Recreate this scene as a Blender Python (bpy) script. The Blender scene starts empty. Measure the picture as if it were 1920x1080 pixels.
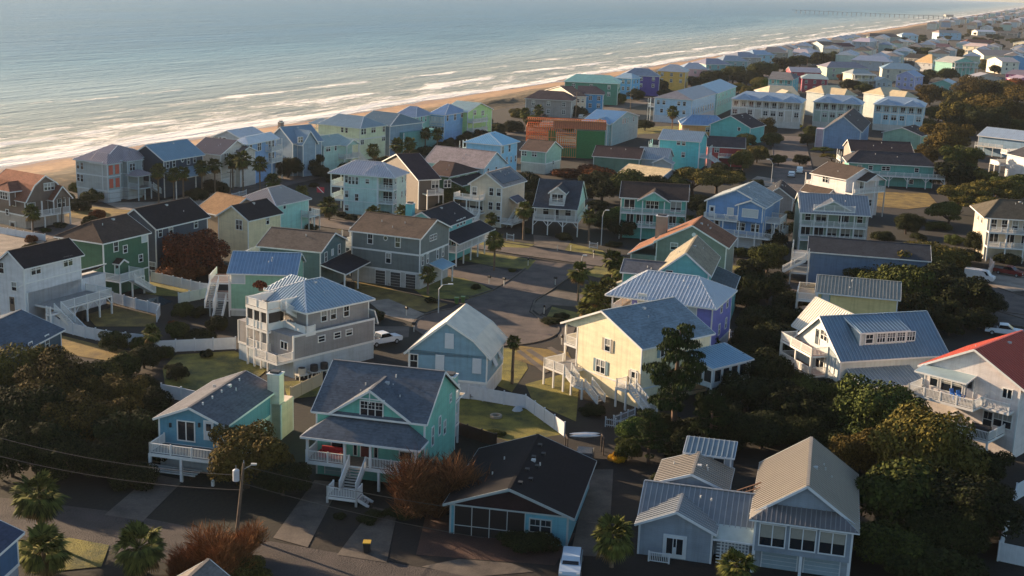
import bpy, math, random
from mathutils import Vector, Matrix
R_=math.radians
# ---------------------------------------------------------------- camera, sky, sun, exposure
sc=bpy.context.scene; C=sc.collection
CAMH=50.0; FPX=2404.0; PITCH=R_(13.53); ROLL=R_(2.05)
cam_d=bpy.data.cameras.new('camera'); cam=bpy.data.objects.new('camera',cam_d); C.objects.link(cam)
cam_d.sensor_width=36; cam_d.lens=36*FPX/1920; cam_d.clip_end=40000; cam_d.clip_start=1
F_=Vector((0,math.cos(PITCH),-math.sin(PITCH))); R0=Vector((1,0,0)); U0=Vector((0,math.sin(PITCH),math.cos(PITCH)))
RT=R0*math.cos(ROLL)+U0*math.sin(ROLL); UP=-R0*math.sin(ROLL)+U0*math.cos(ROLL)
cam.matrix_world=Matrix((( RT.x,UP.x,-F_.x,0),(RT.y,UP.y,-F_.y,0),(RT.z,UP.z,-F_.z,CAMH),(0,0,0,1)))
sc.camera=cam
SUN_AZ=-56.5; SUN_EL=14.0
w=bpy.data.worlds.new("World"); sc.world=w; w.use_nodes=True
nt=w.node_tree; bg=nt.nodes['Background']; sky=nt.nodes.new('ShaderNodeTexSky')
sky.sky_type='NISHITA'; sky.sun_disc=False; sky.sun_elevation=R_(SUN_EL); sky.sun_rotation=R_(SUN_AZ)
sky.air_density=1.0; sky.dust_density=0.9; sky.ozone_density=1.8
nt.links.new(sky.outputs[0],bg.inputs[0]); bg.inputs[1].default_value=0.08
sl=bpy.data.lights.new('sun','SUN'); so=bpy.data.objects.new('sun',sl); C.objects.link(so)
sl.energy=5.0; sl.angle=R_(0.6); sl.color=(1,0.72,0.46)
sd=Vector((math.sin(R_(SUN_AZ))*math.cos(R_(SUN_EL)),math.cos(R_(SUN_AZ))*math.cos(R_(SUN_EL)),math.sin(R_(SUN_EL))))
so.rotation_euler=sd.to_track_quat('Z','Y').to_euler(); so.location=(-300,300,200)
sc.view_settings.view_transform='Standard'; sc.view_settings.look='None'; sc.view_settings.gamma=1
sc.view_settings.exposure=1.38
sc.render.engine='CYCLES'
rnd=random.Random(7); HAZE=.00004
# ---------------------------------------------------------------- projection helpers
def ray(x,y):
    return F_+RT*((x-960)/FPX)+UP*(-(y-540)/FPX)
def P(x,y,z=0.0):
    d=ray(x,y); t=(z-CAMH)/d.z; return Vector((d.x*t,d.y*t,z))
# ---------------------------------------------------------------- materials
def lin(h):
    h=h.lstrip('#'); r=[int(h[i:i+2],16)/255 for i in (0,2,4)]
    return tuple((c/12.92 if c<=.04045 else ((c+.055)/1.055)**2.4) for c in r)+(1,)
MC={}
def newmat(n):
    m=bpy.data.materials.new(n); m.use_nodes=True; t=m.node_tree; return m,t,t.nodes['Principled BSDF']
def nd(t,k,**kw):
    n=t.nodes.new(k)
    for a,b in kw.items(): setattr(n,a,b)
    return n
def noise(t,scale,detail=4,vec=None,rough=.55):
    n=nd(t,'ShaderNodeTexNoise'); n.inputs['Scale'].default_value=scale; n.inputs['Detail'].default_value=detail; n.inputs['Roughness'].default_value=rough
    if vec is not None: t.links.new(vec,n.inputs['Vector'])
    return n
def ramp(t,src,stops):
    r=nd(t,'ShaderNodeValToRGB'); e=r.color_ramp.elements
    while len(e)<len(stops): e.new(.5)
    for el,(p,c) in zip(e,stops):
        el.position=p; el.color=c if len(c)==4 else (*c,1)
    t.links.new(src,r.inputs[0]); return r
def mul(c,k): return (min(1,c[0]*k),min(1,c[1]*k),min(1,c[2]*k),1)
def siding(h,lap=.2):
    k=('s',h,lap)
    if k in MC: return MC[k]
    m,t,b=newmat('siding'); c=lin(h); g_=.3*c[0]+.6*c[1]+.1*c[2]; c=tuple(min(.88,(x*.86+g_*.14)*1.16) for x in c[:3])+(1,)
    tc=nd(t,'ShaderNodeTexCoord'); mp=nd(t,'ShaderNodeMapping'); mp.inputs['Scale'].default_value=(.35,.35,1.2); t.links.new(tc.outputs['Object'],mp.inputs[0])
    n=noise(t,1.1,6,mp.outputs[0]); r=ramp(t,n.outputs[0],[(.3,mul(c,.84)),(.7,mul(c,1.06))])
    mp2=nd(t,'ShaderNodeMapping'); mp2.inputs['Scale'].default_value=(2.2,2.2,.16); t.links.new(tc.outputs['Object'],mp2.inputs[0]); n2=noise(t,1.0,5,mp2.outputs[0],.7)
    st=ramp(t,n2.outputs[0],[(.34,(.74,.72,.68)),(.52,(1,1,1))]); m0=nd(t,'ShaderNodeMix',data_type='RGBA',blend_type='MULTIPLY'); m0.inputs[0].default_value=.6; t.links.new(r.outputs[0],m0.inputs[6]); t.links.new(st.outputs[0],m0.inputs[7])
    wv=nd(t,'ShaderNodeTexWave',wave_type='BANDS',bands_direction='Z',wave_profile='SAW'); wv.inputs['Scale'].default_value=.314/lap
    t.links.new(tc.outputs['Object'],wv.inputs[0])
    mx=nd(t,'ShaderNodeMix',data_type='RGBA',blend_type='MULTIPLY'); mx.inputs[0].default_value=.6
    rr=ramp(t,wv.outputs[1],[(0,(.62,.62,.62)),(.12,(1,1,1))]); t.links.new(m0.outputs[2],mx.inputs[6]); t.links.new(rr.outputs[0],mx.inputs[7])
    t.links.new(mx.outputs[2],b.inputs['Base Color']); b.inputs['Roughness'].default_value=.6
    bp=nd(t,'ShaderNodeBump'); bp.inputs['Strength'].default_value=.5; bp.inputs['Distance'].default_value=.02
    t.links.new(wv.outputs[1],bp.inputs['Height']); t.links.new(bp.outputs[0],b.inputs['Normal']); MC[k]=m; return m
def shingle(h):
    k=('r',h)
    if k in MC: return MC[k]
    m,t,b=newmat('shingle'); c=lin(h); tc=nd(t,'ShaderNodeTexCoord')
    n=noise(t,.5,5,tc.outputs['Object']); v=nd(t,'ShaderNodeTexVoronoi'); v.inputs['Scale'].default_value=3.2
    mp=nd(t,'ShaderNodeMapping'); mp.inputs['Scale'].default_value=(1,1,2.2); t.links.new(tc.outputs['Object'],mp.inputs[0]); t.links.new(mp.outputs[0],v.inputs[0])
    a=nd(t,'ShaderNodeMath',operation='MULTIPLY_ADD'); a.inputs[1].default_value=.35; sp=nd(t,'ShaderNodeSeparateColor'); t.links.new(v.outputs['Color'],sp.inputs[0])
    t.links.new(sp.outputs[0],a.inputs[0]); t.links.new(n.outputs[0],a.inputs[2])
    r=ramp(t,a.outputs[0],[(.35,mul(c,.72)),(.95,mul(c,1.28))])
    wv=nd(t,'ShaderNodeTexWave',wave_type='BANDS',bands_direction='Z',wave_profile='SAW'); wv.inputs['Scale'].default_value=1.9; wv.inputs['Distortion'].default_value=.4; t.links.new(tc.outputs['Object'],wv.inputs[0]); rr=ramp(t,wv.outputs[1],[(0,(.7,.7,.7)),(.3,(1,1,1))])
    mx=nd(t,'ShaderNodeMix',data_type='RGBA',blend_type='MULTIPLY'); mx.inputs[0].default_value=.55; t.links.new(r.outputs[0],mx.inputs[6]); t.links.new(rr.outputs[0],mx.inputs[7]); t.links.new(mx.outputs[2],b.inputs['Base Color'])
    b.inputs['Roughness'].default_value=.95; b.inputs['Specular IOR Level'].default_value=.2; MC[k]=m; return m
def metal(h,met=.25,ro=.42):
    k=('m',h,met)
    if k in MC: return MC[k]
    m,t,b=newmat('metal_roofing'); c=lin(h); tc=nd(t,'ShaderNodeTexCoord'); n=noise(t,.7,6,tc.outputs['Object'])
    r=ramp(t,n.outputs[0],[(.3,mul(c,.82)),(.7,mul(c,1.08))]); t.links.new(r.outputs[0],b.inputs['Base Color'])
    b.inputs['Metallic'].default_value=met; b.inputs['Roughness'].default_value=ro; MC[k]=m; return m
RIB={}
def ribmat(mat):
    h=next((k[1] for k,v in MC.items() if v is mat),'#999999'); k=('rib',h)
    if k in MC: return MC[k]
    m,t,b=newmat('seam_metal'); c=lin(h); b.inputs['Base Color'].default_value=(*[min(.8,x*1.2+.05) for x in c[:3]],1); b.inputs['Metallic'].default_value=.2; b.inputs['Roughness'].default_value=.4; MC[k]=m; return m
def plain(h,ro=.6,var=.1,sc_=2.0,met=0):
    k=('p',h,ro,var,met)
    if k in MC: return MC[k]
    m,t,b=newmat('paint'); c=lin(h); tc=nd(t,'ShaderNodeTexCoord'); n=noise(t,sc_,5,tc.outputs['Object'])
    r=ramp(t,n.outputs[0],[(.3,mul(c,1-var)),(.7,mul(c,1+var))]); t.links.new(r.outputs[0],b.inputs['Base Color'])
    b.inputs['Roughness'].default_value=ro; b.inputs['Metallic'].default_value=met; MC[k]=m; return m
def glass(h='#1c252d',ro=.12):
    k=('g',h)
    if k in MC: return MC[k]
    m,t,b=newmat('window_glass'); b.inputs['Base Color'].default_value=lin(h); b.inputs['Roughness'].default_value=ro
    b.inputs['IOR'].default_value=1.5; MC[k]=m; return m
WHITE='#dcdcd8'
# ---------------------------------------------------------------- mesh builder
class MB:
    def __init__(s): s.v=[]; s.f=[]; s.m=[]; s.ml=[]
    def mi(s,mat):
        if mat not in s.ml: s.ml.append(mat)
        return s.ml.index(mat)
    def add(s,vs,fs,mat):
        o=len(s.v); i=s.mi(mat); s.v+=[tuple(v) for v in vs]
        for f in fs: s.f.append(tuple(o+j for j in f)); s.m.append(i)
    def box(s,x0,x1,y0,y1,z0,z1,mat):
        if x1<x0: x0,x1=x1,x0
        if y1<y0: y0,y1=y1,y0
        vs=[(x,y,z) for z in (z0,z1) for y in (y0,y1) for x in (x0,x1)]
        s.add(vs,[(0,2,3,1),(4,5,7,6),(0,1,5,4),(2,6,7,3),(0,4,6,2),(1,3,7,5)],mat)
    def bar(s,a,b,w,mat,h=None,up=(0,0,1)):
        a=Vector(a);b=Vector(b);d=(b-a)
        if d.length<1e-6: return
        d.normalize(); u=Vector(up)
        if abs(d.dot(u))>.99: u=Vector((1,0,0))
        x=d.cross(u).normalized(); y=x.cross(d).normalized(); h=h or w
        x=x*(w/2); y=y*(h/2); vs=[p+i*x+j*y for p in (a,b) for i,j in ((-1,-1),(1,-1),(1,1),(-1,1))]
        s.add(vs,[(0,3,2,1),(4,5,6,7),(0,1,5,4),(1,2,6,5),(2,3,7,6),(3,0,4,7)],mat)
    def prism(s,poly,t,mat,side=None,dirn=(0,0,-1)):
        n=len(poly); top=[Vector(p) for p in poly]; d=Vector(dirn)*t; bot=[p+d for p in top]
        s.add(top+bot,[tuple(range(n)),tuple(range(2*n-1,n-1,-1))],mat)
        s.add(top+bot,[(i,i+n,(i+1)%n+n,(i+1)%n) for i in range(n)],side or mat)
    def cyl(s,a,b,r0,r1,mat,n=8,cap=True):
        a=Vector(a);b=Vector(b);d=(b-a).normalized(); u=Vector((0,0,1)) if abs(d.z)<.95 else Vector((1,0,0))
        x=d.cross(u).normalized(); y=x.cross(d)
        vs=[p+(x*math.cos(2*math.pi*i/n)+y*math.sin(2*math.pi*i/n))*r for p,r in ((a,r0),(b,r1)) for i in range(n)]
        fs=[(i,(i+1)%n,n+(i+1)%n,n+i) for i in range(n)]
        if cap: fs+=[tuple(range(n-1,-1,-1)),tuple(range(n,2*n))]
        s.add(vs,fs,mat)
    def mesh(s,name):
        me=bpy.data.meshes.new(name); me.from_pydata(s.v,[],s.f)
        for m in s.ml: me.materials.append(m)
        me.polygons.foreach_set('material_index',s.m); me.update(); return me
    def build(s,name,parent=None):
        if not s.v: return None
        return link(name,s.mesh(name),parent)
def link(name,me,parent=None,loc=None,rot=None,scale=None):
    o=bpy.data.objects.new(name,me); C.objects.link(o)
    if parent: o.parent=parent
    if loc is not None: o.location=loc
    if rot is not None: o.rotation_euler=rot
    if scale is not None: o.scale=scale
    return o
def tag(o,label=None,cat=None,group=None,kind=None):
    if label: o['label']=label
    if cat: o['category']=cat
    if group: o['group']=group
    if kind: o['kind']=kind
    return o
def empty(name,loc,rz,label,cat,group=None):
    o=bpy.data.objects.new(name,None); C.objects.link(o); o.location=loc; o.rotation_euler=(0,0,rz)
    o.empty_display_size=.5
    return tag(o,label,cat,group)
# ---------------------------------------------------------------- shared small meshes
SM={}; BLR=random.Random(5)
def win_meshes(w,h,kind,trim):
    bl=BLR.choice((0,0,0,1,2)) if kind in('dh','dh2','dh3','slide') else 0
    k=(round(w,2),round(h,2),kind,trim,bl)
    if k in SM: return SM[k]
    tm=plain(trim,.5,.04); f=MB(); fw=.11 if kind!='thin' else .06; D=.09
    # local: x along wall, y outward negative, z up, centred
    f.box(-w/2-fw,-w/2,-D,0.02,-h/2-fw,h/2+fw,tm); f.box(w/2,w/2+fw,-D,0.02,-h/2-fw,h/2+fw,tm)
    f.box(-w/2,w/2,-D,0.02,h/2,h/2+fw,tm); f.box(-w/2,w/2,-D,0.02,-h/2-fw,-h/2,tm)
    if kind in('dh','dh2','dh3','dh4'):
        f.box(-w/2,w/2,-D+.02,-.015,-.035,.035,tm)
        n={'dh':1,'dh2':2,'dh3':3,'dh4':4}[kind]
        for i in range(1,n):
            x=-w/2+w*i/n; f.box(x-.06,x+.06,-D+.005,-.01,-h/2,h/2,tm)
        if h>1.0:
            for i in range(n):
                x=-w/2+w*(i+.5)/n; f.box(x-.015,x+.015,-.05,-.02,.04,h/2,tm)
    if kind=='slide':
        f.box(-.05,.05,-D+.01,-.015,-h/2,h/2,tm)
    if kind=='grid':
        for i in range(1,3): x=-w/2+w*i/3; f.box(x-.04,x+.04,-D+.02,-.02,-h/2,h/2,tm)
        for i in range(0,3):
            x=-w/2+w*(i+.5)/3; f.box(x-.015,x+.015,-.05,-.02,0,h/2,tm)
        f.box(-w/2,w/2,-.06,-.02,-.03,.03,tm); f.box(-w/2,w/2,-.05,-.022,h*.25-.015,h*.25+.015,tm)
    p=MB(); p.box(-w/2,w/2,-.03,.015,-h/2,h/2,glass('#19222a') if kind!='blind' else plain('#b9c2c4',.4,.05))
    if bl: p.box(-w/2+.03,w/2-.03,-.034,-.028,(0 if bl==1 else -h*.12),h/2,plain('#8f8f88',.7,.1))
    SM[k]=(f.mesh('window'),p.mesh('pane')); return SM[k]
FAR=[False]
class House:
    def __init__(s,name,label,N,L=None,R=None,h=8.5,th=None,W=None,D=None,wall='#b0b0a8',base=None,bz=2.7,roof=('shingle','#3c3634'),rise=2.2,axis='u',ins=(0,0),ov=.45,cat='house',group=None,trim=WHITE,zb=0.0,main=True,band=True):
        pN=P(*N,h)
        aL=aR=None
        if R: r=P(*R,h)-pN; aR=math.atan2(r.x,r.y); W=math.hypot(r.x,r.y)
        if L: l=P(*L,h)-pN; aL=math.atan2(l.x,l.y)+math.pi/2; D=math.hypot(l.x,l.y)
        if th is None:
            if R and L: th=(aR*W+aL*D)/(W+D)
            elif R: th=aR
            elif L: th=aL
            else: th=R_(24)
        else: th=R_(th)
        s.th=th; s.o=Vector((pN.x,pN.y,0)); s.u=Vector((math.sin(th),math.cos(th),0)); s.vv=Vector((-math.cos(th),math.sin(th),0))
        s.W=W or 10; s.D=D or 10; s.h=h
        s.root=empty(name,s.o+Vector((0,0,zb)),math.pi/2-th,label,cat,group); s.zb=zb
        s.parts={}; s.wallc=wall; s.rmat=s.rm(roof); s.trim=plain(trim,.55,.05); s.trimh=trim; s.roofk=roof[0]
        s.base=base
        if main:
            s.block(0,s.W,0,s.D,0,h,wall,base,bz,band)
            s.roof(0,s.W,0,s.D,h,rise,axis,ins,ov)
    def rm(s,roof): return {'shingle':shingle,'metal':metal,'plain':plain}[roof[0]](roof[1])
    def mb(s,n):
        if n not in s.parts: s.parts[n]=MB()
        return s.parts[n]
    def block(s,u0,u1,v0,v1,z0,z1,wall=None,base=None,bz=2.7,band=True,corners=True):
        wm=siding(wall or s.wallc)
        if base and z0<bz:
            s.mb('foundation').box(u0+.05,u1-.05,v0+.05,v1-.05,z0-.3,bz,siding(base)); z0=bz
        s.mb('wall').box(u0,u1,v0,v1,z0-(.3 if z0==0 else 0),z1,wm)
        t=s.mb('trim'); c=.14; e=.03
        if corners:
            for a,b in ((u0,v0),(u1,v0),(u0,v1)):
                t.box(a-e if a==u0 else a-c,a+c if a==u0 else a+e,b-e if b==v0 else b-c,b+c if b==v0 else b+e,z0,z1-.02,s.trim)
        if band and base and not FAR[0]:
            t.box(u0-e-.01,u1+e,v0-e-.01,v1+e,bz-.14,bz+.14,s.trim)
    def belt(s,z,u0=None,u1=None,v0=None,v1=None,t=.13):
        s.mb('trim').box(u0 if u0 is not None else -.045,u1 if u1 is not None else s.W+.04,v0 if v0 is not None else -.045,v1 if v1 is not None else s.D+.04,z-t,z+t,s.trim)
    def slabs(s,planes,mat,t=.16,rib=None,part='roof'):
        m=s.mb(part); ribm=ribmat(mat) if rib else None
        for poly in planes:
            poly=[Vector(p) for p in poly]
            m.prism(poly,t,mat,s.trim)
            if rib:
                n=(poly[1]-poly[0]).cross(poly[2]-poly[0]).normalized()
                if n.z<0: n=-n
                e=Vector((0,0,1)).cross(n)
                if e.length<1e-3: continue
                e.normalize(); dn=n.cross(e).normalized()
                ks=[p.dot(e) for p in poly]; a=min(ks)+rib*.5
                while a<max(ks)-.05:
                    hits=[]
                    for i in range(len(poly)):
                        p,q=poly[i],poly[(i+1)%len(poly)]; kp,kq=p.dot(e),q.dot(e)
                        if (kp-a)*(kq-a)<0: hits.append(p.lerp(q,(a-kp)/(kq-kp)))
                    if len(hits)>=2: m.bar(hits[0]+n*.03,hits[1]+n*.03,.08,ribm,.1,up=n)
                    a+=rib*(.94+.12*((a*7.13)%1))
    def roof(s,u0,u1,v0,v1,z,rise,axis='u',ins=(0,0),ov=.45,mat=None,k=None,ribs=True,tri=None,ovg=None,wall=True):
        """ridge along axis; ins = hip inset at the near/far end of the ridge (0 = gable)"""
        mat=mat or s.rmat; k=k or s.roofk
        ovg=.35 if ovg is None else ovg
        if axis=='u': T=lambda a,b,zz:(a,b,zz); A0,A1,B0,B1=u0,u1,v0,v1
        else: T=lambda a,b,zz:(b,a,zz); A0,A1,B0,B1=v0,v1,u0,u1
        bm=(B0+B1)/2; hw=(B1-B0)/2; sl=rise/hw; ze=z-sl*ov+.18; zr=z+rise+.18
        a0=A0-(ov if ins[0] else ovg); a1=A1+(ov if ins[1] else ovg)
        r0=A0+ins[0] if ins[0] else a0; r1=A1-ins[1] if ins[1] else a1
        if r1<r0: r0=r1=(r0+r1)/2
        b0=B0-ov;b1=B1+ov
        pl=[[T(a0,b0,ze),T(a1,b0,ze),T(r1,bm,zr),T(r0,bm,zr)],[T(a1,b1,ze),T(a0,b1,ze),T(r0,bm,zr),T(r1,bm,zr)]]
        if ins[0]: pl.append([T(a0,b1,ze),T(a0,b0,ze),T(r0,bm,zr)])
        if ins[1]: pl.append([T(a1,b0,ze),T(a1,b1,ze),T(r1,bm,zr)])
        if r1-r0<.02: pl[0]=pl[0][:3]; pl[1]=pl[1][:3]
        if axis=='v': pl=[list(reversed(p)) for p in pl]
        s.slabs(pl,mat,.16,.5 if (k=='metal' and ribs and not FAR[0]) else None)
        if wall:
            wm=siding(tri or s.wallc)
            for i,(A,sg) in enumerate(((A0,1),(A1,-1))):
                if not ins[i]:
                    p=[T(A,B0,z-.01),T(A,B1,z-.01),T(A,bm,z+rise-.02)]
                    s.mb('wall').prism(p,.12,wm,dirn=T(sg,0,0))
            # rake / eave fascia
            t=s.mb('trim')
            if not FAR[0]:
                for i,A in enumerate((a0,a1)):
                    if not ins[i]:
                        for b in (b0,b1):
                            o=-.03 if i==0 else .03
                            t.bar(T(A+o,b,ze-.1),T(A+o,bm,zr-.1),.05,s.trim,.24)
                    else: t.bar(T(A,b0,ze-.1),T(A,b1,ze-.1),.06,s.trim,.2)
                for b in (b0,b1): t.bar(T(a0,b,ze-.1),T(a1,b,ze-.1),.06,s.trim,.2)
                q=random.Random(int(abs(s.o.x*7+s.o.y*3)+a1*5)); pm=plain('#b9bab8',.5)
                if a1-a0>6 and hw>2.5 and s.h>2:
                    for _ in range(3):
                        aa=a0+(a1-a0)*q.uniform(.3,.72); bb=q.choice((B0,B1)); f=q.uniform(.3,.8); zz=ze+(zr-ze)*f; b_=bb+(bm-bb)*f
                        s.mb('roof').cyl(T(aa,b_,zz-.15),T(aa,b_,zz+.38),.07,.07,pm,6)
                    aa=a0+(a1-a0)*q.uniform(.35,.65); f=.86; s.mb('roof').box(*sorted((T(aa-.22,0,0)[0 if axis=='u' else 1],T(aa+.22,0,0)[0 if axis=='u' else 1])),*(B0+(bm-B0)*f-.2,B0+(bm-B0)*f+.2),ze+(zr-ze)*f-.1,ze+(zr-ze)*f+.2,pm) if axis=='u' else None
                # ridge cap
                s.mb('roof').bar(T(r0,bm,zr+.01),T(r1,bm,zr+.01),.3,mat,.05)
                for i,(a,r) in enumerate(((a0,r0),(a1,r1))):
                    if ins[i]:
                        for b in (b0,b1): s.mb('roof').bar(T(a,b,ze+.02),T(r,bm,zr+.02),.2,(plain('#cfcfcf',.4) if k=='metal' else mat),.06)
    def shed(s,u0,u1,v0,v1,z,rise,low,ov=.3,mat=None,k=None,t=.14):
        """sloping roof; low = side where the eave is ('u0','u1','v0','v1')"""
        k=k or s.roofk; mat=mat or s.rmat
        U0,U1,V0,V1=u0-ov,u1+ov,v0-ov,v1+ov
        def zz(u,v):
            f={'u0':(u-u0)/(u1-u0),'u1':(u1-u)/(u1-u0),'v0':(v-v0)/(v1-v0),'v1':(v1-v)/(v1-v0)}[low]; return z+rise*f+.15
        if low=='v0': V1=v1
        if low=='v1': V0=v0
        if low=='u0': U1=u1
        if low=='u1': U0=u0
        poly=[(U0,V0,zz(U0,V0)),(U1,V0,zz(U1,V0)),(U1,V1,zz(U1,V1)),(U0,V1,zz(U0,V1))]
        s.slabs([poly],mat,t,.5 if k=='metal' and not FAR[0] else None)
        if not FAR[0]:
            tb=s.mb('trim'); q=[Vector(p)-Vector((0,0,.08)) for p in poly]
            for i in range(4): tb.bar(q[i],q[(i+1)%4],.05,s.trim,.18)
    def loc(s,x,y,z): 
        p=P(x,y,z)-s.o; return p.dot(s.u),p.dot(s.vv)
    def bx(s,z,*pts):
        q=[s.loc(a,b,z) for a,b in pts]; return min(a for a,_ in q),max(a for a,_ in q),min(b for _,b in q),max(b for _,b in q)
    def pl(s,face,x,y,off=0.0):
        d=ray(x,y); o=Vector((0,0,CAMH))-s.o
        if face in('R','B'):
            n=s.vv; k=-off if face=='R' else s.D+off; ax=s.u
        else:
            n=s.u; k=-off if face=='L' else s.W+off; ax=s.vv
        t=(k-o.dot(n))/d.dot(n); q=o+d*t; return q.dot(ax),q.z
    def put(s,name,me,face,a,z,off=0.0):
        # local x of the item runs so that its -y faces outward
        if face=='R': l=(a,-off-.01,z); r=0
        elif face=='L': l=(-off-.01,a,z); r=-math.pi/2
        elif face=='B': l=(a,s.D+off+.01,z); r=math.pi
        else: l=(s.W+off+.01,a,z); r=math.pi/2
        return link(name,me,s.root,l,(0,0,r))
    def w(s,face,pts,w=.9,h=1.5,kind='dh',off=0.0,trim=None,shut=None):
        for p in pts:
            if len(p)==3: a,z=p[0],p[1]
            else: a,z=s.pl(face,p[0],p[1],off)
            if len(p)==2 and not(-3.2<a-w/2 and a+w/2<(s.W if face=='R' else s.D)+3.2): continue
            if len(p)==2: M=(s.W if face=='R' else s.D); a=min(max(a,w/2+.25),max(M-w/2-.25,M/2)) if off==0 else a
            f,g=win_meshes(w,h,kind,trim or s.trimh)
            o=s.put('window',f,face,a,z,off); link('pane',g,o)
            if shut:
                k=('sh',round(h,2),shut)
                if k not in SM:
                    m=MB(); m.box(-.22,.22,-.06,.0,-h/2-.05,h/2+.05,plain(shut,.6)); 
                    for i in range(int(h/.12)): m.box(-.18,.18,-.075,-.06,-h/2+.05+i*.12,-h/2+.11+i*.12,plain(shut,.6))
                    SM[k]=m.mesh('shutter')
                for sg in(-1,1):
                    dx=sg*(w/2+.11+.24); q=link('shutter',SM[k],o,(dx,0,0))
    def door(s,face,p,w=.95,h=2.1,col='#7a2b24',off=0.0,name='door'):
        if len(p)==3: a,z=p[0],p[1]
        else: a,z=s.pl(face,p[0],p[1],off)
        m=MB(); t=s.trim; m.box(-w/2,w/2,-.05,.01,-h/2,h/2,plain(col,.45,.06))
        m.box(-w/2-.1,-w/2,-.08,.02,-h/2,h/2+.1,t); m.box(w/2,w/2+.1,-.08,.02,-h/2,h/2+.1,t); m.box(-w/2,w/2,-.08,.02,h/2,h/2+.1,t)
        if name=='garage_door':
            for i in range(1,5): m.box(-w/2,w/2,-.06,-.05,-h/2+h*i/5-.02,-h/2+h*i/5+.01,t)
        o=s.put(name,m.mesh(name),face,a,z,off)
        if name=='door':
            g=MB(); g.box(-w*.3,w*.3,-.065,-.05,0,h*.38,glass()); g.build('pane',o)
        return o
    def rail(s,pts,z,part='railing',h=1.0,sp=None,solid=False,col=None,slab=False):
        m=MB(); c=plain(col,.55,.05) if col else s.trim; sp=sp or (.16 if not FAR[0] else .5)
        for i in range(len(pts)-1):
            a=Vector((*pts[i][:2],pts[i][2] if len(pts[i])>2 else z)); b=Vector((*pts[i+1][:2],pts[i+1][2] if len(pts[i+1])>2 else z)); up=Vector((0,0,1))
            m.bar(a+up*h,b+up*h,.11,c,.06); m.bar(a+up*.1,b+up*.1,.07,c,.06)
            L=(b-a).length; n=max(1,int(L/sp))
            if solid: m.bar(a+up*(h/2),b+up*(h/2),.03,c,h-.1)
            else:
                for j in range(1,n):
                    q=a.lerp(b,j/n); m.box(q.x-.025,q.x+.025,q.y-.025,q.y+.025,q.z+.1,q.z+h,c)
            n2=max(1,round(L/2.2))
            for j in range(n2+1):
                q=a.lerp(b,j/n2); m.box(q.x-.07,q.x+.07,q.y-.07,q.y+.07,q.z-.05,q.z+h+.1,c)
        return m.build(part,s.root)
    def deck(s,u0,u1,v0,v1,z,rails='',posts=0,floor='#8d8a86',zp=0.0,brace=False,h=1.0,pz=None,solid=False,t=.28,pw=.2,psides=None,sp=None,col=None):
        if u1<u0: u0,u1=u1,u0
        if v1<v0: v0,v1=v1,v0
        m=MB(); m.box(u0,u1,v0,v1,z-.06,z,plain(floor,.7,.15)); fm=plain(col,.55,.05) if col else s.trim
        m.box(u0-.03,u1+.03,v0-.03,v0+.03,z-t,z-.01,fm); m.box(u0-.03,u1+.03,v1-.03,v1+.03,z-t,z-.01,fm)
        m.box(u0-.03,u0+.03,v0+.03,v1-.03,z-t,z-.01,fm); m.box(u1-.03,u1+.03,v0+.03,v1-.03,z-t,z-.01,fm)
        m.build('deck',s.root)
        e=.06
        sd={'v0':[(u0+e,v0+e),(u1-e,v0+e)],'v1':[(u0+e,v1-e),(u1-e,v1-e)],'u0':[(u0+e,v0+e),(u0+e,v1-e)],'u1':[(u1-e,v0+e),(u1-e,v1-e)]}
        for k in rails.split():
            s.rail(sd[k],z,h=h,solid=solid,sp=sp,col=col)
        if posts:
            for k in (psides or rails).split():
                a,b=[Vector((*q,0)) for q in sd[k]]; n=max(1,round((b-a).length/posts))
                for j in range(n+1): 
                    q=a.lerp(b,j/n); top=pz if pz else z-.06
                    m=MB(); m.box(-pw/2,pw/2,-pw/2,pw/2,zp-.2,top,fm)
                    if brace:
                        d=(b-a).normalized()
                        for sg in(-1,1):
                            if (sg<0 and j==0) or (sg>0 and j==n): continue
                            m.bar((0,0,z-1.3),(d.x*sg*.95,d.y*sg*.95,z-.25),.12,fm)
                    m.build('post',s.root).location=(q.x,q.y,0)
    def posts(s,pts,z0,z1,w=.2,col=None):
        for u,v in pts:
            m=MB(); m.box(-w/2,w/2,-w/2,w/2,z0,z1,plain(col,.55,.05) if col else s.trim); m.build('post',s.root).location=(u,v,0)
    def stair(s,u,v,z1,d,width=1.2,z0=0.0,run=.29,col='#a8a49c',rail=True):
        """d = direction ('u-','u+','v-','v+') in which the steps go down, starting at (u,v) the middle of the top edge"""
        dv={'u-':(-1,0),'u+':(1,0),'v-':(0,-1),'v+':(0,1)}[d]; sx=(-dv[1],dv[0])
        n=max(2,round((z1-z0)/.19)); m=MB(); cm=plain(col,.7,.12); hw=width/2
        for i in range(n):
            z=z1-(i+1)*(z1-z0)/n; a=i*run; b=a+run+.03
            q=[(u+dv[0]*k+sx[0]*j,v+dv[1]*k+sx[1]*j) for k,j in((a,-hw),(b,hw))]
            m.box(q[0][0],q[1][0],q[0][1],q[1][1],z-.05,z,cm)
        L=n*run
        for j in(-hw,hw):
            m.bar((u+sx[0]*j,v+sx[1]*j,z1-.15),(u+dv[0]*L+sx[0]*j,v+dv[1]*L+sx[1]*j,z0+.05),.06,s.trim,.3)
        o=m.build('staircase',s.root)
        if rail:
            for j in(-hw,hw): s.rail([(u+sx[0]*j,v+sx[1]*j,z1),(u+dv[0]*L+sx[0]*j,v+dv[1]*L+sx[1]*j,z0)],0,part='stair_railing')
        return (u+dv[0]*L,v+dv[1]*L)
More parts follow.
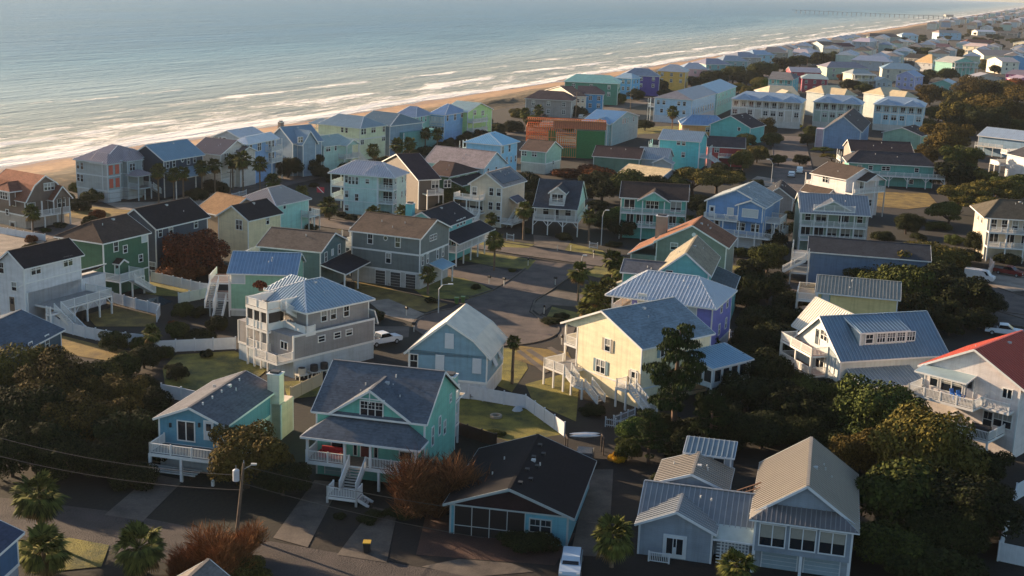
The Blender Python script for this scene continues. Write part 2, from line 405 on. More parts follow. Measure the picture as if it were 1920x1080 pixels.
    def chimney(s,u0,u1,v0,v1,z0,z1,col):
        m=MB(); m.box(u0,u1,v0,v1,z0,z1,siding(col)); m.box(u0-.08,u1+.08,v0-.08,v1+.08,z1,z1+.12,s.trim); m.box(u0+.2,u1-.2,v0+.2,v1-.2,z1+.12,z1+.35,plain('#3a3a3a'))
        m.build('chimney',s.root)
    def vents(s,pts,z):
        for u,v,zz in pts:
            m=MB(); m.cyl((0,0,-.3),(0,0,.35),.09,.09,plain('#c9c9c9')); m.build('vent_pipe',s.root).location=(u,v,zz)
    def finish(s):
        for n,m in s.parts.items(): m.build(n,s.root)
# ---------------------------------------------------------------- the setting: ground, beach, sea, roads
SD=Vector((math.sin(R_(22.7)),math.cos(R_(22.7)),0)); SEA=Vector((-SD.y,SD.x,0)); C0=Vector((-133,328,0))
def W_(s,y,z=0): return C0+SD*s+SEA*y+Vector((0,0,z))
def coast(p): q=Vector((p[0],p[1],0))-C0; return q.dot(SD),q.dot(SEA)
coast_rz=math.atan2(SD.y,SD.x)
def coastobj(name,m,kind='structure'):
    o=m.build(name); o.location=C0; o.rotation_euler=(0,0,coast_rz); return tag(o,kind=kind)
def col_mix(t,f,a,b):
    m=nd(t,'ShaderNodeMix',data_type='RGBA'); t.links.new(f,m.inputs[0])
    for i,x in ((6,a),(7,b)):
        if isinstance(x,tuple): m.inputs[i].default_value=x
        else: t.links.new(x,m.inputs[i])
    return m.outputs[2]
def ground_mat():
    m,t,b=newmat('lot_ground'); tc=nd(t,'ShaderNodeTexCoord'); o=tc.outputs['Object']
    big=noise(t,.035,5,o); mid=noise(t,.22,6,o); fine=noise(t,2.2,4,o)
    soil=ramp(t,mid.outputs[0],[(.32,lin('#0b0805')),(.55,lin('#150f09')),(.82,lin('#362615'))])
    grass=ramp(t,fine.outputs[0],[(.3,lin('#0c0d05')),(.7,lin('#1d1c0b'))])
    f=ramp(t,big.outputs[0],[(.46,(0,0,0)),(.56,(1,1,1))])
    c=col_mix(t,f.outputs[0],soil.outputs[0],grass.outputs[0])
    t.links.new(c,b.inputs['Base Color']); b.inputs['Roughness'].default_value=.95
    bp=nd(t,'ShaderNodeBump'); bp.inputs['Strength'].default_value=.4; bp.inputs['Distance'].default_value=.12; t.links.new(fine.outputs[0],bp.inputs['Height']); t.links.new(bp.outputs[0],b.inputs['Normal'])
    return m
def dune_mat():
    m,t,b=newmat('sand'); tc=nd(t,'ShaderNodeTexCoord'); o=tc.outputs['Object']; sp=nd(t,'ShaderNodeSeparateXYZ'); t.links.new(o,sp.inputs[0])
    mp=nd(t,'ShaderNodeMapping'); mp.inputs['Scale'].default_value=(.035,.16,1); t.links.new(o,mp.inputs[0])
    n=noise(t,1,7,mp.outputs[0]); n2=noise(t,.4,5,o)
    sand=ramp(t,n2.outputs[0],[(.3,lin('#87694c')),(.7,lin('#a98763'))])
    gr=ramp(t,n2.outputs[0],[(.3,lin('#2e2614')),(.55,lin('#4f4226')),(.78,lin('#866a44'))])
    # how far seaward: dune grass behind, dry sand, wet sand at the waterline
    a=nd(t,'ShaderNodeMath',operation='MULTIPLY_ADD'); a.inputs[1].default_value=22; a.inputs[2].default_value=-11; t.links.new(n.outputs[0],a.inputs[0])
    y=nd(t,'ShaderNodeMath',operation='ADD'); t.links.new(sp.outputs[1],y.inputs[0]); t.links.new(a.outputs[0],y.inputs[1])
    f1=nd(t,'ShaderNodeMapRange'); f1.inputs[1].default_value=-24; f1.inputs[2].default_value=-17; t.links.new(y.outputs[0],f1.inputs[0])
    c=col_mix(t,f1.outputs[0],gr.outputs[0],sand.outputs[0])
    f2=nd(t,'ShaderNodeMapRange'); f2.inputs[1].default_value=-9; f2.inputs[2].default_value=-4; t.links.new(y.outputs[0],f2.inputs[0])
    c=col_mix(t,f2.outputs[0],c,lin('#80614a')); t.links.new(c,b.inputs['Base Color'])
    r=nd(t,'ShaderNodeMapRange'); r.inputs[1].default_value=-9; r.inputs[2].default_value=-3; r.inputs[3].default_value=.95; r.inputs[4].default_value=.25; t.links.new(y.outputs[0],r.inputs[0]); t.links.new(r.outputs[0],b.inputs['Roughness'])
    bp=nd(t,'ShaderNodeBump'); bp.inputs['Strength'].default_value=.6; bp.inputs['Distance'].default_value=.4; t.links.new(n2.outputs[0],bp.inputs['Height']); t.links.new(bp.outputs[0],b.inputs['Normal'])
    return m
def sea_mat():
    m,t,b=newmat('sea_water'); tc=nd(t,'ShaderNodeTexCoord'); o=tc.outputs['Object']; sp=nd(t,'ShaderNodeSeparateXYZ'); t.links.new(o,sp.inputs[0])
    def mapd(sx,sy,off=(0,0,0)):
        mp=nd(t,'ShaderNodeMapping'); mp.inputs['Scale'].default_value=(sx,sy,1); mp.inputs['Location'].default_value=off; t.links.new(o,mp.inputs[0]); return mp.outputs[0]
    def math_(op,a,bv=None,c=None):
        n=nd(t,'ShaderNodeMath',operation=op)
        for i,x in enumerate((a,bv,c)):
            if x is None: continue
            if isinstance(x,(int,float)): n.inputs[i].default_value=x
            else: t.links.new(x,n.inputs[i])
        return n.outputs[0]
    def mr(x,a,bb,c=0.,d=1.,smooth=True):
        n=nd(t,'ShaderNodeMapRange',interpolation_type='SMOOTHSTEP' if smooth else 'LINEAR'); t.links.new(x,n.inputs[0])
        for i,v in enumerate((a,bb,c,d)): n.inputs[i+1].default_value=v
        return n.outputs[0]
    Y=sp.outputs[1]
    warp=noise(t,1,4,mapd(.011,.02)); yw=math_('ADD',Y,math_('MULTIPLY_ADD',warp.outputs[0],30,-15))
    fo=noise(t,1,8,mapd(.05,.16),.65); fo2=noise(t,1,6,mapd(.012,.05,(31,7,0)),.6); fo3=noise(t,1,9,mapd(.25,.6),.7)
    # whitewater density falls away from the shore, in three broken lines
    def line(c,wd,k):
        d=math_('ABSOLUTE',math_('SUBTRACT',yw,c)); return math_('MULTIPLY',mr(d,0,wd,1,0),k)
    l1=line(3,12,1.1); l2=line(33,9,.95); l3=line(64,8,.68); l4=line(104,6,.45)
    br=math_('MULTIPLY_ADD',fo2.outputs[0],5.0,-1.75)
    lines=math_('MAXIMUM',l1,math_('MULTIPLY',math_('MAXIMUM',math_('MAXIMUM',l2,l3),l4),br))
    base=mr(yw,0,90,.46,0.0)
    dens=math_('ADD',math_('MAXIMUM',lines,base),math_('MULTIPLY_ADD',fo.outputs[0],2.0,-1.08))
    dens=math_('ADD',dens,math_('MULTIPLY_ADD',fo3.outputs[0],1.0,-.5))
    dens=math_('ADD',dens,math_('MULTIPLY',mr(sp.outputs[0],-50,420,.24,0),mr(yw,50,210,1,0)))  # extra foam along the near shore, painting sun glare on the water
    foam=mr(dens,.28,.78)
    deep=ramp(t,mr(yw,0,420),[(0,lin('#8d8c78')),(.22,lin('#869896')),(.6,lin('#567c88')),(1,lin('#2f627a'))])
    var=noise(t,1,4,mapd(.004,.016)); c=col_mix(t,mr(var.outputs[0],.35,.7),deep.outputs[0],lin('#356070'))
    c2=col_mix(t,mr(yw,40,260),deep.outputs[0],c)
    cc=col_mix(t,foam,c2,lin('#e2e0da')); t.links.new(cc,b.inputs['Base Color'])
    t.links.new(mr(foam,0,1,.36,.8),b.inputs['Roughness']); b.inputs['IOR'].default_value=1.33
    # swell and chop, crests lying along the shore
    w1=noise(t,1,3,mapd(.012,.085)); w2=noise(t,1,5,mapd(.06,.28,(5,3,0)),.6); w3=noise(t,1,5,mapd(.5,1.1),.6)
    hgt=math_('ADD',math_('ADD',math_('MULTIPLY',w1.outputs[0],1.5),math_('MULTIPLY',w2.outputs[0],.8)),math_('MULTIPLY',w3.outputs[0],.22))
    hgt=math_('ADD',hgt,math_('MULTIPLY',foam,.25))
    bp=nd(t,'ShaderNodeBump'); bp.inputs['Strength'].default_value=.85; bp.inputs['Distance'].default_value=2.2; t.links.new(hgt,bp.inputs['Height']); t.links.new(bp.outputs[0],b.inputs['Normal'])
    return m
DUNE=-46
g=MB(); gm=ground_mat()
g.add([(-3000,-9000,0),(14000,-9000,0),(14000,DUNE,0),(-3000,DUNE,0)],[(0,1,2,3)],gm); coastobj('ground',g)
g=MB(); dm=dune_mat(); prof=[(DUNE,0),(-41,.7),(-36,1.4),(-31,1.0),(-26,.2),(-18,-.5),(-8,-1.1),(0,-1.6),(25,-3.2)]
xs=[-3000]+[-300+i*12 for i in range(110)]+[1100+i*120 for i in range(25)]+[4200,5500,7500,10000,14000]
rr=random.Random(3); vs=[];
for x in xs:
    for i,(y,z) in enumerate(prof):
        j=0 if i in(0,7,8) else rr.uniform(-.5,.6); vs.append((x,y+(0 if i in (0,8) else 2.2*math.sin(x*.031+i)+1.5*math.sin(x*.11+i*2)),z+(j if 0<i<5 else j*.12)))
n=len(prof); g.add(vs,[(i*n+j,(i+1)*n+j,(i+1)*n+j+1,i*n+j+1) for i in range(len(xs)-1) for j in range(n-1)],dm)
bo=coastobj('beach',g)
for p in bo.data.polygons: p.use_smooth=True
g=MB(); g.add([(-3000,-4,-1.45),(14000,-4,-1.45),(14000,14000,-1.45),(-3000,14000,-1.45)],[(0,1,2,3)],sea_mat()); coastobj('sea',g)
def pmat(kind):
    if kind in MC: return MC[kind]
    m,t,b=newmat(kind); tc=nd(t,'ShaderNodeTexCoord'); o=tc.outputs['Object']; n=noise(t,.35,6,o); f=noise(t,6,4,o)
    s={'asphalt':('#3c3532','#5f544d'),'concrete':('#3a342f','#62594f'),'old_asphalt':('#2b2625','#443c38'),'lawn':('#343a0f','#877c2c'),'dry_grass':('#4a3a14','#8c7432'),'gravel':('#6c6258','#958a7c'),'dark_lawn':('#1c1d0e','#343217'),'mulch':('#2c1a14','#4a2c20'),'water':('#123038','#1d4450')}[kind]
    a=nd(t,'ShaderNodeMath',operation='MULTIPLY_ADD'); a.inputs[1].default_value=.4; t.links.new(f.outputs[0],a.inputs[0]); t.links.new(n.outputs[0],a.inputs[2])
    r=ramp(t,a.outputs[0],[(.5,lin(s[0])),(.88,lin(s[1]))]); col=r.outputs[0]
    if kind in('asphalt','old_asphalt'):
        v=nd(t,'ShaderNodeTexVoronoi',feature='DISTANCE_TO_EDGE'); v.inputs['Scale'].default_value=.16; wn=noise(t,.9,4,o)
        mx=nd(t,'ShaderNodeMix',data_type='RGBA'); mx.inputs[0].default_value=.12; t.links.new(o,mx.inputs[6]); t.links.new(wn.outputs[1],mx.inputs[7]); 
        ad=nd(t,'ShaderNodeVectorMath',operation='MULTIPLY_ADD'); ad.inputs[1].default_value=(3,3,3); t.links.new(wn.outputs[1],ad.inputs[0]); t.links.new(o,ad.inputs[2]); t.links.new(ad.outputs[0],v.inputs[0])
        cr=ramp(t,v.outputs[0],[(0,(.45,.45,.45)),(.012,(1,1,1))]); mm=nd(t,'ShaderNodeMix',data_type='RGBA',blend_type='MULTIPLY'); mm.inputs[0].default_value=1; t.links.new(col,mm.inputs[6]); t.links.new(cr.outputs[0],mm.inputs[7]); col=mm.outputs[2]
    t.links.new(col,b.inputs['Base Color']); b.inputs['Roughness'].default_value=.1 if kind=='water' else .88
    if kind!='water':
        bp=nd(t,'ShaderNodeBump'); bp.inputs['Strength'].default_value=.5 if kind in('asphalt','concrete') else 1; bp.inputs['Distance'].default_value=.02 if kind in('asphalt','concrete') else .1; t.links.new(f.outputs[0],bp.inputs['Height']); t.links.new(bp.outputs[0],b.inputs['Normal'])
    MC[kind]=m; return m
zlev={'dry_grass':.008,'lawn':.012,'dark_lawn':.006,'mulch':.010,'gravel':.014,'concrete':.022,'asphalt':.018,'old_asphalt':.018,'water':.05}
cnt=[0]
def patch(name,kind,px,world=False,kerb=False,z=None,thick=None):
    cnt[0]+=1; zz=(z if z is not None else zlev[kind])+(cnt[0]%40)*.0004*4
    pts=[Vector((p[0],p[1],zz)) if world else P(p[0],p[1],zz) for p in px]
    # smooth outlines a little for grass
    m=MB(); m.add(pts,[tuple(range(len(pts)))],pmat(kind))
    o=m.build(name); tag(o,kind='structure' if kind!='x' else None)
    if o.data.polygons[0].normal.z<0: o.data.flip_normals()
    if kerb:
        k=MB(); cm=pmat('concrete'); n=len(pts)
        for i in kerb:
            a,b=pts[i],pts[(i+1)%n]; k.bar(a+Vector((0,0,.03)),b+Vector((0,0,.03)),.18,cm,.2)
        tag(k.build('kerb'),kind='structure')
    return o
def circ(c,r,n=40,a0=0,a1=360): return [(c[0]+r*math.cos(R_(a0+(a1-a0)*i/n)),c[1]+r*math.sin(R_(a0+(a1-a0)*i/n))) for i in range(n+(0 if a1-a0==360 else 1))]
def ribbon(name,kind,pts,wd,kerb=True):
    """a strip of constant width along world points"""
    P_=[Vector((p[0],p[1],0)) for p in pts]; Lf=[];Rt=[]
    for i,p in enumerate(P_):
        d=(P_[min(i+1,len(P_)-1)]-P_[max(i-1,0)]).normalized(); nn=Vector((-d.y,d.x,0)); Lf.append(p+nn*wd/2); Rt.append(p-nn*wd/2)
    cnt[0]+=1; z=zlev[kind]+(cnt[0]%40)*.0016; m=MB(); n=len(P_)
    m.add([(*v[:2],z) for v in Lf+Rt],[(i,i+n,i+n+1,i+1) for i in range(n-1)],pmat(kind)); tag(m.build(name),kind='structure')
    if kerb:
        k=MB()
        for S in (Lf,Rt):
            for i in range(n-1): k.bar(Vector((*S[i][:2],.05)),Vector((*S[i+1][:2],.05)),.3,pmat('concrete'),.16)
        tag(k.build('kerb'),kind='structure')
def pw(x,y): q=P(x,y); return (q.x,q.y)
# cross street from the beach road inland, cul-de-sac, foreground street, beach road, right-hand street
a=Vector(pw(560,410)); b_=Vector(pw(1120,489)); dd=(b_-a).normalized()
ribbon('street','asphalt',[a-dd*30,a,(a+b_)/2,b_,b_+dd*190],8.5)
cc=pw(912,611)
patch('cul_de_sac','asphalt',circ(cc,10.6),world=True)
patch('cul_de_sac_road','asphalt',[(985,486),(1112,500),(1062,520),(1028,545),(1000,562),(992,585),(1010,600),(900,640),(830,600),(845,578),(880,560),(925,545),(958,525),(985,505)])
k=MB(); cr=circ(cc,10.75,56)
for i in range(56):
    ang=i*360/56
    if 35<ang<118: continue
    k.bar((*cr[i],.05),(*cr[(i+1)%56],.05),.3,pmat('concrete'),.16)
tag(k.build('kerb'),kind='structure')
for pp in ([(925,543),(958,523),(985,503)],[(880,558),(925,543)],[(1112,502),(1064,521),(1030,546),(1003,563),(996,584),(1012,598)]):
    k=MB()
    for i in range(len(pp)-1): k.bar(P(*pp[i],.05),P(*pp[i+1],.05),.3,pmat('concrete'),.16)
    tag(k.build('kerb'),kind='structure')
ribbon('street','old_asphalt',[pw(-250,905),pw(-60,958),pw(160,986),pw(340,1022),pw(560,1062),pw(760,1098),pw(1000,1135),pw(1400,1190)],7.2,kerb=False)
br0=Vector(pw(545,338)); br1=Vector(pw(1050,226)); d2=(br1-br0).normalized()
ribbon('beach_road','asphalt',[br0-d2*150,br0,(br0+br1)/2,br1,br1+d2*900],8,kerb=False)
ribbon('street','asphalt',[pw(1500,380),pw(1488,330),pw(1482,290),pw(1478,255)],11)
ribbon('street','asphalt',[pw(1790,535),pw(1880,565),pw(2020,605)],13)
# lawns, drives, yards
patch('lawn','lawn',[(700,492),(840,500),(925,545),(880,560),(800,560),(780,545)]); patch('dry_grass','dry_grass',[(665,515),(700,530),(745,545),(840,570),(800,585),(740,575),(690,560),(665,545)])
patch('lawn','lawn',[(880,468),(960,480),(1005,488),(990,505),(930,500),(860,487)]); patch('lawn','lawn',[(880,440),(950,452),(1003,458),(990,465),(920,462),(880,455)])
patch('lawn','lawn',[(1035,575),(1100,590),(1080,608),(1022,600)]); patch('lawn','lawn',[(1065,455),(1130,470),(1150,485),(1110,478),(1050,468)])
patch('driveway','concrete',[(1010,560),(1040,545),(1120,555),(1080,575),(1035,572),(1012,590),(996,578)]); patch('driveway','concrete',[(1030,604),(1080,612),(1068,640),(1060,660),(1048,632)])
patch('driveway','asphalt',[(850,500),(900,495),(975,512),(948,528),(925,541),(870,522),(800,512),(800,498)]); patch('driveway','concrete',[(1002,462),(1058,470),(1075,447),(1000,440)])
patch('driveway','gravel',[(728,560),(800,590),(775,605),(720,590),(690,565)]); patch('driveway','concrete',[(700,612),(768,612),(766,632),(690,640)])
patch('driveway','concrete',[(196,965),(268,977),(345,900),(287,888)]); patch('driveway','concrete',[(512,1008),(577,1026),(640,905),(590,900)]); patch('driveway','concrete',[(632,1040),(725,1055),(745,960),(700,950)])
patch('driveway','concrete',[(1070,1040),(1140,1045),(1150,880),(1105,880)])
patch('driveway','dry_grass',[(975,648),(1065,660),(1080,690),(1045,700),(960,672)])
for q in ([(968,658),(976,656),(1030,697),(1020,700)],[(985,656),(995,654),(1052,690),(1042,694)],[(1025,652),(1034,650),(1085,680),(1076,684)]): patch('driveway_track','concrete',q)
patch('lawn','lawn',[(305,690),(330,665),(440,658),(505,690),(470,720),(380,735),(310,728)]); patch('lawn','lawn',[(530,715),(600,712),(600,742),(540,748)])
patch('dry_grass','dry_grass',[(100,625),(200,650),(300,668),(260,685),(150,668),(105,655)]); patch('lawn','lawn',[(275,527),(370,546),(340,556),(270,552)])
patch('dry_grass','dry_grass',[(215,575),(295,592),(290,612),(180,612),(160,590)]); patch('patio','concrete',[(235,556),(270,550),(300,556),(262,566)]); patch('swimming_pool','water',[(262,564),(300,556),(325,566),(290,577)])
patch('lawn','lawn',[(0,1020),(130,1008),(205,1022),(190,1062),(60,1075)]); patch('dry_grass','dry_grass',[(150,385),(250,395),(262,408),(220,420),(120,405)]); 
patch('parking_lot','gravel',[(-40,425),(60,438),(90,445),(60,480),(-40,490)]); patch('driveway','gravel',[(195,380),(290,378),(400,360),(420,375),(300,400),(225,392)])
patch('dry_grass','dry_grass',[(1640,360),(1740,362),(1760,385),(1700,392),(1630,385)]); patch('lawn','lawn',[(1190,238),(1280,236),(1300,246),(1195,252)])
patch('lawn','lawn',[(855,735),(1000,760),(1050,815),(960,830),(850,790)],z=.004); patch('lawn','lawn',[(595,405),(700,425),(640,432),(590,418)])
patch('driveway','gravel',[(1780,535),(1880,505),(1925,515),(1925,545),(1860,548)]); patch('lawn','lawn',[(1770,470),(1840,480),(1835,490),(1765,482)])
patch('driveway','gravel',[(1395,345),(1420,330),(1450,335),(1455,350)]); patch('mulch','mulch',[(780,1040),(1040,1060),(1080,1000),(800,960)])
patch('yard_path','concrete',[(790,1062),(860,1048),(960,1056),(1000,1072),(880,1082)])

patch('lawn','lawn',[(1120,498),(1180,505),(1200,520),(1120,520),(1085,512)]); patch('lawn','lawn',[(1190,480),(1400,500),(1400,508),(1200,492)]); patch('lawn','lawn',[(930,655),(975,650),(990,690),(960,735),(925,720)]); patch('lawn','lawn',[(600,440),(660,447),(650,460),(600,452)])
patch('dry_grass','dry_grass',[(640,470),(665,480),(660,500),(600,500)]); patch('lawn','lawn',[(1060,700),(1085,730),(1080,790),(1000,755),(985,720)],z=.003)
# ---------------------------------------------------------------- near and middle houses
SH='shingle'; ME='metal'
def groof(s,axis,a0,a1,prof,mat,t=.16,wallm=None,ov=.3):
    """roof with a stepped profile (gambrel, saltbox); prof = [(b,z)..] across the ridge"""
    T=(lambda a,b,z:(a,b,z)) if axis=='u' else (lambda a,b,z:(b,a,z))
    for i in range(len(prof)-1):
        (b0,z0),(b1,z1)=prof[i],prof[i+1]
        p=[T(a0-ov,b0,z0+.18),T(a1+ov,b0,z0+.18),T(a1+ov,b1,z1+.18),T(a0-ov,b1,z1+.18)]
        n=(Vector(p[1])-Vector(p[0])).cross(Vector(p[2])-Vector(p[0]))
        if n.z<0: p.reverse()
        s.slabs([p],mat,t)
        for a in (a0-ov-.03,a1+ov+.03): s.mb('trim').bar(T(a,b0,z0+.08),T(a,b1,z1+.08),.05,s.trim,.26)
    for a,sg in ((a0,1),(a1,-1)):
        s.mb('wall').prism([T(a,b,z) for b,z in prof],.12,wallm,dirn=T(sg,0,0))
# --- white house with a long deck (far left)
H=House('stilt_house','white two-storey house with black roofs and a long raised deck, left edge',(44,501),(-6,493),(152,476),8.6,wall='#c9cacc',roof=(SH,'#252327'),rise=1.9)
e=H.bx(4.85,(65,535),(174,507)); v0=e[2]; u1=e[1]
H.block(.3,u1,v0,0,0,4.8); H.shed(.3,u1,v0,0,4.8,1.3,'v0')
H.w('R',[(66.7,505),(127,490)],1.7,1.35,'dh2'); H.w('L',[(3,502)],.9,1.5); H.w('L',[(27,537)],.9,1.2); H.w('R',[(82.8,543.6)],.8,1.1,off=-v0); H.w('R',[(103,539),(117.5,535)],.8,1.4,off=-v0)
H.door('R',(136,538),.9,2.1,'#d0d0d0',off=-v0); H.w('R',[(155,524)],3.2,1.7,'dh3',off=-v0)
d=H.bx(2.9,(122,575),(209.7,553)); dl=H.loc(68,571,2.9)
dv=min(d[2],v0-2.5); H.deck(dl[0],d[1],dv,v0-.02,2.9,'v0 u1',posts=2.3,brace=True,psides='v0')
H.deck(H.loc(122,575,2.9)[0]-4.2,H.loc(122,575,2.9)[0]-2.7,dv-.9,dv-.04,2.9,'u0',posts=2)
H.stair(H.loc(122,575,2.9)[0]-1.9,dv,2.9,'v-',1.3); H.door('L',(23.6,570),1,2.1,'#6d5b4c'); H.finish()
# deck furniture
def chair(loc,rz,col,label,group):
    r=empty('deck_chair',loc,rz,label,'chair',group); m=MB(); c=plain(col,.5,.05)
    m.box(-.3,.3,-.3,.3,.34,.39,c); m.build('seat',r); m=MB(); m.prism([(-.3,.28,.38),(.3,.28,.38),(.26,.52,1.02),(-.26,.52,1.02)],.04,c,dirn=(0,1,0)); m.build('backrest',r)
    for sx in(-1,1):
        m=MB(); m.box(sx*.3-.03,sx*.3+.03,-.3,-.24,0,.6,c); m.box(sx*.3-.03,sx*.3+.03,.24,.3,0,.6,c); m.build('leg',r)
        m=MB(); m.box(sx*.3-.06,sx*.3+.06,-.34,.34,.58,.62,c); m.build('armrest',r)
    return r
def hp(H,u,v,z): return H.o+H.u*u+H.vv*v+Vector((0,0,z))
for i,(x,y) in enumerate(((150,541),(163,538),(178,536))):
    u,v=H.loc(x,y,3.0); chair(hp(H,u,v,2.9),random.random()*6,'#9fb0ac','pale patio chair on the long white deck','patio chairs on the long white deck')
# --- dark green house
H=House('green_house','dark green house with brown hipped roof beside the small swimming pool',(193,455),(105,443),(281,436),8.7,wall='#2f6149',roof=(SH,'#4a3d36'),rise=2.3,ins=(2.6,0))
H.w('R',[(217,462)],.9,1.5); H.w('R',[(234.4,467),(263.5,484)],.8,1.1); H.w('R',[(270,446.5)],1.1,1.2,'blind')
H.door('R',(219,503),.95,2.1,'#9fb5a8'); a,z=H.pl('R',219,490); H.roof(a-.9,a+.9,-1.1,-.05,z-.2,.55,'v',(0,0),.15)
H.belt(3.0,t=.1); p=H.loc(194,521,3.0); q=H.loc(268,515,3.0); v=H.loc(225,528,3.0)[1]
H.deck(0,q[0],min(v,-1.8),-.03,3.0,'v0 u1 u0',posts=2.6,psides='v0'); H.stair(q[0]-3.6,min(v,-1.8)-.65,3.0,'u+',1.15); H.finish()
# --- navy house behind it
H=House('navy_house','dark navy gabled house with black roof behind the red autumn tree',(291.7,428),(222,417),(385,405),8.0,wall='#3a4656',roof=(SH,'#262427'),rise=2.7)
H.w('R',[(300,436),(320,431),(367,419.5)],.85,1.4); H.w('L',[(285.6,499)],1.3,1.3); H.finish()
# --- brown gambrel house
H=House('gambrel_house','brown shingled house with gambrel roof and bay window, far left by the dunes',(57,377),(-22,362),(131,367),5.7,wall='#6b5a4e',base='#a59a8c',bz=2.4,roof=(SH,'#7a4f40'),main=False)
W,D=H.W,H.D; H.block(0,W,1.8,D,0,5.7,base='#a59a8c',bz=2.5); 
groof(H,'v',1.2,D,[(-.4,5.2),(W*.2,8.3),(W*.48,9.9),(W*.76,8.3),(W+.4,5.2)],shingle('#8a5c48'),wallm=siding('#6b5a4e'))
H.block(W*.58,W,.0,1.8,2.5,5.7); H.roof(W*.56,W+.2,-.1,3.2,5.4,2.3,'v',(0,0),.3)
H.deck(0,W,-.1,1.8,2.6,'v0',posts=3.2,psides='v0'); H.posts([(.1,0),(W*.28,0)],2.6,5.4)
a,z=H.pl('R',91,349.5,-1.2); H.w('R',[(a,z,1)],2.2,1.3,'dh3',off=-1.1); H.w('R',[(114.6,380)],1.7,1.7,'dh2'); H.w('R',[(W*.16,4.0,1)],1.6,1.8,'slide',off=-1.8)
H.block(-1.4,0,D*.35,D*.65,4.4,7.2); H.roof(-1.5,2.5,D*.3,D*.7,7.2,1.3,'u',(1.3,0),.3)
H.w('L',[(D*.5,6.2,1)],3.0,1.3,'dh4',off=1.4); H.w('L',[(27,382)],.8,.8); H.w('L',[(14,398)],.8,1.0); H.door('L',(24,425),1.8,2,'#b0aaa0')
H.block(0,W*.9,D,D+6,0,5.7); H.roof(0,W*.9,D,D+6,5.7,3.2,'v',(0,2)); H.finish()
# --- grey beachfront house with bays
H=House('beach_house','large grey beachfront house with hipped metal roof, coral shutters and white entry stair',(191.3,304.7),(131,300),(286.6,291),8.7,th=28,wall='#8f9da0',base='#a9b0b0',bz=2.6,roof=(ME,'#9a8f92'),rise=2.6,axis='v',ins=(3,3),trim='#b9c4c8')
W=H.W; H.belt(5.7)
for a,b in ((-.02,W*.24),(W*.38,W*.66)):
    H.block(a,b,-1.5,0,0,8.65,base='#a9b0b0',bz=2.6); H.roof(a,b,-1.5,3.2,8.65,1.7,'v',(1.6,0),.4,wall=False); H.mb('trim').box(a-.03,b+.03,-1.56,0,5.58,5.82,H.trim)
H.w('L',[(154,311),(135,308)],.8,1.5); H.w('L',[(154,334),(135.8,331)],.8,1.5)
for zz in (4.2,7.1):
    for f in(.25,.75): 
        m=MB(); m.box(-.55,.55,-.07,0,-1,1,plain('#c2604c')); H.put('shutter',m.mesh('shutter'),'R',W*.24*f,zz,1.5)
H.w('R',[(W*.31,7.1,1)],.7,1.5); H.w('R',[(W*.47,7.1,1)],1.5,1.5,'dh2',off=1.5); H.w('R',[(W*.75,7.1,1),(W*.85,7.1,1),(W*.93,7.1,1)],.7,1.4); H.w('R',[(W*.8,4.2,1),(W*.91,4.2,1)],.7,1.4)
H.door('R',(W*.12,1.25,1),2.6,2.2,'#b6bcbe',off=1.5,name='garage_door'); H.door('R',(W*.84,1.25,1),2.6,2.2,'#b6bcbe',name='garage_door')
H.deck(W*.4,W*.66,-4.2,-1.52,2.7,'u0 u1',posts=2.2,psides='v0')
H.posts([(W*.42,-4.0),(W*.64,-4.0)],2.7,5.5); H.roof(W*.38,W*.68,-4.3,-1.5,5.4,.9,'v',(1.2,0),.3,wall=False)
H.stair(W*.64,-4.4,2.7,'u+',1.3); H.finish()
# --- navy gable with pale metal roof
H=House('navy_gable_house','navy blue gabled beachfront house with pale blue roof and a round window',(307,301),(250,293),(374,288.5),8.4,wall='#24384a',roof=(ME,'#7d99a8'),rise=2.9)
H.w('R',[(314,308),(326,306),(353,301),(364.5,298)],.85,1.6); 
m=MB(); m.cyl((0,-.05,0),(0,.02,0),.55,.55,H.trim,16); m.cyl((0,-.08,0),(0,.0,0),.36,.36,glass(),16); H.put('round_window',m.mesh('round_window'),'R',*H.pl('R',342,300))
H.shed(0,H.W,-3.5,0,4.6,1.4,'v0'); H.posts([(0,-3.3),(H.W/2,-3.3),(H.W,-3.3)],0,4.6); H.finish()
# --- cream with brown ribbed roof
H=House('cream_house','cream beachfront house with brown ribbed roof and arched window',(414,290),(362,283.5),(466,280),8.2,wall='#c5beb2',roof=(ME,'#7b6a66'),rise=2.6,axis='v')
H.w('R',[(424,293.5)],1.5,1.5,'dh2'); H.w('R',[(446,288)],1.6,2.0,'dh2'); H.roof(H.W*.45,H.W,-1.5,0,8.0,1.2,'v',(0,0),.3); H.block(H.W*.47,H.W*.98,-1.4,0,0,8); H.door('R',(424,345),2.6,2.4,'#c9c9c4',name='garage_door'); H.finish()
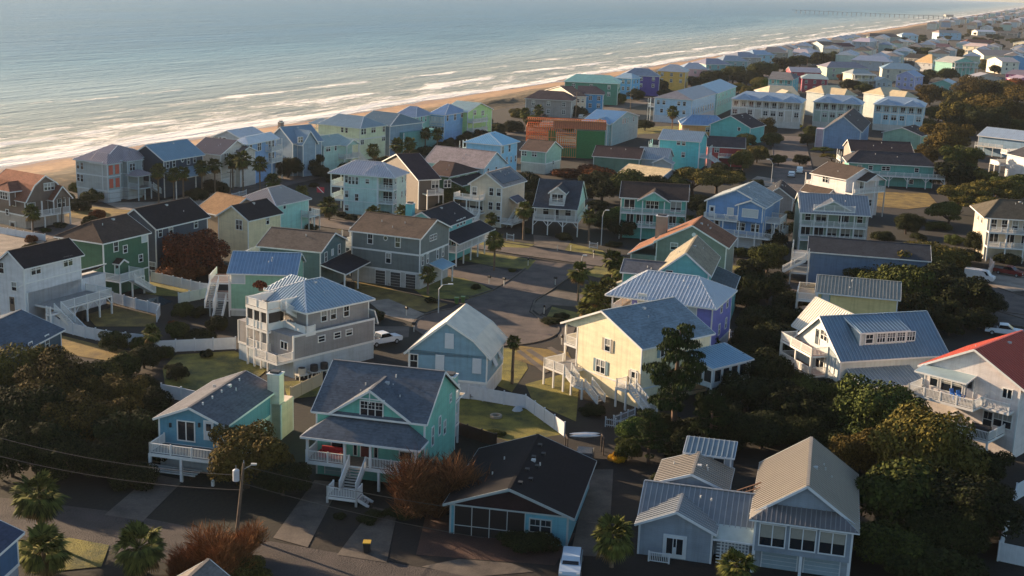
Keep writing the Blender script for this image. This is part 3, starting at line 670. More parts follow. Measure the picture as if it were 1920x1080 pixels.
# --- bright blue three storey with thin white roof
H=House('blue_house','bright blue three-storey beachfront house with thin white roof and corner balconies',(463,267.5),(438,266),(521,257),10.2,wall='#7ba4d0',roof=(ME,'#d4dade'),rise=.9,axis='u',ins=(2,0),ov=.9)
W=H.W; H.w('R',[(470,277)],.9,2.0); H.w('R',[(486,274)],1.5,2.1,'dh2'); H.w('R',[(500,267)],.5,.7); H.w('R',[(W*.82,8.6,1),(W*.82,5.6,1)],2.6,1.9,'dh3')
H.deck(W*.62,W,-1.8,-.03,7.4,'v0 u0 u1'); H.deck(W*.62,W,-1.8,-.03,4.6,'v0 u0 u1'); H.posts([(W*.63,-1.7),(W-.1,-1.7)],0,10); H.door('R',(459,338),2.8,2.3,'#c9c9c4',name='garage_door'); H.finish()
H=House('beach_house','grey house with broad white metal roof right on the beach behind the blue house',(455,262),(401,256.5),(497,254),7.5,wall='#a8aeb2',roof=(ME,'#c4c6c8'),rise=1.9,axis='u',ins=(0,0)); H.w('L',[(407,260.5),(414,261.2),(420,262)],1.2,1.0); H.finish()
# --- blue-grey cross gabled
H=House('gabled_house','blue-grey cross-gabled beachfront house with a chimney right of the bright blue one',(549,268),(508,261),(600,262),8.4,wall='#7c95a8',roof=(ME,'#8297a6'),rise=3.4)
W=H.W; H.roof(W*.12,W*.62,-2.2,3,8.2,3.0,'v',(0,0),.35); H.block(W*.15,W*.59,-2.1,0,0,8.2); H.w('R',[(563,262)],1.5,1.3,'dh2',off=2.1); H.chimney(W*.3,W*.42,H.D-1,H.D,8,12.6,'#6b5a50'); H.finish()
# --- small mint house with stair
H=House('mint_cottage','small pale mint beachfront cottage with a long white stair',(607,274),(575,269),(657,266.5),6.6,wall='#9fc3ba',roof=(ME,'#a3b3ae'),rise=2.0,axis='u',ins=(0,2))
W=H.W; H.w('R',[(615,279)],1.6,1.3,'dh2'); H.w('R',[(629,277)],.7,1.3); H.deck(W*.5,W,-2.2,-.03,3.1,'v0 u0 u1',posts=2.6,psides='v0'); H.roof(W*.55,W,-2.3,1,6.4,1.3,'v',(0,0),.3); H.posts([(W*.57,-2.2),(W-.1,-2.2)],3.1,6.4); H.stair(W+.7,-1.4,3.1,'v-',1.2); H.finish()
# --- pale yellow large
H=House('yellow_beach_house','large pale yellow beachfront house with grey hipped roof and dark shutters',(675,240.5),(592,232.5),(730,235.5),8.9,wall='#c9cfa6',roof=(ME,'#8f9fa6'),rise=2.4,axis='v',ins=(3.2,2.5),trim='#cfd2c6')
W=H.W; H.belt(5.8,t=.22); H.w('R',[(679,247),(684,246)],.8,1.5); H.w('R',[(700,243.5)],1.8,1.5,'dh2'); H.w('R',[(719,241.5),(726,240.5)],.9,1.6); H.w('R',[(679,266),(721,259)],1.3,1.4,'dh2'); H.w('L',[(642,243.5),(650,244.5)],.8,1.3)
H.deck(0,5,H.D,H.D+3,5.8,'u0 v1',posts=3,pz=8.8); H.deck(0,5,H.D,H.D+3,2.8,'u0 v1'); H.roof(-.1,6,H.D-.5,H.D+3.1,8.8,1.1,'v',(0,1.5),wall=False); H.finish()
# --- blue-grey with teal wing
H=House('bluegrey_house','blue-grey house with dark hipped roof and flat deck wing behind the pale yellow house',(731,236),None,(792,229),8.6,D=12,wall='#6f8fa3',roof=(ME,'#74868c'),rise=2.6,axis='v',ins=(2.5,0)); H.block(H.W*.3,H.W*1.35,-1.5,3,0,6.4,'#4d8f8a'); H.finish()
H=House('teal_house','pale teal house with grey hipped roof standing behind the row of palms',(779,219.5),(740,216.5),(812,214),8.6,wall='#84c2b4',roof=(ME,'#8f9cae'),rise=2.4,axis='v',ins=(2.4,2),trim='#d2dadd'); H.w('L',[(757,223.5)],.9,1.6); H.w('R',[(783,224.5),(790,223.5),(798,222.5),(806,221.5)],.8,1.6); H.finish()
H=House('columned_house','sky blue beachfront house with white arched porch columns',(833,216),(806,213.5),(873,209),8.8,wall='#6ea8d4',roof=(ME,'#8ba3bd'),rise=2.6,axis='v',ins=(2.2,2.2))
H.w('R',[(839,221),(866,214.5)],.9,1.8); H.w('R',[(853,219)],1.4,1.9,'dh2'); H.deck(-.3,0,.5,H.D*.9,5.7,'u0'); 
for i in range(5): H.w('L',[(H.D*(.12+.2*i),7.2,1)],1.2,1.8,'blind'); H.w('L',[(H.D*(.12+.2*i),4.2,1)],1.2,1.8)
H.finish()
H=House('lime_house','lime green beachfront house with white metal roof',(877,210),(842,205),(913,204),9,wall='#a9cf7e',roof=(ME,'#b4c2bc'),rise=2.3,axis='v',ins=(0,0)); W=H.W; H.w('R',[(890,211),(905,212)],1.4,1.4,'dh2'); H.deck(0,W*.6,-2.2,-.03,3,'v0 u0 u1',posts=3); H.deck(0,W*.6,-2.2,-.03,5.9,'v0 u0 u1'); H.posts([(.1,-2.1),(W*.55,-2.1)],3,8); H.finish()
# --- mint three storey, centre left
H=House('mint_house','pale mint three-storey house with whitish hipped metal roof and stacked corner balconies',(737.8,331.5),(641,326),(773.4,323.5),8.7,wall='#a9ccc6',roof=(ME,'#b9b5b8'),rise=2.3,axis='v',main=False,trim='#cfd8d8')
W,D=H.W,H.D; nb=3.6
H.block(0,W,nb,D,0,8.7); H.block(2.0,W,0,nb,0,8.7); H.roof(0,W,0,D+3,8.7,2.2,'v',(4,4),.55); H.roof(-.0,5.5,D*.28,D*.62,8.7,1.7,'u',(1.8,0),.35,wall=False)
for z in (2.9,5.8): H.deck(.02,2.0,.02,nb,z,'u0 v0'); H.belt(z-.1,u0=-.04,v0=nb,t=.07)
H.posts([(.12,.12),(.12,nb-.12)],0,8.6)
for z in(2.9,5.8): H.w('L',[(nb/2,z+1.15,1)],2.4,2.0,'dh2',off=-2.0)
H.w('L',[(639+6,335)],.6,1.5); H.w('L',[(656,338),(662.7,338.4),(669.3,339)],.55,1.5); H.w('L',[(689,340)],.8,.9); H.w('L',[(645,363),(669,370)],.75,1.4); H.w('L',[(645,389)],.8,1.2)
H.w('R',[(741,340),(754.5,336.7),(762.5,333.5)],.55,1.2); H.w('R',[(741,368),(753,364.5),(762,361)],.55,1.3); H.w('R',[(741,395)],.6,1.3)
for z in(2.9,5.8): H.deck(.1,W*.75,D,D+3.2,z,'u0 v1 u1')
H.posts([(.2,D+3.1),(W*.72,D+3.1),(.2,D+.1)],0,8.6); H.finish()
# --- grey main house, centre
H=House('grey_house','grey two-tone house with brown gabled roof, white bands and garage level, above the cul-de-sac',(788,447),(662,431),(838,426),8.6,wall='#6a7371',base='#b3b2ac',bz=2.7,roof=(SH,'#564a41'),rise=2.1,axis='v')
H.belt(5.75,t=.14); H.w('L',[(694.4,447.5),(746,454.3)],.85,1.6); H.w('L',[(728.4,484)],.85,1.6)
m=MB(); m.cyl((0,-.04,0),(0,.02,0),.42,.42,H.trim,16); m.cyl((0,-.06,0),(0,0,0),.3,.3,glass(),16); H.put('round_window',m.mesh('round_window'),'L',*H.pl('L',723,446.5))
H.w('R',[(812,445)],2.4,.85,'dh4'); H.w('R',[(792,489),(801.5,484.5),(820,476.5),(830,472)],.6,1.5)
for i in range(3): H.door('L',(1.6+i*2.8,1.25,1),1.8,2.3,'#3a3c3e',name='garage_door')
H.deck(.5,H.W*.8,H.D,H.D+2.2,5.7,'v1 u0',posts=3,pz=8.4); H.deck(.5,H.W*.8,H.D,H.D+2.2,2.8,'v1 u0')
H.shed(H.W*.35,H.W*.75,-2.2,0,2.9,.7,'v0',mat=metal('#8fb0c0'),k=ME); H.posts([(H.W*.36,-2.1),(H.W*.74,-2.1)],0,2.9); H.finish()
# --- turquoise behind grey
H=House('turquoise_porch_house','turquoise house with dark roof and deep white porch behind the grey house',(831,426),(758,415.5),(876,404),6.9,wall='#58b3b4',roof=(SH,'#2b2d33'),rise=2.2)
e=H.bx(4.3,(839,456),(898,437)); v0=min(e[2],-3); H.w('R',[(858,419),(864,416.5),(870,414)],.75,1.1)
H.shed(0,H.W*1.25,v0,0,4.2,1.3,'v0'); H.deck(0,H.W*1.25,v0+.3,-.02,2.7,'v0 u0 u1',posts=3.4,psides='v0',pz=4.3); H.w('R',[(2,3.7,1),(4.5,3.7,1),(7,3.7,1)],1.8,1.4,'slide'); H.chimney(-.2,1,H.D-2.2,H.D-.9,7,10.4,'#4fb0b8'); H.finish()
# --- beige three storey with dark roof panels
H=House('beige_house','beige three-storey house with dark solar panels on its grey roof and white front stair',(941.5,350),(884,343),(980.4,337.5),8.6,wall='#c4b8a2',roof=(SH,'#8d8580'),rise=2.4,axis='u')
W,D=H.W,H.D; b=D*.52
H.w('L',[(921.5,359.5),(936,360.5)],.9,1.5); H.w('L',[(920,386),(935.5,387)],.9,1.5); H.w('L',[(935,411)],1,1.2)
for p in ([(1,.3),(W-1,.3),(W-1,D*.42),(1,D*.42)],):
    sl=2.4/(D/2); m=MB(); m.prism([(u,v,8.6+sl*v+.26) for u,v in p],.06,plain('#22262c',.25)); m.build('solar_panel',H.root)
H.deck(-2.6,-.02,b,D+2.5,5.7,'u0 v1 v0',posts=3,psides='u0'); H.deck(-2.6,-.02,b,D+2.5,2.9,'u0 v1'); H.w('L',[(b+2,4.2,1)],3,2,'slide'); H.w('L',[(b+2.5,7,1)],1,1.8)
H.stair(-3.2,b+.3,2.9,'u-',1.6); H.shed(W*.35,W*.7,-1.6,0,4.9,.9,'v0',mat=shingle('#5a5f70'),k=SH); H.stair(W*.5,-1.2,2.6,'u-',1.1)
H.deck(-.5,W*.6,-3,-.05,1.2,'v0 u0 u1'); H.finish()
# --- white stilt house with dormer
H=House('dormer_stilt_house','white beach house on stilts with steep dark roof and white balcony dormer',(1079.4,392),(1001.5,388.5),(1106,371),5.7,wall='#c6c2ba',roof=(SH,'#41444a'),axis='v',main=False)
W,D=H.W,H.D; H.block(2.2,W,0,D,3.1,5.8); H.deck(0,W,-.6,D+.3,3.1,'u0 v0 v1',posts=3.6,brace=True,psides='u0 u1'); H.posts([(.15,0),(.15,D/2),(.15,D)],3.1,5.6)
groof(H,'v',-.1,D+.1,[(-.4,5.4),(1.6,6.1),(W*.52,10.1),(W+.3,5.3)],shingle('#43464c'),wallm=siding('#b9d0cf'))
dz=5.9; dm0,dm1=D*.3,D*.66; H.block(1.6,W*.5,dm0,dm1,6,8.6,'#d3d3d3'); H.roof(1.4,W*.52,dm0,dm1,8.5,1.1,'u',(0,0),.35); H.deck(.5,1.6,dm0,dm1,6.3,'u0 v0 v1'); H.w('L',[((dm0+dm1)/2,7.4,1)],2.2,1.5,'dh2',off=-1.6)
H.w('L',[(1.8,4.6,1),(D-2,4.6,1)],1.1,1.5,off=-2.2); H.door('L',(D*.5,4.2,1),1,2.1,'#3a4448',off=-2.2); H.finish()
# --- teal two-balcony house
H=House('teal_balcony_house','teal house with two full-width white balconies and a small front gable',(1288,376),(1165,369),None,8.3,W=10,wall='#4aa596',roof=(SH,'#3d3431'),rise=2.3,axis='v')
D=H.D; mid=D*.5; H.roof(-1.5,3.4,mid-2.9,mid+2.9,8.1,1.7,'u',(0,0),.35,tri='#6fbfae'); 
H.deck(-1.7,-.02,0,D,5.5,'u0 v0 v1',posts=4,pz=8); H.deck(-1.7,-.02,0,D*.72,2.8,'u0 v0',brace=True)
H.w('L',[(D*.87,6.9,1),(D*.16,6.9,1)],2.0,1.9,'slide'); H.w('L',[(D*.52,7.0,1)],2.4,1.5,'dh3'); H.w('L',[(D*.2,4.1,1),(D*.35,4.1,1),(D*.55,4.1,1),(D*.7,4.1,1),(D*.85,4.1,1)],1.3,1.9,'slide'); H.finish()
# --- blue house with decks
H=House('blue_deck_house','cobalt blue house with white decks and a large shuttered picture window',(1434.7,387),(1324,376.5),None,8.7,W=13,th=24,wall='#5a8cc0',base='#b9bdc0',bz=2.6,roof=(SH,'#8c9496'),rise=2.6,axis='u')
D=H.D; H.roof(-1.6,4,D*-.02,D*.44,8.6,1.1,'u',(0,0),.35,tri='#5b8fc4'); H.block(-1.6,0,0,D*.42,5.6,8.6); H.w('L',[(D*.21,7.3,1)],3.0,1.5,'blind',off=1.6)
H.deck(-1.7,-.02,D*.42,D,5.5,'u0 v1'); H.door('L',(D*.9,6.7,1),1,2,'#c8ccd0'); H.w('L',[(D*.58,6.9,1)],1.1,1.5,'blind'); H.deck(-1.9,-.02,-2.2,D*.66,2.7,'u0 v0',posts=3.6,pz=5.5); H.deck(1,H.W*.7,-3,-.03,2.7,'u0 v0 u1',posts=3); H.deck(1,H.W*.5,-3,-.03,5.5,'u0 v0 u1',posts=3)
H.w('L',[(D*.38,4.2,1),(D*.14,4.2,1)],1.5,1.4,'dh2'); H.door('L',(D*.8,4.1,1),1.1,2.1,'#c0c4c8'); H.door('L',(D*.3,1.2,1),4.2,2.2,'#c4c6c6',name='garage_door'); H.finish()
for i in(0,1):
    u,v=-.8,D*(.62+.2*i); chair(hp(H,u,v,5.5),1.2,'#d8d8d4','white deck chair on the blue house upper deck','chairs on the blue house deck')
# --- sage gable with brown roof
H=House('sage_house','sage grey gabled house with long brown roof and a tall chimney',(1362.5,464),(1232,451),(1373.6,445),7.8,wall='#6f7f74',roof=(SH,'#7a5440'),rise=3.1,axis='u')
H.w('L',[(1264,462)],1.1,1.1); H.shed(0,H.W,H.D,H.D+4.5,5.2,2.4,'v1'); H.block(0,H.W,H.D,H.D+4.3,0,5.2); H.chimney(H.W*.6,H.W*.6+1.3,H.D-.5,H.D+1.4,5,11,'#8d8573')
m=MB(); m.cyl((0,-.05,0),(0,.02,0),.35,.35,H.trim,12); H.put('gable_vent',m.mesh('gable_vent'),'L',*H.pl('L',1301,440)); H.finish()
# --- turquoise gable
H=House('turquoise_gable_house','turquoise gabled house with tan and grey roofs squeezed behind the violet house',(1329,514.5),(1240,506),(1343,480),8.0,wall='#4fa7a9',roof=(SH,'#87806f'),rise=2.9)
H.block(1,7,H.D,H.D+6,0,7,'#4aa596'); H.roof(1,7,H.D-2,H.D+6,7,1.3,'v',(0,0),.35,mat=shingle('#5b5f66')); H.shed(-.5,8,H.D+6,H.D+9,3,1.4,'v1'); H.shed(1,H.W,-3.5,0,4.9,1.3,'v0',mat=shingle('#48545a')); H.block(1,H.W,-3.4,0,0,4.9); H.w('L',[(1255,510)],1,.5,'thin'); H.finish()
# --- violet house
H=House('violet_house','violet-blue house with striped metal hipped roof behind the pale yellow house',(1337,575.5),(1186,554),(1366,543),8.2,wall='#6a70c0',base='#c6c6c8',bz=2.2,roof=(ME,'#b4bcc4'),rise=2.6,axis='v',main=False)
W,D=H.W,H.D; H.block(0,W,0,D,0,8.2,'#6a70c0','#c6c6c8',2.2); H.roof(0,W,0,D+3,8.2,2.5,'v',(3.6,3.6),.6)
H.w('L',[(1298,586)],1.1,2.0,'blind'); H.w('L',[(1204,566)],1.1,2.2,'blind'); H.w('R',[(W*.45,7,1),(W*.75,7,1)],.8,1.4); H.w('R',[(W*.4,4,1),(W*.75,4,1)],.8,1.4)
for z in (2.6,5.6): H.deck(0,W*.8,D,D+2.8,z,'u0 v1')
H.posts([(.1,D+2.7),(W*.4,D+2.7),(W*.8,D+2.7)],0,8.1); H.block(2,W,D,D+.2,5.6,8.1,'#b98a4e'); H.finish()
# --- pale yellow house, sunlit gable
H=House('pale_yellow_house','pale yellow gabled house with blue-grey roof and curved white entry stair',(1204,653),(1088,612),(1328,623),7.6,wall='#e6d6ac',roof=(SH,'#76858e'),rise=3.0,main=False)
W,D=H.W,H.D; H.block(0,W,0,D,0,7.6); H.roof(0,W,0,D+2.4,7.6,3.0,'u',(0,0),.4); H.belt(2.4,t=.1)
H.mb('wall').prism([(.02,D,7.5),(.02,D+2.4,7.5),(.02,D,8.9)],.12,siding('#e6d6ac'),dirn=(1,0,0))
H.w('L',[(1140,647)],.9,1.5,shut='#a49a88'); H.w('L',[(1126.7,687)],1.5,1.6,'dh2',shut='#6f8a94'); H.w('L',[(1190,709)],1.0,1.5,shut='#a49a88'); H.w('R',[(1245.5,656)],1.3,1.6,'dh2',shut='#6f8f98'); H.w('R',[(1233,704)],1.0,1.5,shut='#6f8f98')
H.deck(0,W*.8,D,D+2.3,5.0,'u0 v1'); H.deck(0,W*.8,D,D+2.3,2.5,''); H.posts([(.1,D+2.2),(W*.4,D+2.2),(W*.8,D+2.2)],0,7.6)
# curved entry stair: upper flight, landing, lower flight
H.deck(-3.4,-.05,D-1.5,D+2.3,2.5,'u0 v1',posts=2.2,psides='u0'); H.stair(-2.7,D-1.5,2.5,'v-',1.25,z0=1.5); q=(-2.7,D-1.5-5*.29)
H.deck(-3.5,-1.5,q[1]-2.1,q[1],1.5,'u0',posts=1.9,psides='u0'); H.stair(-2.4,q[1]-2.1,1.5,'v-',1.25)
H.deck(-1.9,-.05,.4,2.2,2.5,'u0 v1',posts=1.7,psides='u0'); H.stair(-.9,.35,2.5,'v-',1.1); H.door('L',(1.2,3.55,1),.9,2.0,'#c8c4b4')
# sunroom at the back
H.block(W*.62,W+2.5,-4.6,-.02,2.4,4.9,'#b8c4c8'); H.shed(W*.62,W+2.5,-4.6,0,4.9,.9,'v0',mat=metal('#7fa0b4'),k=ME); H.posts([(W*.63,-4.5),(W+2.4,-4.5),(W*1.0,-4.5)],0,2.4); 
H.w('L',[],1); H.w('R',[(W*.62+1+i*1.55,3.85,1) for i in range(int((W*.38+2.5)/1.55))],1.15,1.5,'thin',off=4.6); 
for i in range(3):
    f,g=win_meshes(1.15,1.5,'thin',WHITE); o=link('window',f,H.root,(W*.62-.01,-4.0+i*1.5,3.85),(0,0,-math.pi/2)); link('pane',g,o)
H.finish()
# --- slate blue house with cream roof, centre
H=House('slate_blue_house','slate blue house with cream metal roof and white storm shutters in the centre foreground',(914,669),(764,657),(952,634),5.6,wall='#6f9bb2',base='#bfc5ca',bz=1.5,roof=(ME,'#b5ab9a'),main=False)
W,D=H.W,H.D; H.block(0,W,0,D,0,5.6,'#6f9bb2','#bfc5ca',2.2)
cr=metal('#d8cebb',.1,.55); pr=[(-.5,5.25),(D*.17,7.4),(D*.52,9.4),(D+.5,5.0)]; groof(H,'u',0,W,pr,cr,wallm=siding('#6f9bb2'))
sw=MB(); sw.box(-.55,.55,-.12,-.03,-.95,.95,plain('#cdd4da',.5,.03)); 
for i in range(12): sw.box(-.5,.5,-.14,-.12,-.9+i*.15,-.84+i*.15,plain('#b9c2ca',.5,.03))
sm=sw.mesh('storm_shutter')
for p in ((843,639),(825,679),(894.4,686)):
    a,z=H.pl('L',*p); H.put('storm_shutter',sm,'L',a,z)
for a in (W*.35,W*.7):
    o=H.put('storm_shutter',sm,'R',a,4.4); o.rotation_euler=(R_(-28),0,0)
H.w('L',[(773.6,676)],.9,1.6); H.finish()
# --- taupe house with roof deck
H=House('taupe_house','taupe two-tier house with blue metal roof, white rooftop deck and screened porches',(550,633),(490,613),(710,601),5.4,th=41.5,wall='#8f8b88',base='#aeb9be',bz=1.6,main=False,roof=(ME,'#92a3ae'),trim='#e2dfd8')
W=H.W; u0,_=H.loc(575.5,583.3,8.1); v1=H.loc(575.5,583.3,8.1)[1]; u1=H.loc(692,559,8.1)[0]; DD=11.5
H.block(0,W,0,DD,0,5.4,'#8f8b88','#aeb9be',2.4); H.mb('trim').box(-.06,W+.05,-.06,.1,5.35,5.6,H.trim)
H.block(u0,u1,max(v1,.4),DD,5.4,8.1); vv=max(v1,.4); H.roof(u0,u1,vv,DD,8.1,2.3,'u',(3.8,3.8),.6); H.shed(u1,W+.3,.2,DD,5.5,1.0,'u1')
H.roof(u0+4,u1-3,DD-3,DD+3,8.1,1.9,'v',(0,3),.4,wall=False); H.block(u0+4,u1-3,DD,DD+3,0,8.1)
c=H.loc(502,697,0); l=H.loc(445.6,686.7,0); pu=c[0]; pv0=c[1]; pv1=l[1]
for z,rl in ((2.6,'u0 v0 v1'),(5.3,'u0 v0 v1')): H.deck(pu,u0+.3,pv0,pv1,z,rl,solid=(z>3),sp=.12)
H.deck(pu,u0+1.2,pv0,pv1,8.1,'u0 v1 v0',solid=True,t=.4,floor='#77706a')
n=4
for i in range(n): 
    v=pv0+.12+(pv1-pv0-.24)*i/(n-1); H.posts([(pu+.12,v)],0,7.8,.22); H.posts([(pu+3.0,v)],0,5.2,.2)
scr=plain('#3c342f',.6)
m=MB(); 
for i in range(n-1):
    a=pv0+.3+(pv1-pv0-.3)*i/(n-1); b=pv0+(pv1-pv0)*(i+1)/(n-1)-.1; m.box(pu+.16,pu+.2,a,b,6.3,7.7,scr)
m.box(pu+.4,pu+2.2,pv0+.14,pv0+.18,6.3,7.7,scr); m.build('insect_screen',H.root)
H.deck(pu+2.6,u0+.5,0,pv0-.02,5.4,'u0 v0',solid=True); H.stair(pu+2.0,pv0-.8,8.1,'u+',1.1,z0=5.4)
H.block(pu+3.2,u0+1,pv0+.2,pv1,0,5.2,'#a89c8e'); H.w('L',[(pv0+1.5,6.8,1)],1.8,1.9,'slide',off=-(pu+3.2) if pu+3.2>0 else 0)
H.w('R',[(H.pl('R',607,596,-vv)[0],7.0,1),(H.pl('R',624.5,591,-vv)[0],7.0,1),(H.pl('R',649,583,-vv)[0],7.0,1)],.85,1.35,off=-vv); H.w('R',[(602.5,635),(632,628.5),(654,623)],1.0,.7)
H.w('L',[(1.8,4.0,1)],1.3,.9,'slide'); H.deck(-2.6,-.03,-.0,pv0,2.5,'u0 v0'); 
H.finish()
bm=MB(); 
# --- mint house with blue roof behind taupe
H=House('mint_gable_house','mint green house with blue ribbed metal roof behind the rooftop-deck house',(553,514.5),(431,511),None,6.6,W=9,wall='#7fb295',roof=(ME,'#7c95ab'),rise=2.1,axis='v',base='#b9bdb6',bz=1.0)
H.w('L',[(443,521)],1.9,1.6,'blind'); D=H.D; H.deck(-.5,5,D,D+3,5.2,'u0 v1',posts=3,floor='#8a5c48'); H.deck(-.5,5,D,D+3.2,2.6,'u0 v1',floor='#8a5c48'); H.stair(-1.4,D+2,5.2,'u-',1.2,z0=2.6); H.stair(-1.4,D+1.0,2.6,'u-',1.3); H.finish()
# --- dark teal, brown roof
H=House('dark_teal_house','dark teal house with brown gabled roof and black porch roof left of the grey house',(601,471.7),(489,459.5),(643,449.5),6.9,wall='#4d6b6e',roof=(SH,'#5a524c'),rise=2.0,axis='v')
H.w('R',[(610.5,482),(635.5,467)],.8,1.5); H.w('R',[(623,473)],.6,.9,'blind'); v0=-4.2; H.shed(0,H.W*1.15,v0,0,3.6,1.1,'v0',mat=shingle('#2b2a30')); H.posts([(.1,v0+.1),(H.W*.55,v0+.1),(H.W*1.1,v0+.1)],0,3.6)
D=H.D; H.deck(0,7,D,D+2.6,4.8,'u0 v1 u1',posts=2.5,solid=True); H.w('L',[(D+1.2,3.6,1)],1.6,1.2,'dh2'); H.finish()
# --- cream with black roof
H=House('cream_gable_house','cream gabled house with black roof in front of the pale teal hip-roofed house',(465,412.5),(410,404),(525,398.6),6.6,wall='#d6c69c',roof=(SH,'#232327'),rise=2.1)
H.w('L',[(448.6,421.5)],1.3,1.7,'dh2'); H.w('R',[(501.5,413)],.8,1.4); H.finish()
H=House('tan_roof_house','tan house with a broad tan roof beside the wooden utility pole',(420,404),(369,393),None,6.0,W=10,wall='#7d6c54',roof=(SH,'#86694c'),rise=2.6,axis='v'); H.finish()
H=House('pale_teal_house','pale teal house with tan and blue hipped roof and small side deck',(517,385),(451,373.5),(571,371),6.3,wall='#93c9c0',roof=(ME,'#a89c94'),rise=2.3,axis='u',ins=(3.5,2.5)); H.w('R',[(533,386)],.7,1.1); H.w('L',[(458,378.5),(466,379.5),(474,380.5)],.8,.7); H.deck(H.W*.75,H.W+1,-2,-.02,3.2,'v0 u0 u1',posts=2.2); H.finish()
# --- front left teal cottage with chimney
H=House('chimney_cottage','teal cottage with long slate roof and tall white chimney, raised on posts, lower left',(418.9,798),(299,782),(512,729),5.3,wall='#4c8ca4',roof=(SH,'#5a5c63'),rise=1.45,base='#a9b4b8',bz=2.6)
W,D=H.W,H.D; e=H.bx(2.7,(282,847),(368,860)); du=min(e[0],-2.2)
H.deck(du,-.03,-.3,e[3],2.7,'u0 v1 v0',posts=4.3,psides='u0',floor='#4a5a60',t=.35,pw=.26); H.w('L',[(349.4,808)],1.8,2.0,'slide'); H.door('L',(391.7,808),.9,2.0,'#c2c8cc')
H.chimney(W*.9,W*1.0,-1.1,.3,0,7.3,'#e0d0bc'); H.vents([(W*(.12+.17*i),D*.5-.6,5.3+1.3) for i in range(5)],0)
for i,v in enumerate((D*.78,D*.36)):
    a,z=H.pl('L',320+i*54,797); m=MB(); m.box(-.1,.1,-.16,0,-.2,.25,plain('#20262c',.4)); H.put('wall_lamp',m.mesh('wall_lamp'),'L',a,z)
H.block(W*.9,W+2,-1.3,-.02,0,4.0,'#c9b8a0'); H.finish()
for i,(x,y) in enumerate(((352,822),(366,824))):
    u,v=H.loc(x,y,3.1); chair(hp(H,u,v,2.7),R_(20+i*12),'#a9c9c0','pale green adirondack chair on the front deck of the chimney cottage','adirondack chairs on the cottage deck')
r=empty('rowing_boards',P(322,893,0),H.root.rotation_euler[2]-math.pi/2,'stack of long white boards on racks under the cottage deck','boards')
for i in range(4): m=MB(); m.box(-3.2,2.6,-.12+i*.5,.05+i*.5,.3,.42,plain(WHITE)); m.build('board',r)
m=MB(); m.box(-2.9,-2.8,-.2,1.8,0,.3,plain('#5a4a3c')); m.box(2.1,2.2,-.2,1.8,0,.3,plain('#5a4a3c')); m.build('rack',r)
# --- front teal craftsman
H=House('craftsman_house','teal craftsman house with wide front porch, gabled slate roof and wooden front stair',(797,790),(596,764),(848,727),7.0,wall='#5fb5a4',roof=(SH,'#5a6068'),rise=3.4,axis='v',ov=.5)
W,D=H.W,H.D; mid=D*.49
H.roof(-.15,W*.5,mid-3.9,mid+3.9,7.0,2.6,'u',(0,0),.4,tri='#5fb5a4'); H.w('L',[(697,767)],2.3,1.5,'grid',off=.17)
a,z=H.pl('L',696,738); m=MB(); m.box(-.05,.05,-.5,-.42,-.9,.7,H.trim); m.box(-1.6,1.6,-.5,-.42,-.5,-.38,H.trim); H.put('gable_bracket',m.mesh('gable_bracket'),'L',a,z)
e=H.bx(5.1,(572,811),(786,843)); pu=e[0]+.4; pv0=e[2]+.4; pv1=e[3]-.3
H.roof(pu,0,pv0,pv1,5.0,1.9,'v',(2.6,2.6),.45,wall=False) if False else None
Z0,Z1=5.0,6.55; o=.45; p=[(pu-o,pv0-o,Z0),(0,pv0-o+2.2,Z1),(0,pv1+o-2.2,Z1),(pu-o,pv1+o,Z0)]
H.slabs([[p[0],p[1],p[2],p[3]][::-1],[(pu-o,pv0-o,Z0),(0,pv0-o,Z0),(0,pv0-o+2.2,Z1)],[(pu-o,pv1+o,Z0),(0,pv1+o-2.2,Z1),(0,pv1+o,Z0)]],H.rmat)
for q in (((pu-o,pv0-o,Z0-.1),(pu-o,pv1+o,Z0-.1)),((pu-o,pv0-o,Z0-.1),(0,pv0-o,Z0-.1)),((pu-o,pv1+o,Z0-.1),(0,pv1+o,Z0-.1))): H.mb('trim').bar(*q,.06,H.trim,.22)
sc0=H.loc(676,866,2.5)[1]; sw=1.7
m=MB(); H.deck(pu,-.03,pv0,pv1,2.4,'v1 v0',posts=4,psides='u0',floor='#7c736a',t=.4,pw=.24); 
H.rail([(pu+.06,pv0),(pu+.06,sc0-sw/2)],2.4); H.rail([(pu+.06,sc0+sw/2),(pu+.06,pv1)],2.4); H.posts([(pu+.1,v) for v in (pv0+.1,sc0-sw/2-.5,sc0+sw/2+.5,pv1-.1)],2.4,4.95,.24)
zm=.75; q=H.stair(pu,sc0,2.4,'u-',sw,z0=zm); H.deck(q[0]-1.7,q[0],sc0-sw*.9,sc0+sw*.9,zm,'u0 v1 v0',zp=0,h=.95,posts=2); H.stair(q[0]-.8,sc0-sw*.9,zm,'v-',1.2,rail=False)
H.door('L',(sc0,3.5,1),1.0,2.1,'#5c1f20'); H.w('L',[(sc0-1.1,3.5,1),(sc0+1.1,3.5,1)],.35,1.9,'thin'); H.w('L',[(633,827),(761,847)],1.2,1.4); H.w('R',[(823.6,798),(810.5,818)],.6,1.9); H.w('R',[(W*.8,6.6,1)],.5,.8); H.w('R',[(W*.62,4,1)],.7,1.4)
H.door('L',(D*.8,1.2,1),2.6,2.1,'#8fb0b0',name='garage_door')
for z in(2.5,5.2): H.deck(W,W+2.2,.2,D*.5,z,'v0 u1')
H.posts([(W+2.1,.3),(W+2.1,D*.5)],0,6.8)
H.block(W,W+4.5,1,D-1,0,4.6,'#c9c2b4'); H.shed(W,W+4.5,.6,D+2,4.8,.35,'u1',mat=shingle('#b3a48c')); H.chimney(W+2.4,W+3.9,.9,2.3,3,7.3,'#6fb2aa'); H.finish()
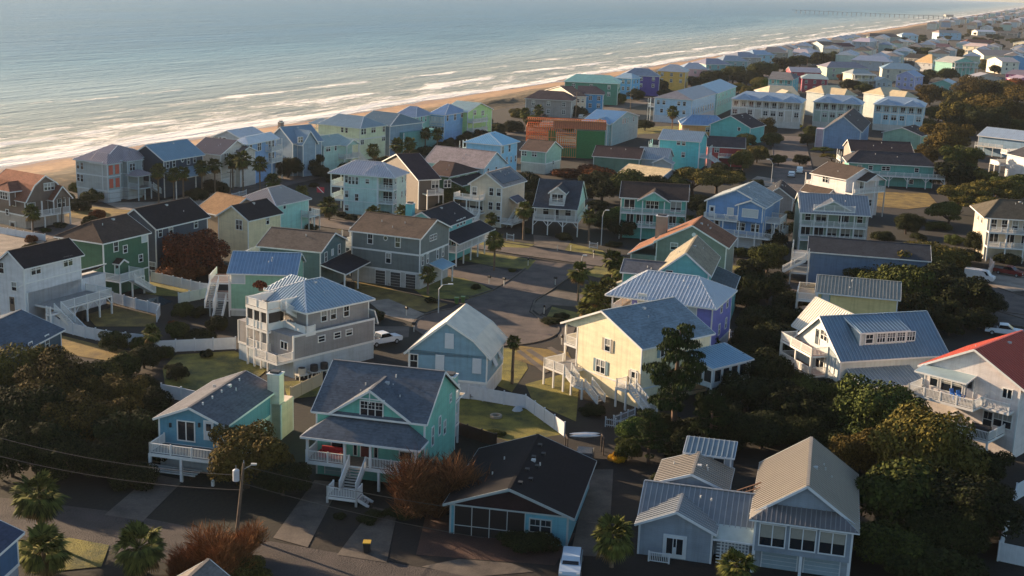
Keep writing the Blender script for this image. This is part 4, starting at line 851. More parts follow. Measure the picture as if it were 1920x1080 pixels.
u,v=H.loc(640,848,2.9); r=empty('porch_sofa',hp(H,pu+1.2,D*.82,2.4),H.root.rotation_euler[2],'bright red cushioned sofa on the craftsman porch','sofa'); m=MB(); rd=plain('#a01c28',.8); m.box(-.45,.45,-1.1,1.1,.15,.5,rd); m.build('seat',r); m=MB(); m.box(.35,.55,-1.1,1.1,.5,1.1,rd); m.build('backrest',r)
for s_ in(-1,1): m=MB(); m.box(-.45,.45,s_*1.1-.1,s_*1.1+.1,.15,.75,rd); m.build('armrest',r)
# --- low black roofed bungalow
H=House('black_roof_bungalow','low bungalow with broad black roof and teal front wall, centre bottom',(1066,968),(846,940),(1100,864),3.0,wall='#4f97ab',roof=(SH,'#161518'),rise=2.0,ov=.6,trim='#9aa4a6')
H.w('L',[(H.pl('L',1014,970)[0],1.75,1)],1.9,1.2,'dh2'); W,D=H.W,H.D
H.posts([(-.08,D*f) for f in(.36,.51,.66,.81,.96)],0,2.9,.07); m=MB(); m.box(-.1,-.06,D*.36,D*.96,.9,.97,H.trim); m.box(-.06,-.02,D*.36,D*.96,.05,2.9,plain('#14161a',.4)); m.build('insect_screen',H.root); m=MB(); m.prism([(-.1,.2,2.95),(-.1,D-.2,2.95),(-.1,D*.5,4.75)],.05,shingle('#2b2023'),dirn=(1,0,0)); m.build('gable_panel',H.root); H.mb('trim').box(-.16,-.06,0,D,2.86,3.0,H.trim)
for i in range(7):
    m=MB(); m.box(-.25,.25,-.2,.2,0,.22,plain('#141316')); u=W*(.12+.12*i); v=D*.38 if i%2 else D*.44; m.build('roof_vent',H.root).location=(u,v,3+2.0/(D/2)*v+.16)
H.finish()
# --- bottom right house: right wing
H=House('striped_roof_house','grey-blue house with pale striped metal roofs, three double windows above two garage bays, lower right',(1601,994),(1417,966),(1590,887),5.2,wall='#7c8c9c',roof=(ME,'#8f8c88'),rise=2.5,axis='u',main=False,trim='#c9d0d6')
W,D=H.W,H.D; H.block(0,W,0,D,2.1,5.2); H.block(1.4,W,0,D,0,2.1,'#8f9daa'); gy=metal('#8c8478',.25,.5)
H.roof(1.4,W,0,D,5.2,2.9,'u',(0,0),.5,mat=gy)
sl=2.9/(D/2); H.slabs([[(-.5,-.5,5.15),(1.6,1.6,6.15),(1.6,D-1.6,6.15),(-.5,D+.5,5.15)][::-1]],metal('#6f6d6c'),.14,.42)
H.slabs([[(-.5,-.5,5.15),(1.7,-.5,5.15),(1.7,1.2,6.0)],[(-.5,D+.5,5.15),(1.7,D-1.2,6.0),(1.7,D+.5,5.15)]],gy,.14)
H.w('L',[(D*f,3.72,1) for f in(.81,.5,.2)],2.1,1.95,'slide')
for f in(.28,.72): H.door('L',(D*f,1.0,1),3.0,1.95,'#8ea3b0',off=-1.4,name='garage_door')
H.posts([(.1,D*.5),(.1,.1),(.1,D-.1)],0,2.1,.26); H.finish(); HR=H
# left wing
H=House('entry_wing_house','low grey-blue cottage with gabled entry and white french doors beside the garage house',(1412,988),(1205,962),(1412,925),3.1,wall='#7f8f9f',roof=(ME,'#7f8488'),main=False,trim='#c9d0d6',th=math.degrees(HR.th))
D=H.D; W=5.5; H.block(0,W,0,D,0,3.1); H.roof(-.2,W,0,D,3.1,1.9,'v',(0,0),.4)
e=H.bx(3.0,(1207,981),(1314,999)); g0=max(D-6.6,0); 
H.block(-2.2,0,g0,D,0,3.0); H.roof(-2.2,3,g0,D,3.0,1.5,'u',(0,0),.35); H.door('L',(g0+(D-g0)*.5,1.15,1),1.9,2.1,'#c9d0d4',off=2.2); H.w('L',[(g0+(D-g0)*.5-.45,1.25,1),(g0+(D-g0)*.5+.45,1.25,1)],.55,1.5,'thin',off=2.26)
H.shed(-2.2,-.02,-.2,g0-.3,2.5,.6,'u0',mat=metal('#a7b4b0'),k='flat'); lt=MB()
for i in range(int((g0-.6)/.3)): lt.box(-2.15,-2.1,.1+i*.3,.22+i*.3,.1,2.4,H.trim)
for i in range(8): lt.box(-2.1,-2.06,.1,g0-.4,.15+i*.3,.25+i*.3,H.trim)
lt.build('lattice',H.root); H.block(W,W+4.5,D-7,D-.6,0,4.4); H.roof(W-1,W+4.5,D-7,D-.6,4.4,1.2,'u',(0,0),.35,mat=gy) ; H.block(W+4.6,W+7.6,D-7,D-2.6,0,5.6); H.shed(W+4.6,W+7.6,D-7,D-2.6,5.6,.5,'u0',mat=metal('#6f7f88'),k=ME)
H.w('L',[(D-5.8,5.0,1),(D-4.2,5.0,1)],1.0,.8,'thin',off=-(W+4.6)); H.rail([(-3.4,D-1.2),(-3.4,D-3)],0,h=.9); H.finish()
m=MB()
r=empty('footbridge',hp(HR,7,HR.D,0),HR.root.rotation_euler[2],'brown wooden ramp with railings between the two striped-roof buildings','ramp')
m.bar((0,0,4.6),(-1.5,4.4,2.9),1.2,plain('#6a4c36'),.12); m.build('ramp_deck',r)
for dx in (-.6,.6):
    m=MB(); m.bar((dx,0,5.5),(dx-1.5,4.4,3.8),.08,plain('#7a5a42')); 
    for i in range(15): t_=i/14; m.box(dx-1.5*t_-.03,dx-1.5*t_+.03,4.4*t_-.03,4.4*t_+.03,4.6-1.7*t_,5.5-1.7*t_,plain('#7a5a42'))
    m.build('railing',r)
# --- right: white house with blue roof and dormer
H=House('balcony_house','white gabled house with blue ribbed roof, long dormer and stacked wooden balconies, right',(1577,674),(1499,631),(1771,661),5.6,wall='#bcc4c0',roof=(ME,'#71899a'),rise=4.0)
W,D=H.W,H.D
H.w('L',[(1546,629)],1.5,1.2,'dh2'); H.door('L',(1533,631),.9,2,'#3c4a52'); H.w('L',[(1538,676)],1.9,2,'slide'); H.w('L',[(1513,661)],.8,1.0); H.w('L',[(1561,684)],.8,1.9,'blind')
for z,c_ in((5.3,1),(2.7,1)): H.deck(-2.4,-.03,D*.28,D+.2,z,'u0 v0 v1',floor='#7a4a36',posts=3.2)
H.posts([(-2.3,D*.3),(-2.3,D)],2.7,5.2)
sl=4.0/(D/2); d0,d1=W*.22,W*.66; vb=D*.13; zb=5.6+sl*vb; H.block(d0,d1,vb,D*.45,5.6,zb+1.9,'#b4b9b4',corners=True); H.shed(d0,d1,vb,D*.5,zb+1.85,5.6+4.0-(zb+1.85)-.05,'v0',ov=.35)
H.w('R',[(d0+1.3,zb+1.0,1)],1.0,1.1,'dh',off=-vb); H.w('R',[(d0+(d1-d0)*.45+i*1.45,zb+1.05,1) for i in range(4)],1.1,1.1,'grid',off=-vb)
H.block(W*.12,W*.62,-3.4,-.03,0,2.9,'#8f7a6e'); H.shed(W*.08,W*.64,-3.6,0,3.0,1.2,'v0',mat=metal('#8d9aa0')); H.w('R',[(W*.12+1.1+i*2.2,1.8,1) for i in range(4)],1.7,1.7,'slide',off=3.4)
H.w('L',[],1); H.roof(W*.2,W*.2+6,D*.4,D+6,5.6,3.4,'v',(0,0),.4,mat=metal('#c9c2b4',.2),wall=True); H.finish()
# --- red roof
H=House('red_roof_house','white three-storey house with bright red roof and curved white decks, right edge',(1915,727),(1736,683),None,8.4,W=12,wall='#d2c9c4',roof=(ME,'#b34c36'),rise=3.0,ov=.8)
W,D=H.W,H.D
H.w('L',[(1752,709)],.9,1.8); H.w('L',[(1785,718)],2.5,2.1,'dh2'); H.w('L',[(1889,738)],1.0,1.0,'slide'); H.w('L',[(1880,788)],2.0,1.6,'dh2'); H.w('L',[(1852,786)],1,1.8,'dh'); H.door('L',(1818,728),.9,2.1,'#8d8f98')
e0=H.loc(1824,768,5.6); H.deck(min(e0[0],-2.4),-.03,e0[1],D+.3,5.6,'u0 v0 v1'); H.deck(-1.3,-.03,.5,e0[1],5.6,'u0',floor='#aaaaaa')
e1=H.loc(1877,882,0); H.deck(-4.2,-.03,1.2,D*.62,2.8,'u0 v0 v1',posts=5,psides='u0'); H.stair(-3,D*.62,2.8,'v+',1.4)
H.shed(-2.2,-.02,D*.48,D*.98,8.0,.35,'u0',mat=metal('#9fb4b8'),k='flat'); H.finish()
for i,(v_) in enumerate((D*.55,D*.62)): chair(hp(H,-1.1,v_,5.6),.4,'#2f72c0','bright blue adirondack chair on the upper deck of the red-roofed house','blue adirondack chairs on the upper deck')
r=empty('covered_grill',hp(H,-3.2,2.4,2.8),H.root.rotation_euler[2],'black covered grill on the lower deck of the red-roofed house','grill'); m=MB(); m.box(-.5,.5,-.9,.9,0,.95,plain('#17181a',.5)); m.build('cabinet',r); m=MB(); m.cyl((0,-.9,.95),(0,.9,.95),.45,.45,plain('#17181a',.5),12); m.build('lid',r)
# --- yellow with striped roof, right
H=House('yellow_striped_house','yellow house with dark ribbed metal roof and sunlit white balconies above the blue-roofed house',(1684,561),(1533,547),None,6.2,W=8,wall='#d3c27c',roof=(ME,'#8a8a80'),rise=1.6,axis='v')
D=H.D; H.w('L',[(1548,560)],1.0,1.5,'blind',trim='#5fa0b0'); H.deck(-.5,7,D,D+3,4.9,'u0 v1 u1',posts=3,pz=6); H.deck(-.5,7,D,D+3,2.2,'u0 v1',posts=3); H.finish()
H=House('dark_roof_house','long house with wide charcoal roof, blue side wall and white balconies',(1742,489),(1518,471),None,6.0,W=9,wall='#5a7896',roof=(SH,'#33383f'),rise=1.7,axis='v')
D=H.D; H.deck(-.5,7,D,D+3,4.7,'u0 v1',posts=3,pz=6.5); H.deck(-.5,7,D,D+3,2.2,'u0 v1'); H.stair(-1.2,D+.5,4.7,'v+',1.1,z0=2.2); H.finish()
H=House('porch_house','sage house with striped metal roof, triangular dormer and white colonnaded porch',(1626,400),(1501,393.5),None,8.1,W=9,wall='#7f9a88',roof=(ME,'#8f9296'),rise=2.6,axis='v',main=False)
W,D=H.W,H.D; H.block(0,W,0,D,0,8.1); H.roof(-1.8,W,0,D,8.0,2.8,'v',(0,0),.4); H.roof(-1.2,3,D*.28,D*.78,8.7,1.5,'u',(0,0),.3,tri='#93a898'); H.deck(-1.6,-.9,D*.2,D*.82,8.5,'u0')
H.deck(-1.8,-.02,0,D,5.4,'u0 v0',posts=D/5.01,pz=8); H.deck(-1.8,-.02,0,D,2.6,'u0'); H.w('L',[(D*.1,6.9,1),(D*.88,6.9,1)],1,1.6); H.w('L',[(D*.68,6.9,1),(D*.34,6.9,1)],1.9,2,'slide'); H.w('L',[(D*(.1+.2*i),4,1) for i in range(5)],1.7,1.8,'slide'); H.finish()
H=House('pink_white_house','pinkish white house with brown gabled roof standing above the porch house, sunlit side',(1587,336.5),(1521,324.5),(1650,332),8.9,wall='#d8ccc8',roof=(SH,'#4a403a'),rise=2.2,axis='v')
W,D=H.W,H.D; H.w('L',[(1548,335.5)],1.6,1.5,'dh2'); H.deck(0,W,-2.2,-.03,6,'v0 u1',posts=3.5,pz=8.6); H.roof(W*.35,W*.9,-2.6,2,8.6,1.4,'v',(0,0),.4); H.w('R',[(W*.5,7.3,1)],1.6,1.8,'slide'); H.roof(-3.0,0,D*.25,D*1.0,5,1.2,'v',(0,0),.3); H.block(-2.8,0,D*.27,D*.98,0,5); H.deck(0,W*.8,D,D+2,6,'u0 v1',posts=3,pz=8.8); H.w('R',[(W*.8,3,1),(W*.3,3,1)],.9,1.4); H.finish()
# --- long teal deck house and its neighbours
H=House('long_teal_house','long low teal house with charcoal hipped roof and full-length white deck on braced posts',(1752,311),(1592,302.5),None,6.0,W=10,wall='#4f9a90',roof=(SH,'#3b3a3e'),rise=2.4,axis='v',ins=(3,3),ov=.7)
D=H.D; H.deck(-2.4,-.02,-2.6,D*.74,3.0,'u0 v0',posts=4.4,brace=True,psides='u0'); H.w('L',[(D*.2,4.6,1),(D*.87,4.6,1)],1,1); H.w('L',[(D*.56,4.6,1)],2,1,'dh2'); H.w('L',[(D*.7,1.4,1),(D*.25,1.4,1)],1,1); H.w('L',[(D*.74,4.6,1)],1,1); H.finish()
H=House('long_dark_roof_house','long house with flat-looking dark brown roof and pale ridge strip behind the long teal house',(1712,288),(1597,283),None,5.8,W=12,wall='#8a7f74',roof=(SH,'#3a3133'),rise=2.4,axis='v'); H.deck(-.5,6,H.D,H.D+3,3,'u0 v1',posts=3,pz=5.6); H.finish()
H=House('blue_gable_cottage','blue-grey gabled cottage with tan-sided roof below the condominiums',(1614,247),(1548,241),(1617,228),6,wall='#6d8fb0',roof=(SH,'#4f4b4a'),rise=4.4,axis='u'); H.block(-.1,4,H.D,H.D+2.5,0,6,'#b09aa4'); H.finish()
H=House('green_gable_cottage','pale green gabled cottage with dark roof half hidden by the big tree',(1727,255),(1656,248),None,4.6,W=12,wall='#93bfa2',roof=(SH,'#3e3836'),rise=2.1,axis='u'); H.finish()
H=House('double_porch_house','cream house with dark hipped roof and two wrap-around white porches, right edge below the trees',(1853,405),(1825,385),(1990,414),8.5,wall='#b8ae98',roof=(SH,'#4f4a40'),rise=2.4,axis='u',ins=(3,3),ov=1.0)
W,D=H.W,H.D; H.deck(0,W,-2.4,-.03,5.8,'v0',posts=3.6,pz=8.3); H.deck(0,W,-2.4,-.03,2.9,'v0'); H.w('R',[(1.2+i*2,7,1) for i in range(6)],1.0,1.8); H.w('R',[(1.5+i*3,4.2,1) for i in range(4)],1.6,1.8,'slide'); H.w('L',[(D*.4,7,1),(D*.7,7,1)],.9,1.5); H.finish()
H=House('sunlit_deck_house','white house with dark roof and sunlit fenced deck, right edge above the oak',(1945,301),(1889,288),None,6.5,W=12,wall='#c9c5c2',roof=(SH,'#3d3d42'),rise=2.0,axis='v'); D=H.D; H.deck(-2,5,D,D+5,3.2,'u0 v1',solid=True,posts=3); H.deck(-.2,5,D,D+3,6.5,'u0 v1'); H.finish()
H=House('white_metal_roof_house','blue-grey house with broad white metal roof beyond the big oak, right edge',(1940,266),(1835,254),None,6.0,W=12,wall='#7fa0b8',roof=(ME,'#b9c4cc'),rise=2.3,axis='v'); H.deck(-2,0,H.D*.5,H.D,3,'u0',posts=3); H.finish()
# --- bottom left blue houses
H=House('navy_corner_house','teal-navy house with slate and white roof beside the white fence, left edge',(-58,708),None,(114,618.5),5.0,D=11,wall='#2f5468',roof=(SH,'#4e5a66'),rise=2.0)
H.w('R',[(88,645)],.75,2.2); H.w('R',[(57,656)],.7,1.8); H.w('R',[(36,664)],1.6,1.0,'dh2'); H.w('R',[(12.6,686)],.7,2.2); H.finish()
H=House('bottom_left_house','deep blue house with navy roof and white base, bottom left corner',(-62,1082),None,(32,1000),5.2,D=9,wall='#3a6288',roof=(SH,'#3c4456'),rise=1.9,base='#8f9aa4',bz=2.5); H.finish()
H=House('hidden_house','small house showing only its lit gable roof at the bottom edge',(338,1205),(222,1186),None,3.2,W=9,wall='#9a9488',roof=(SH,'#6f6a66'),rise=1.7); H.finish()
# --- middle band
H=House('aqua_house','bright aqua three-storey house with pale blue roof',(940,271.5),(872,266),(975,265),8.9,wall='#84c4e0',roof=(ME,'#9cc4dc'),rise=2.2,axis='u',ins=(3,3),ov=.6); H.w('R',[(941.5+1,281),(955,278)],1,1.7); H.w('R',[(950,300),(958,299),(966,297)],.7,1.5); H.deck(1,5,H.D,H.D+2.5,5.8,'v1 u0',posts=2,pz=8.8); H.w('L',[(880,320),(920,310)],.8,1.4); H.finish()
H=House('seafoam_house','seafoam and white house with brown roof between the aqua house and the framed building',(1023.6,285),(976,281),(1056,278),6.0,wall='#8fb8a4',base='#b4b6ac',bz=2.8,roof=(SH,'#5a4a42'),rise=2.2,axis='v'); H.w('L',[(983,287.5),(1002,289)],1.3,1.2,'dh2'); H.w('R',[(1037,305)],.7,1.0); H.finish()
H=House('grey_roof_house','pale blue house with large plain grey hipped roof in front of the aqua house',(907,315),(800,302),(944,305),5.8,wall='#a9c8d2',roof=(SH,'#8b8182'),rise=3.2,axis='v',ins=(0,0)); H.w('R',[(915,320),(930,317)],.7,1); H.finish()
H=House('brown_steep_house','brown house with steep dark roof and balcony behind the mint three-storey house',(785,337),(722,309),(814,333),6.6,wall='#5a5048',roof=(SH,'#3a2f33'),rise=4.0,axis='u'); H.w('R',[(4,5.4,1),(7,5.4,1)],1.6,1.6,'dh2'); H.deck(1,H.W,-2.4,-.03,3.6,'v0 u1',posts=3); H.finish()
H=House('green_brown_house','green house with brown roof and black porch roof left of the beige house',(842,331),(800,325.5),(893,319),5.2,wall='#5f8c5a',roof=(SH,'#4a3a36'),rise=2.2,axis='v',ins=(2.5,0)); H.w('R',[(4,4,1),(8,4,1)],1.2,1.2,'dh2'); H.shed(0,H.W,-3.5,0,3.4,1.1,'v0',mat=shingle('#25262b')); H.finish()
H=House('dark_green_bungalow','low green bungalow with long dark brown roof in front of the framed building',(1199,298),(1113,292),None,4.4,W=9,wall='#4f7a68',roof=(SH,'#433636'),rise=2.2,axis='v'); H.finish()
H=House('ribbed_roof_bungalow','low grey bungalow with bright ribbed metal roof beside the dark green bungalow',(1250,300),(1196,296),None,4.2,W=9,wall='#a9b0b0',roof=(ME,'#9aa0a4'),rise=2.4,axis='v'); H.w('L',[(1240,306)],1,1); H.roof(-3,0,-2,H.D*.4,3.6,1.2,'u',(0,0),.3); H.block(-2.8,0,-2,H.D*.4,0,3.6); H.finish()
H=House('bright_turquoise_house','bright turquoise two-storey house with grey metal roof and white side stair',(1312,266),(1236,261),(1328,257.5),8.2,wall='#45bfc2',roof=(ME,'#9aa6ac'),rise=2.0,axis='v'); D=H.D; H.w('L',[(1272.5,267),(1282,268)],.9,1.3); H.w('L',[(1281,290)],.9,1.3); H.deck(0,5,D,D+3,5.4,'u0 v1',posts=2.5,pz=7.5); H.deck(0,5,-2.8,-.03,4,'v0 u0',posts=2.4,pz=7); H.stair(1,-2.8,4,'v-',1.2); H.finish()
H=House('cream_roof_cottage','low cottage with sunlit cream roof among the oaks in the middle',(1230,341),(1152,331),(1284,330),3.6,wall='#a9b8c4',roof=(SH,'#c2b08c'),rise=2.3,axis='v',ins=(0,0)); H.finish()
H=House('orange_house','orange house with blue striped hipped roof',(1365,236.5),(1279,233),None,5.0,W=12,wall='#d39445',roof=(ME,'#6f93b3'),rise=2.6,axis='v',ins=(3.5,3.5)); H.w('L',[(1327,243)],1.2,1.4,'dh2'); H.deck(-.5,3,H.D*.85,H.D+.5,2.6,'u0'); H.finish()
H=House('teal_gable_cottage','teal gabled cottage with black and orange-lit roof beside the orange house',(1407,240),(1332,233),None,5.6,W=13,wall='#45b0ac',roof=(SH,'#3a3436'),rise=3.3,axis='u'); H.w('L',[(1386,242)],.9,1.0); H.finish()
H=House('red_house','deep red house with charcoal roof below the teal gabled cottage',(1396,277.5),(1327,274),None,5.6,W=9,wall='#a82e34',roof=(SH,'#3c3a40'),rise=2.3,axis='v'); H.w('L',[(1344,281)],1.2,1.2,'dh2'); H.deck(-2.6,-.03,0,H.D*.7,3,'u0 v0',posts=3); H.finish()
H=House('bluegreen_gable_house','grey-blue complex gabled house above the timber-framed building',(1148,231),(1093,227),(1199,217.5),7.2,wall='#86a9aa',roof=(ME,'#7fa2bc'),rise=2.4,axis='v'); H.roof(-2.5,3,.5,H.D*.6,7,1.7,'u',(0,0),.3); H.block(-2.4,0,.8,H.D*.57,0,7); H.w('L',[(1130,234)],.9,1.6,off=2.4); H.w('R',[(1168,227),(1172.5,226),(1177,225)],.8,1.6); H.w('R',[(1188,223)],1,1.6); H.finish()
H=House('black_roof_cottage','dark-roofed low cottage behind the cobalt blue house',(1487,373),(1432,369),None,3.6,W=12,wall='#8b8380',roof=(SH,'#2d3036'),rise=2.3,axis='u'); H.finish()
# --- timber framed building under construction
H=House('framed_building','house under construction with bare orange timber framing and green sheathing',(1135,243),(987,237),None,8.6,W=12,wall='#2c6b3e',roof=(SH,'#a05a34'),main=False)
W,D=H.W,H.D; tim=plain('#d0804a',.8,.25); gs=plain('#2a6a3c',.7,.15)
m=MB(); m.box(0,W,0,D*.36,0,8.0,gs); m.box(0,.1,D*.36,D,0,3.0,gs); m.box(1,1.1,D*.62,D*.72,4,7.6,gs); m.build('wall',H.root)
m=MB()
for z in (0.05,2.8,5.6,8.4):
    for u in (0.05,W*.5,W-.05): m.box(u-.07,u+.07,D*.36,D,z,z+.2,tim)
    for v in (D*.36,D*.68,D): m.box(0,W,v-.07,v+.07,z,z+.2,tim)
for u in (0.05,W*.5,W-.05):
    v=D*.36
    while v<D: m.box(u-.06,u+.06,v-.06,v+.06,0,8.4,tim); v+=.62
for v in (D*.68,D):
    u=0
    while u<W: m.box(u-.06,u+.06,v-.06,v+.06,0,8.4,tim); u+=.62
m.build('wall_frame',H.root)
m=MB(); v=-.2
while v<D+.2:
    m.bar((-.5,v,8.5),(W*.3,v,10.3),.09,tim,.2); m.bar((W*.3,v,10.3),(W*.72,v,10.3),.09,tim,.2); m.bar((W*.72,v,10.3),(W+.5,v,8.5),.09,tim,.2); v+=.6
m.bar((W*.3,-.2,10.35),(W*.3,D+.2,10.35),.12,tim,.25); m.bar((W*.72,-.2,10.35),(W*.72,D+.2,10.35),.12,tim,.25)
m.prism([(-.3,-.3,8.5),(W*.3,-.3,10.2),(W*.3,D*.66,10.2),(-.3,D*.66,8.5)][::-1],.04,plain('#a86038',.8,.25)); m.build('roof_frame',H.root)
H.finish()
# ---------------------------------------------------------------- far houses
FAR[0]=True
def condo(label,N,L,R,h,wall,nb,name='condominium',roofs=2):
    H=House(name,label,N,L,R,h,wall=wall,base='#b9b8b0',bz=2.4,roof=(ME,'#8ba0b2'),rise=2.0,axis='v',ins=(3,3),main=False,W=14 if not R else None)
    W,D=H.W,max(H.D,8); W=max(W,12)
    H.block(1.8,W,0,D,0,h,wall,'#b9b8b0',2.4); H.roof(0,W,0,D,h,2.4,'v',(4,4),.5)
    for i in range(roofs):
        a=D*(i+.12)/roofs; b=D*(i+.88)/roofs; H.roof(-.6,4,a,b,h,1.9,'u',(2.2,0),.3,wall=False)
    for z in (h-2.9,): H.deck(0,1.8,0,D,z,'u0')
    n=nb
    for i in range(n+1): H.posts([(.12,.12+(D-.24)*i/n)],2.4,h,.28)
    H.w('L',[(D*(i+.5)/n,h-1.7,1) for i in range(n)],D/n*.5,1.8,'slide',off=-1.8)
    H.block(0,1.8,0,D,0,h-3.0,wall,'#b9b8b0',2.4); H.w('L',[(D*(i*2+1)/(n*1.0)-(D/n*.5),h-4.6,1) for i in range((n+1)//2)],1.5,1.6,'dh2'); H.w('L',[(D*(i*3+.5)/n,h-4.5,1) for i in range((n+2)//3)],D/n*.6,1.9,'slide')
    H.w('R',[(W*f,z,1) for f in(.25,.5,.75) for z in(h-1.8,h-4.6)],.8,1.4); H.finish(); return H
condo('cream condominium block with a top-floor porch of eight white bays, left of the three',(1502.5,193),(1371,186.5),(1528,188),9.6,'#b9b4a8',9,roofs=3)
condo('grey-green condominium block with a top-floor porch, middle of the three',(1615,196),(1526,191.5),(1632,192),9.6,'#9fb0a0',6)
condo('pale blue condominium block with two hipped porch roofs, right of the three',(1732.5,201),(1640,196.5),(1752,195),9.6,'#9cc0cc',6)
for i,(N,L) in enumerate((((1442,177),(1416,169)),((1545,175),(1513,171)),((1658,179),(1620,174)))):
    H=House('condominium_rear_block',['rear condominium roof catching the sun behind the cream block','rear condominium roof catching the sun behind the grey-green block','rear condominium roof catching the sun behind the pale blue block'][i],N,L,None,9.6,W=12,wall='#a4b0ae',roof=(ME,'#c6b48e'),rise=2.6,axis='u',ins=(3,0)); H.roof(2,9,-9,1,9.6,2,'v',(2,0)); H.block(2.2,8.8,-9,0,0,9.6); H.finish()
H=House('townhouse','powder blue townhouse row end with dormered brown roof behind the tall palm',(1298,187.5),(1229,182.5),(1340,174.5),9.0,wall='#9cc3dc',base='#b9c4cc',bz=2.6,roof=(ME,'#9a9291'),rise=2.6,axis='u',ins=(3.5,0)); H.w('L',[(H.D*f,7.4,1) for f in(.2,.35,.75,.9)],1,1.4); H.w('L',[(H.D*f,4.3,1) for f in(.2,.8)],1,1.3); H.w('R',[(H.W*(.08+.1*i),4.5,1) for i in range(9)],.9,1.9); H.deck(-.4,3,H.D,H.D+2.5,5.6,'u0 v1',posts=2.5,pz=8.6); H.finish()
H=House('townhouse','mint green townhouse joined behind the powder blue one',(1345,175),None,(1380,162),9.0,D=14,wall='#8cc8bc',roof=(ME,'#8fa9b8'),rise=2.6,axis='u',ins=(3.5,0)); H.w('R',[(H.W*(.08+.1*i),4.5,1) for i in range(9)],.9,1.9); H.w('R',[(H.W*(.1+.2*i),7.4,1) for i in range(5)],1,1); H.finish()
def F(label,N,L,R,h,wall,roof,rise=2.2,axis='v',ins=(3,3),W=None,rk=ME,name='beach_house',porch=0,nw=3):
    H=House(name,label,N,L,R,h,W=W or (None if R else 12),wall=wall,roof=(rk,roof),rise=rise,axis=axis,ins=ins,ov=.6)
    D=abs(H.D)
    for z in ([h-1.6,h-4.5] if h>6.5 else [h-1.6]): H.w('L',[(D*(i+.5)/nw,z,1) for i in range(nw)],1.1,1.5,'dh2')
    for z in ([h-1.6,h-4.5] if h>6.5 else [h-1.6]): H.w('R',[(H.W*f,z,1) for f in (.3,.7)],1.1,1.4)
    if porch:
        H.deck(-2.2,-.02,0,D,h-3,'u0',posts=3.5,pz=h-.2)
        if porch>1: H.deck(-2.2,-.02,0,D,h-5.9,'u0')
        H.shed(-2.3,0,0,D,h-.3,.5,'u0')
    H.finish(); return H
G5=(0,0)
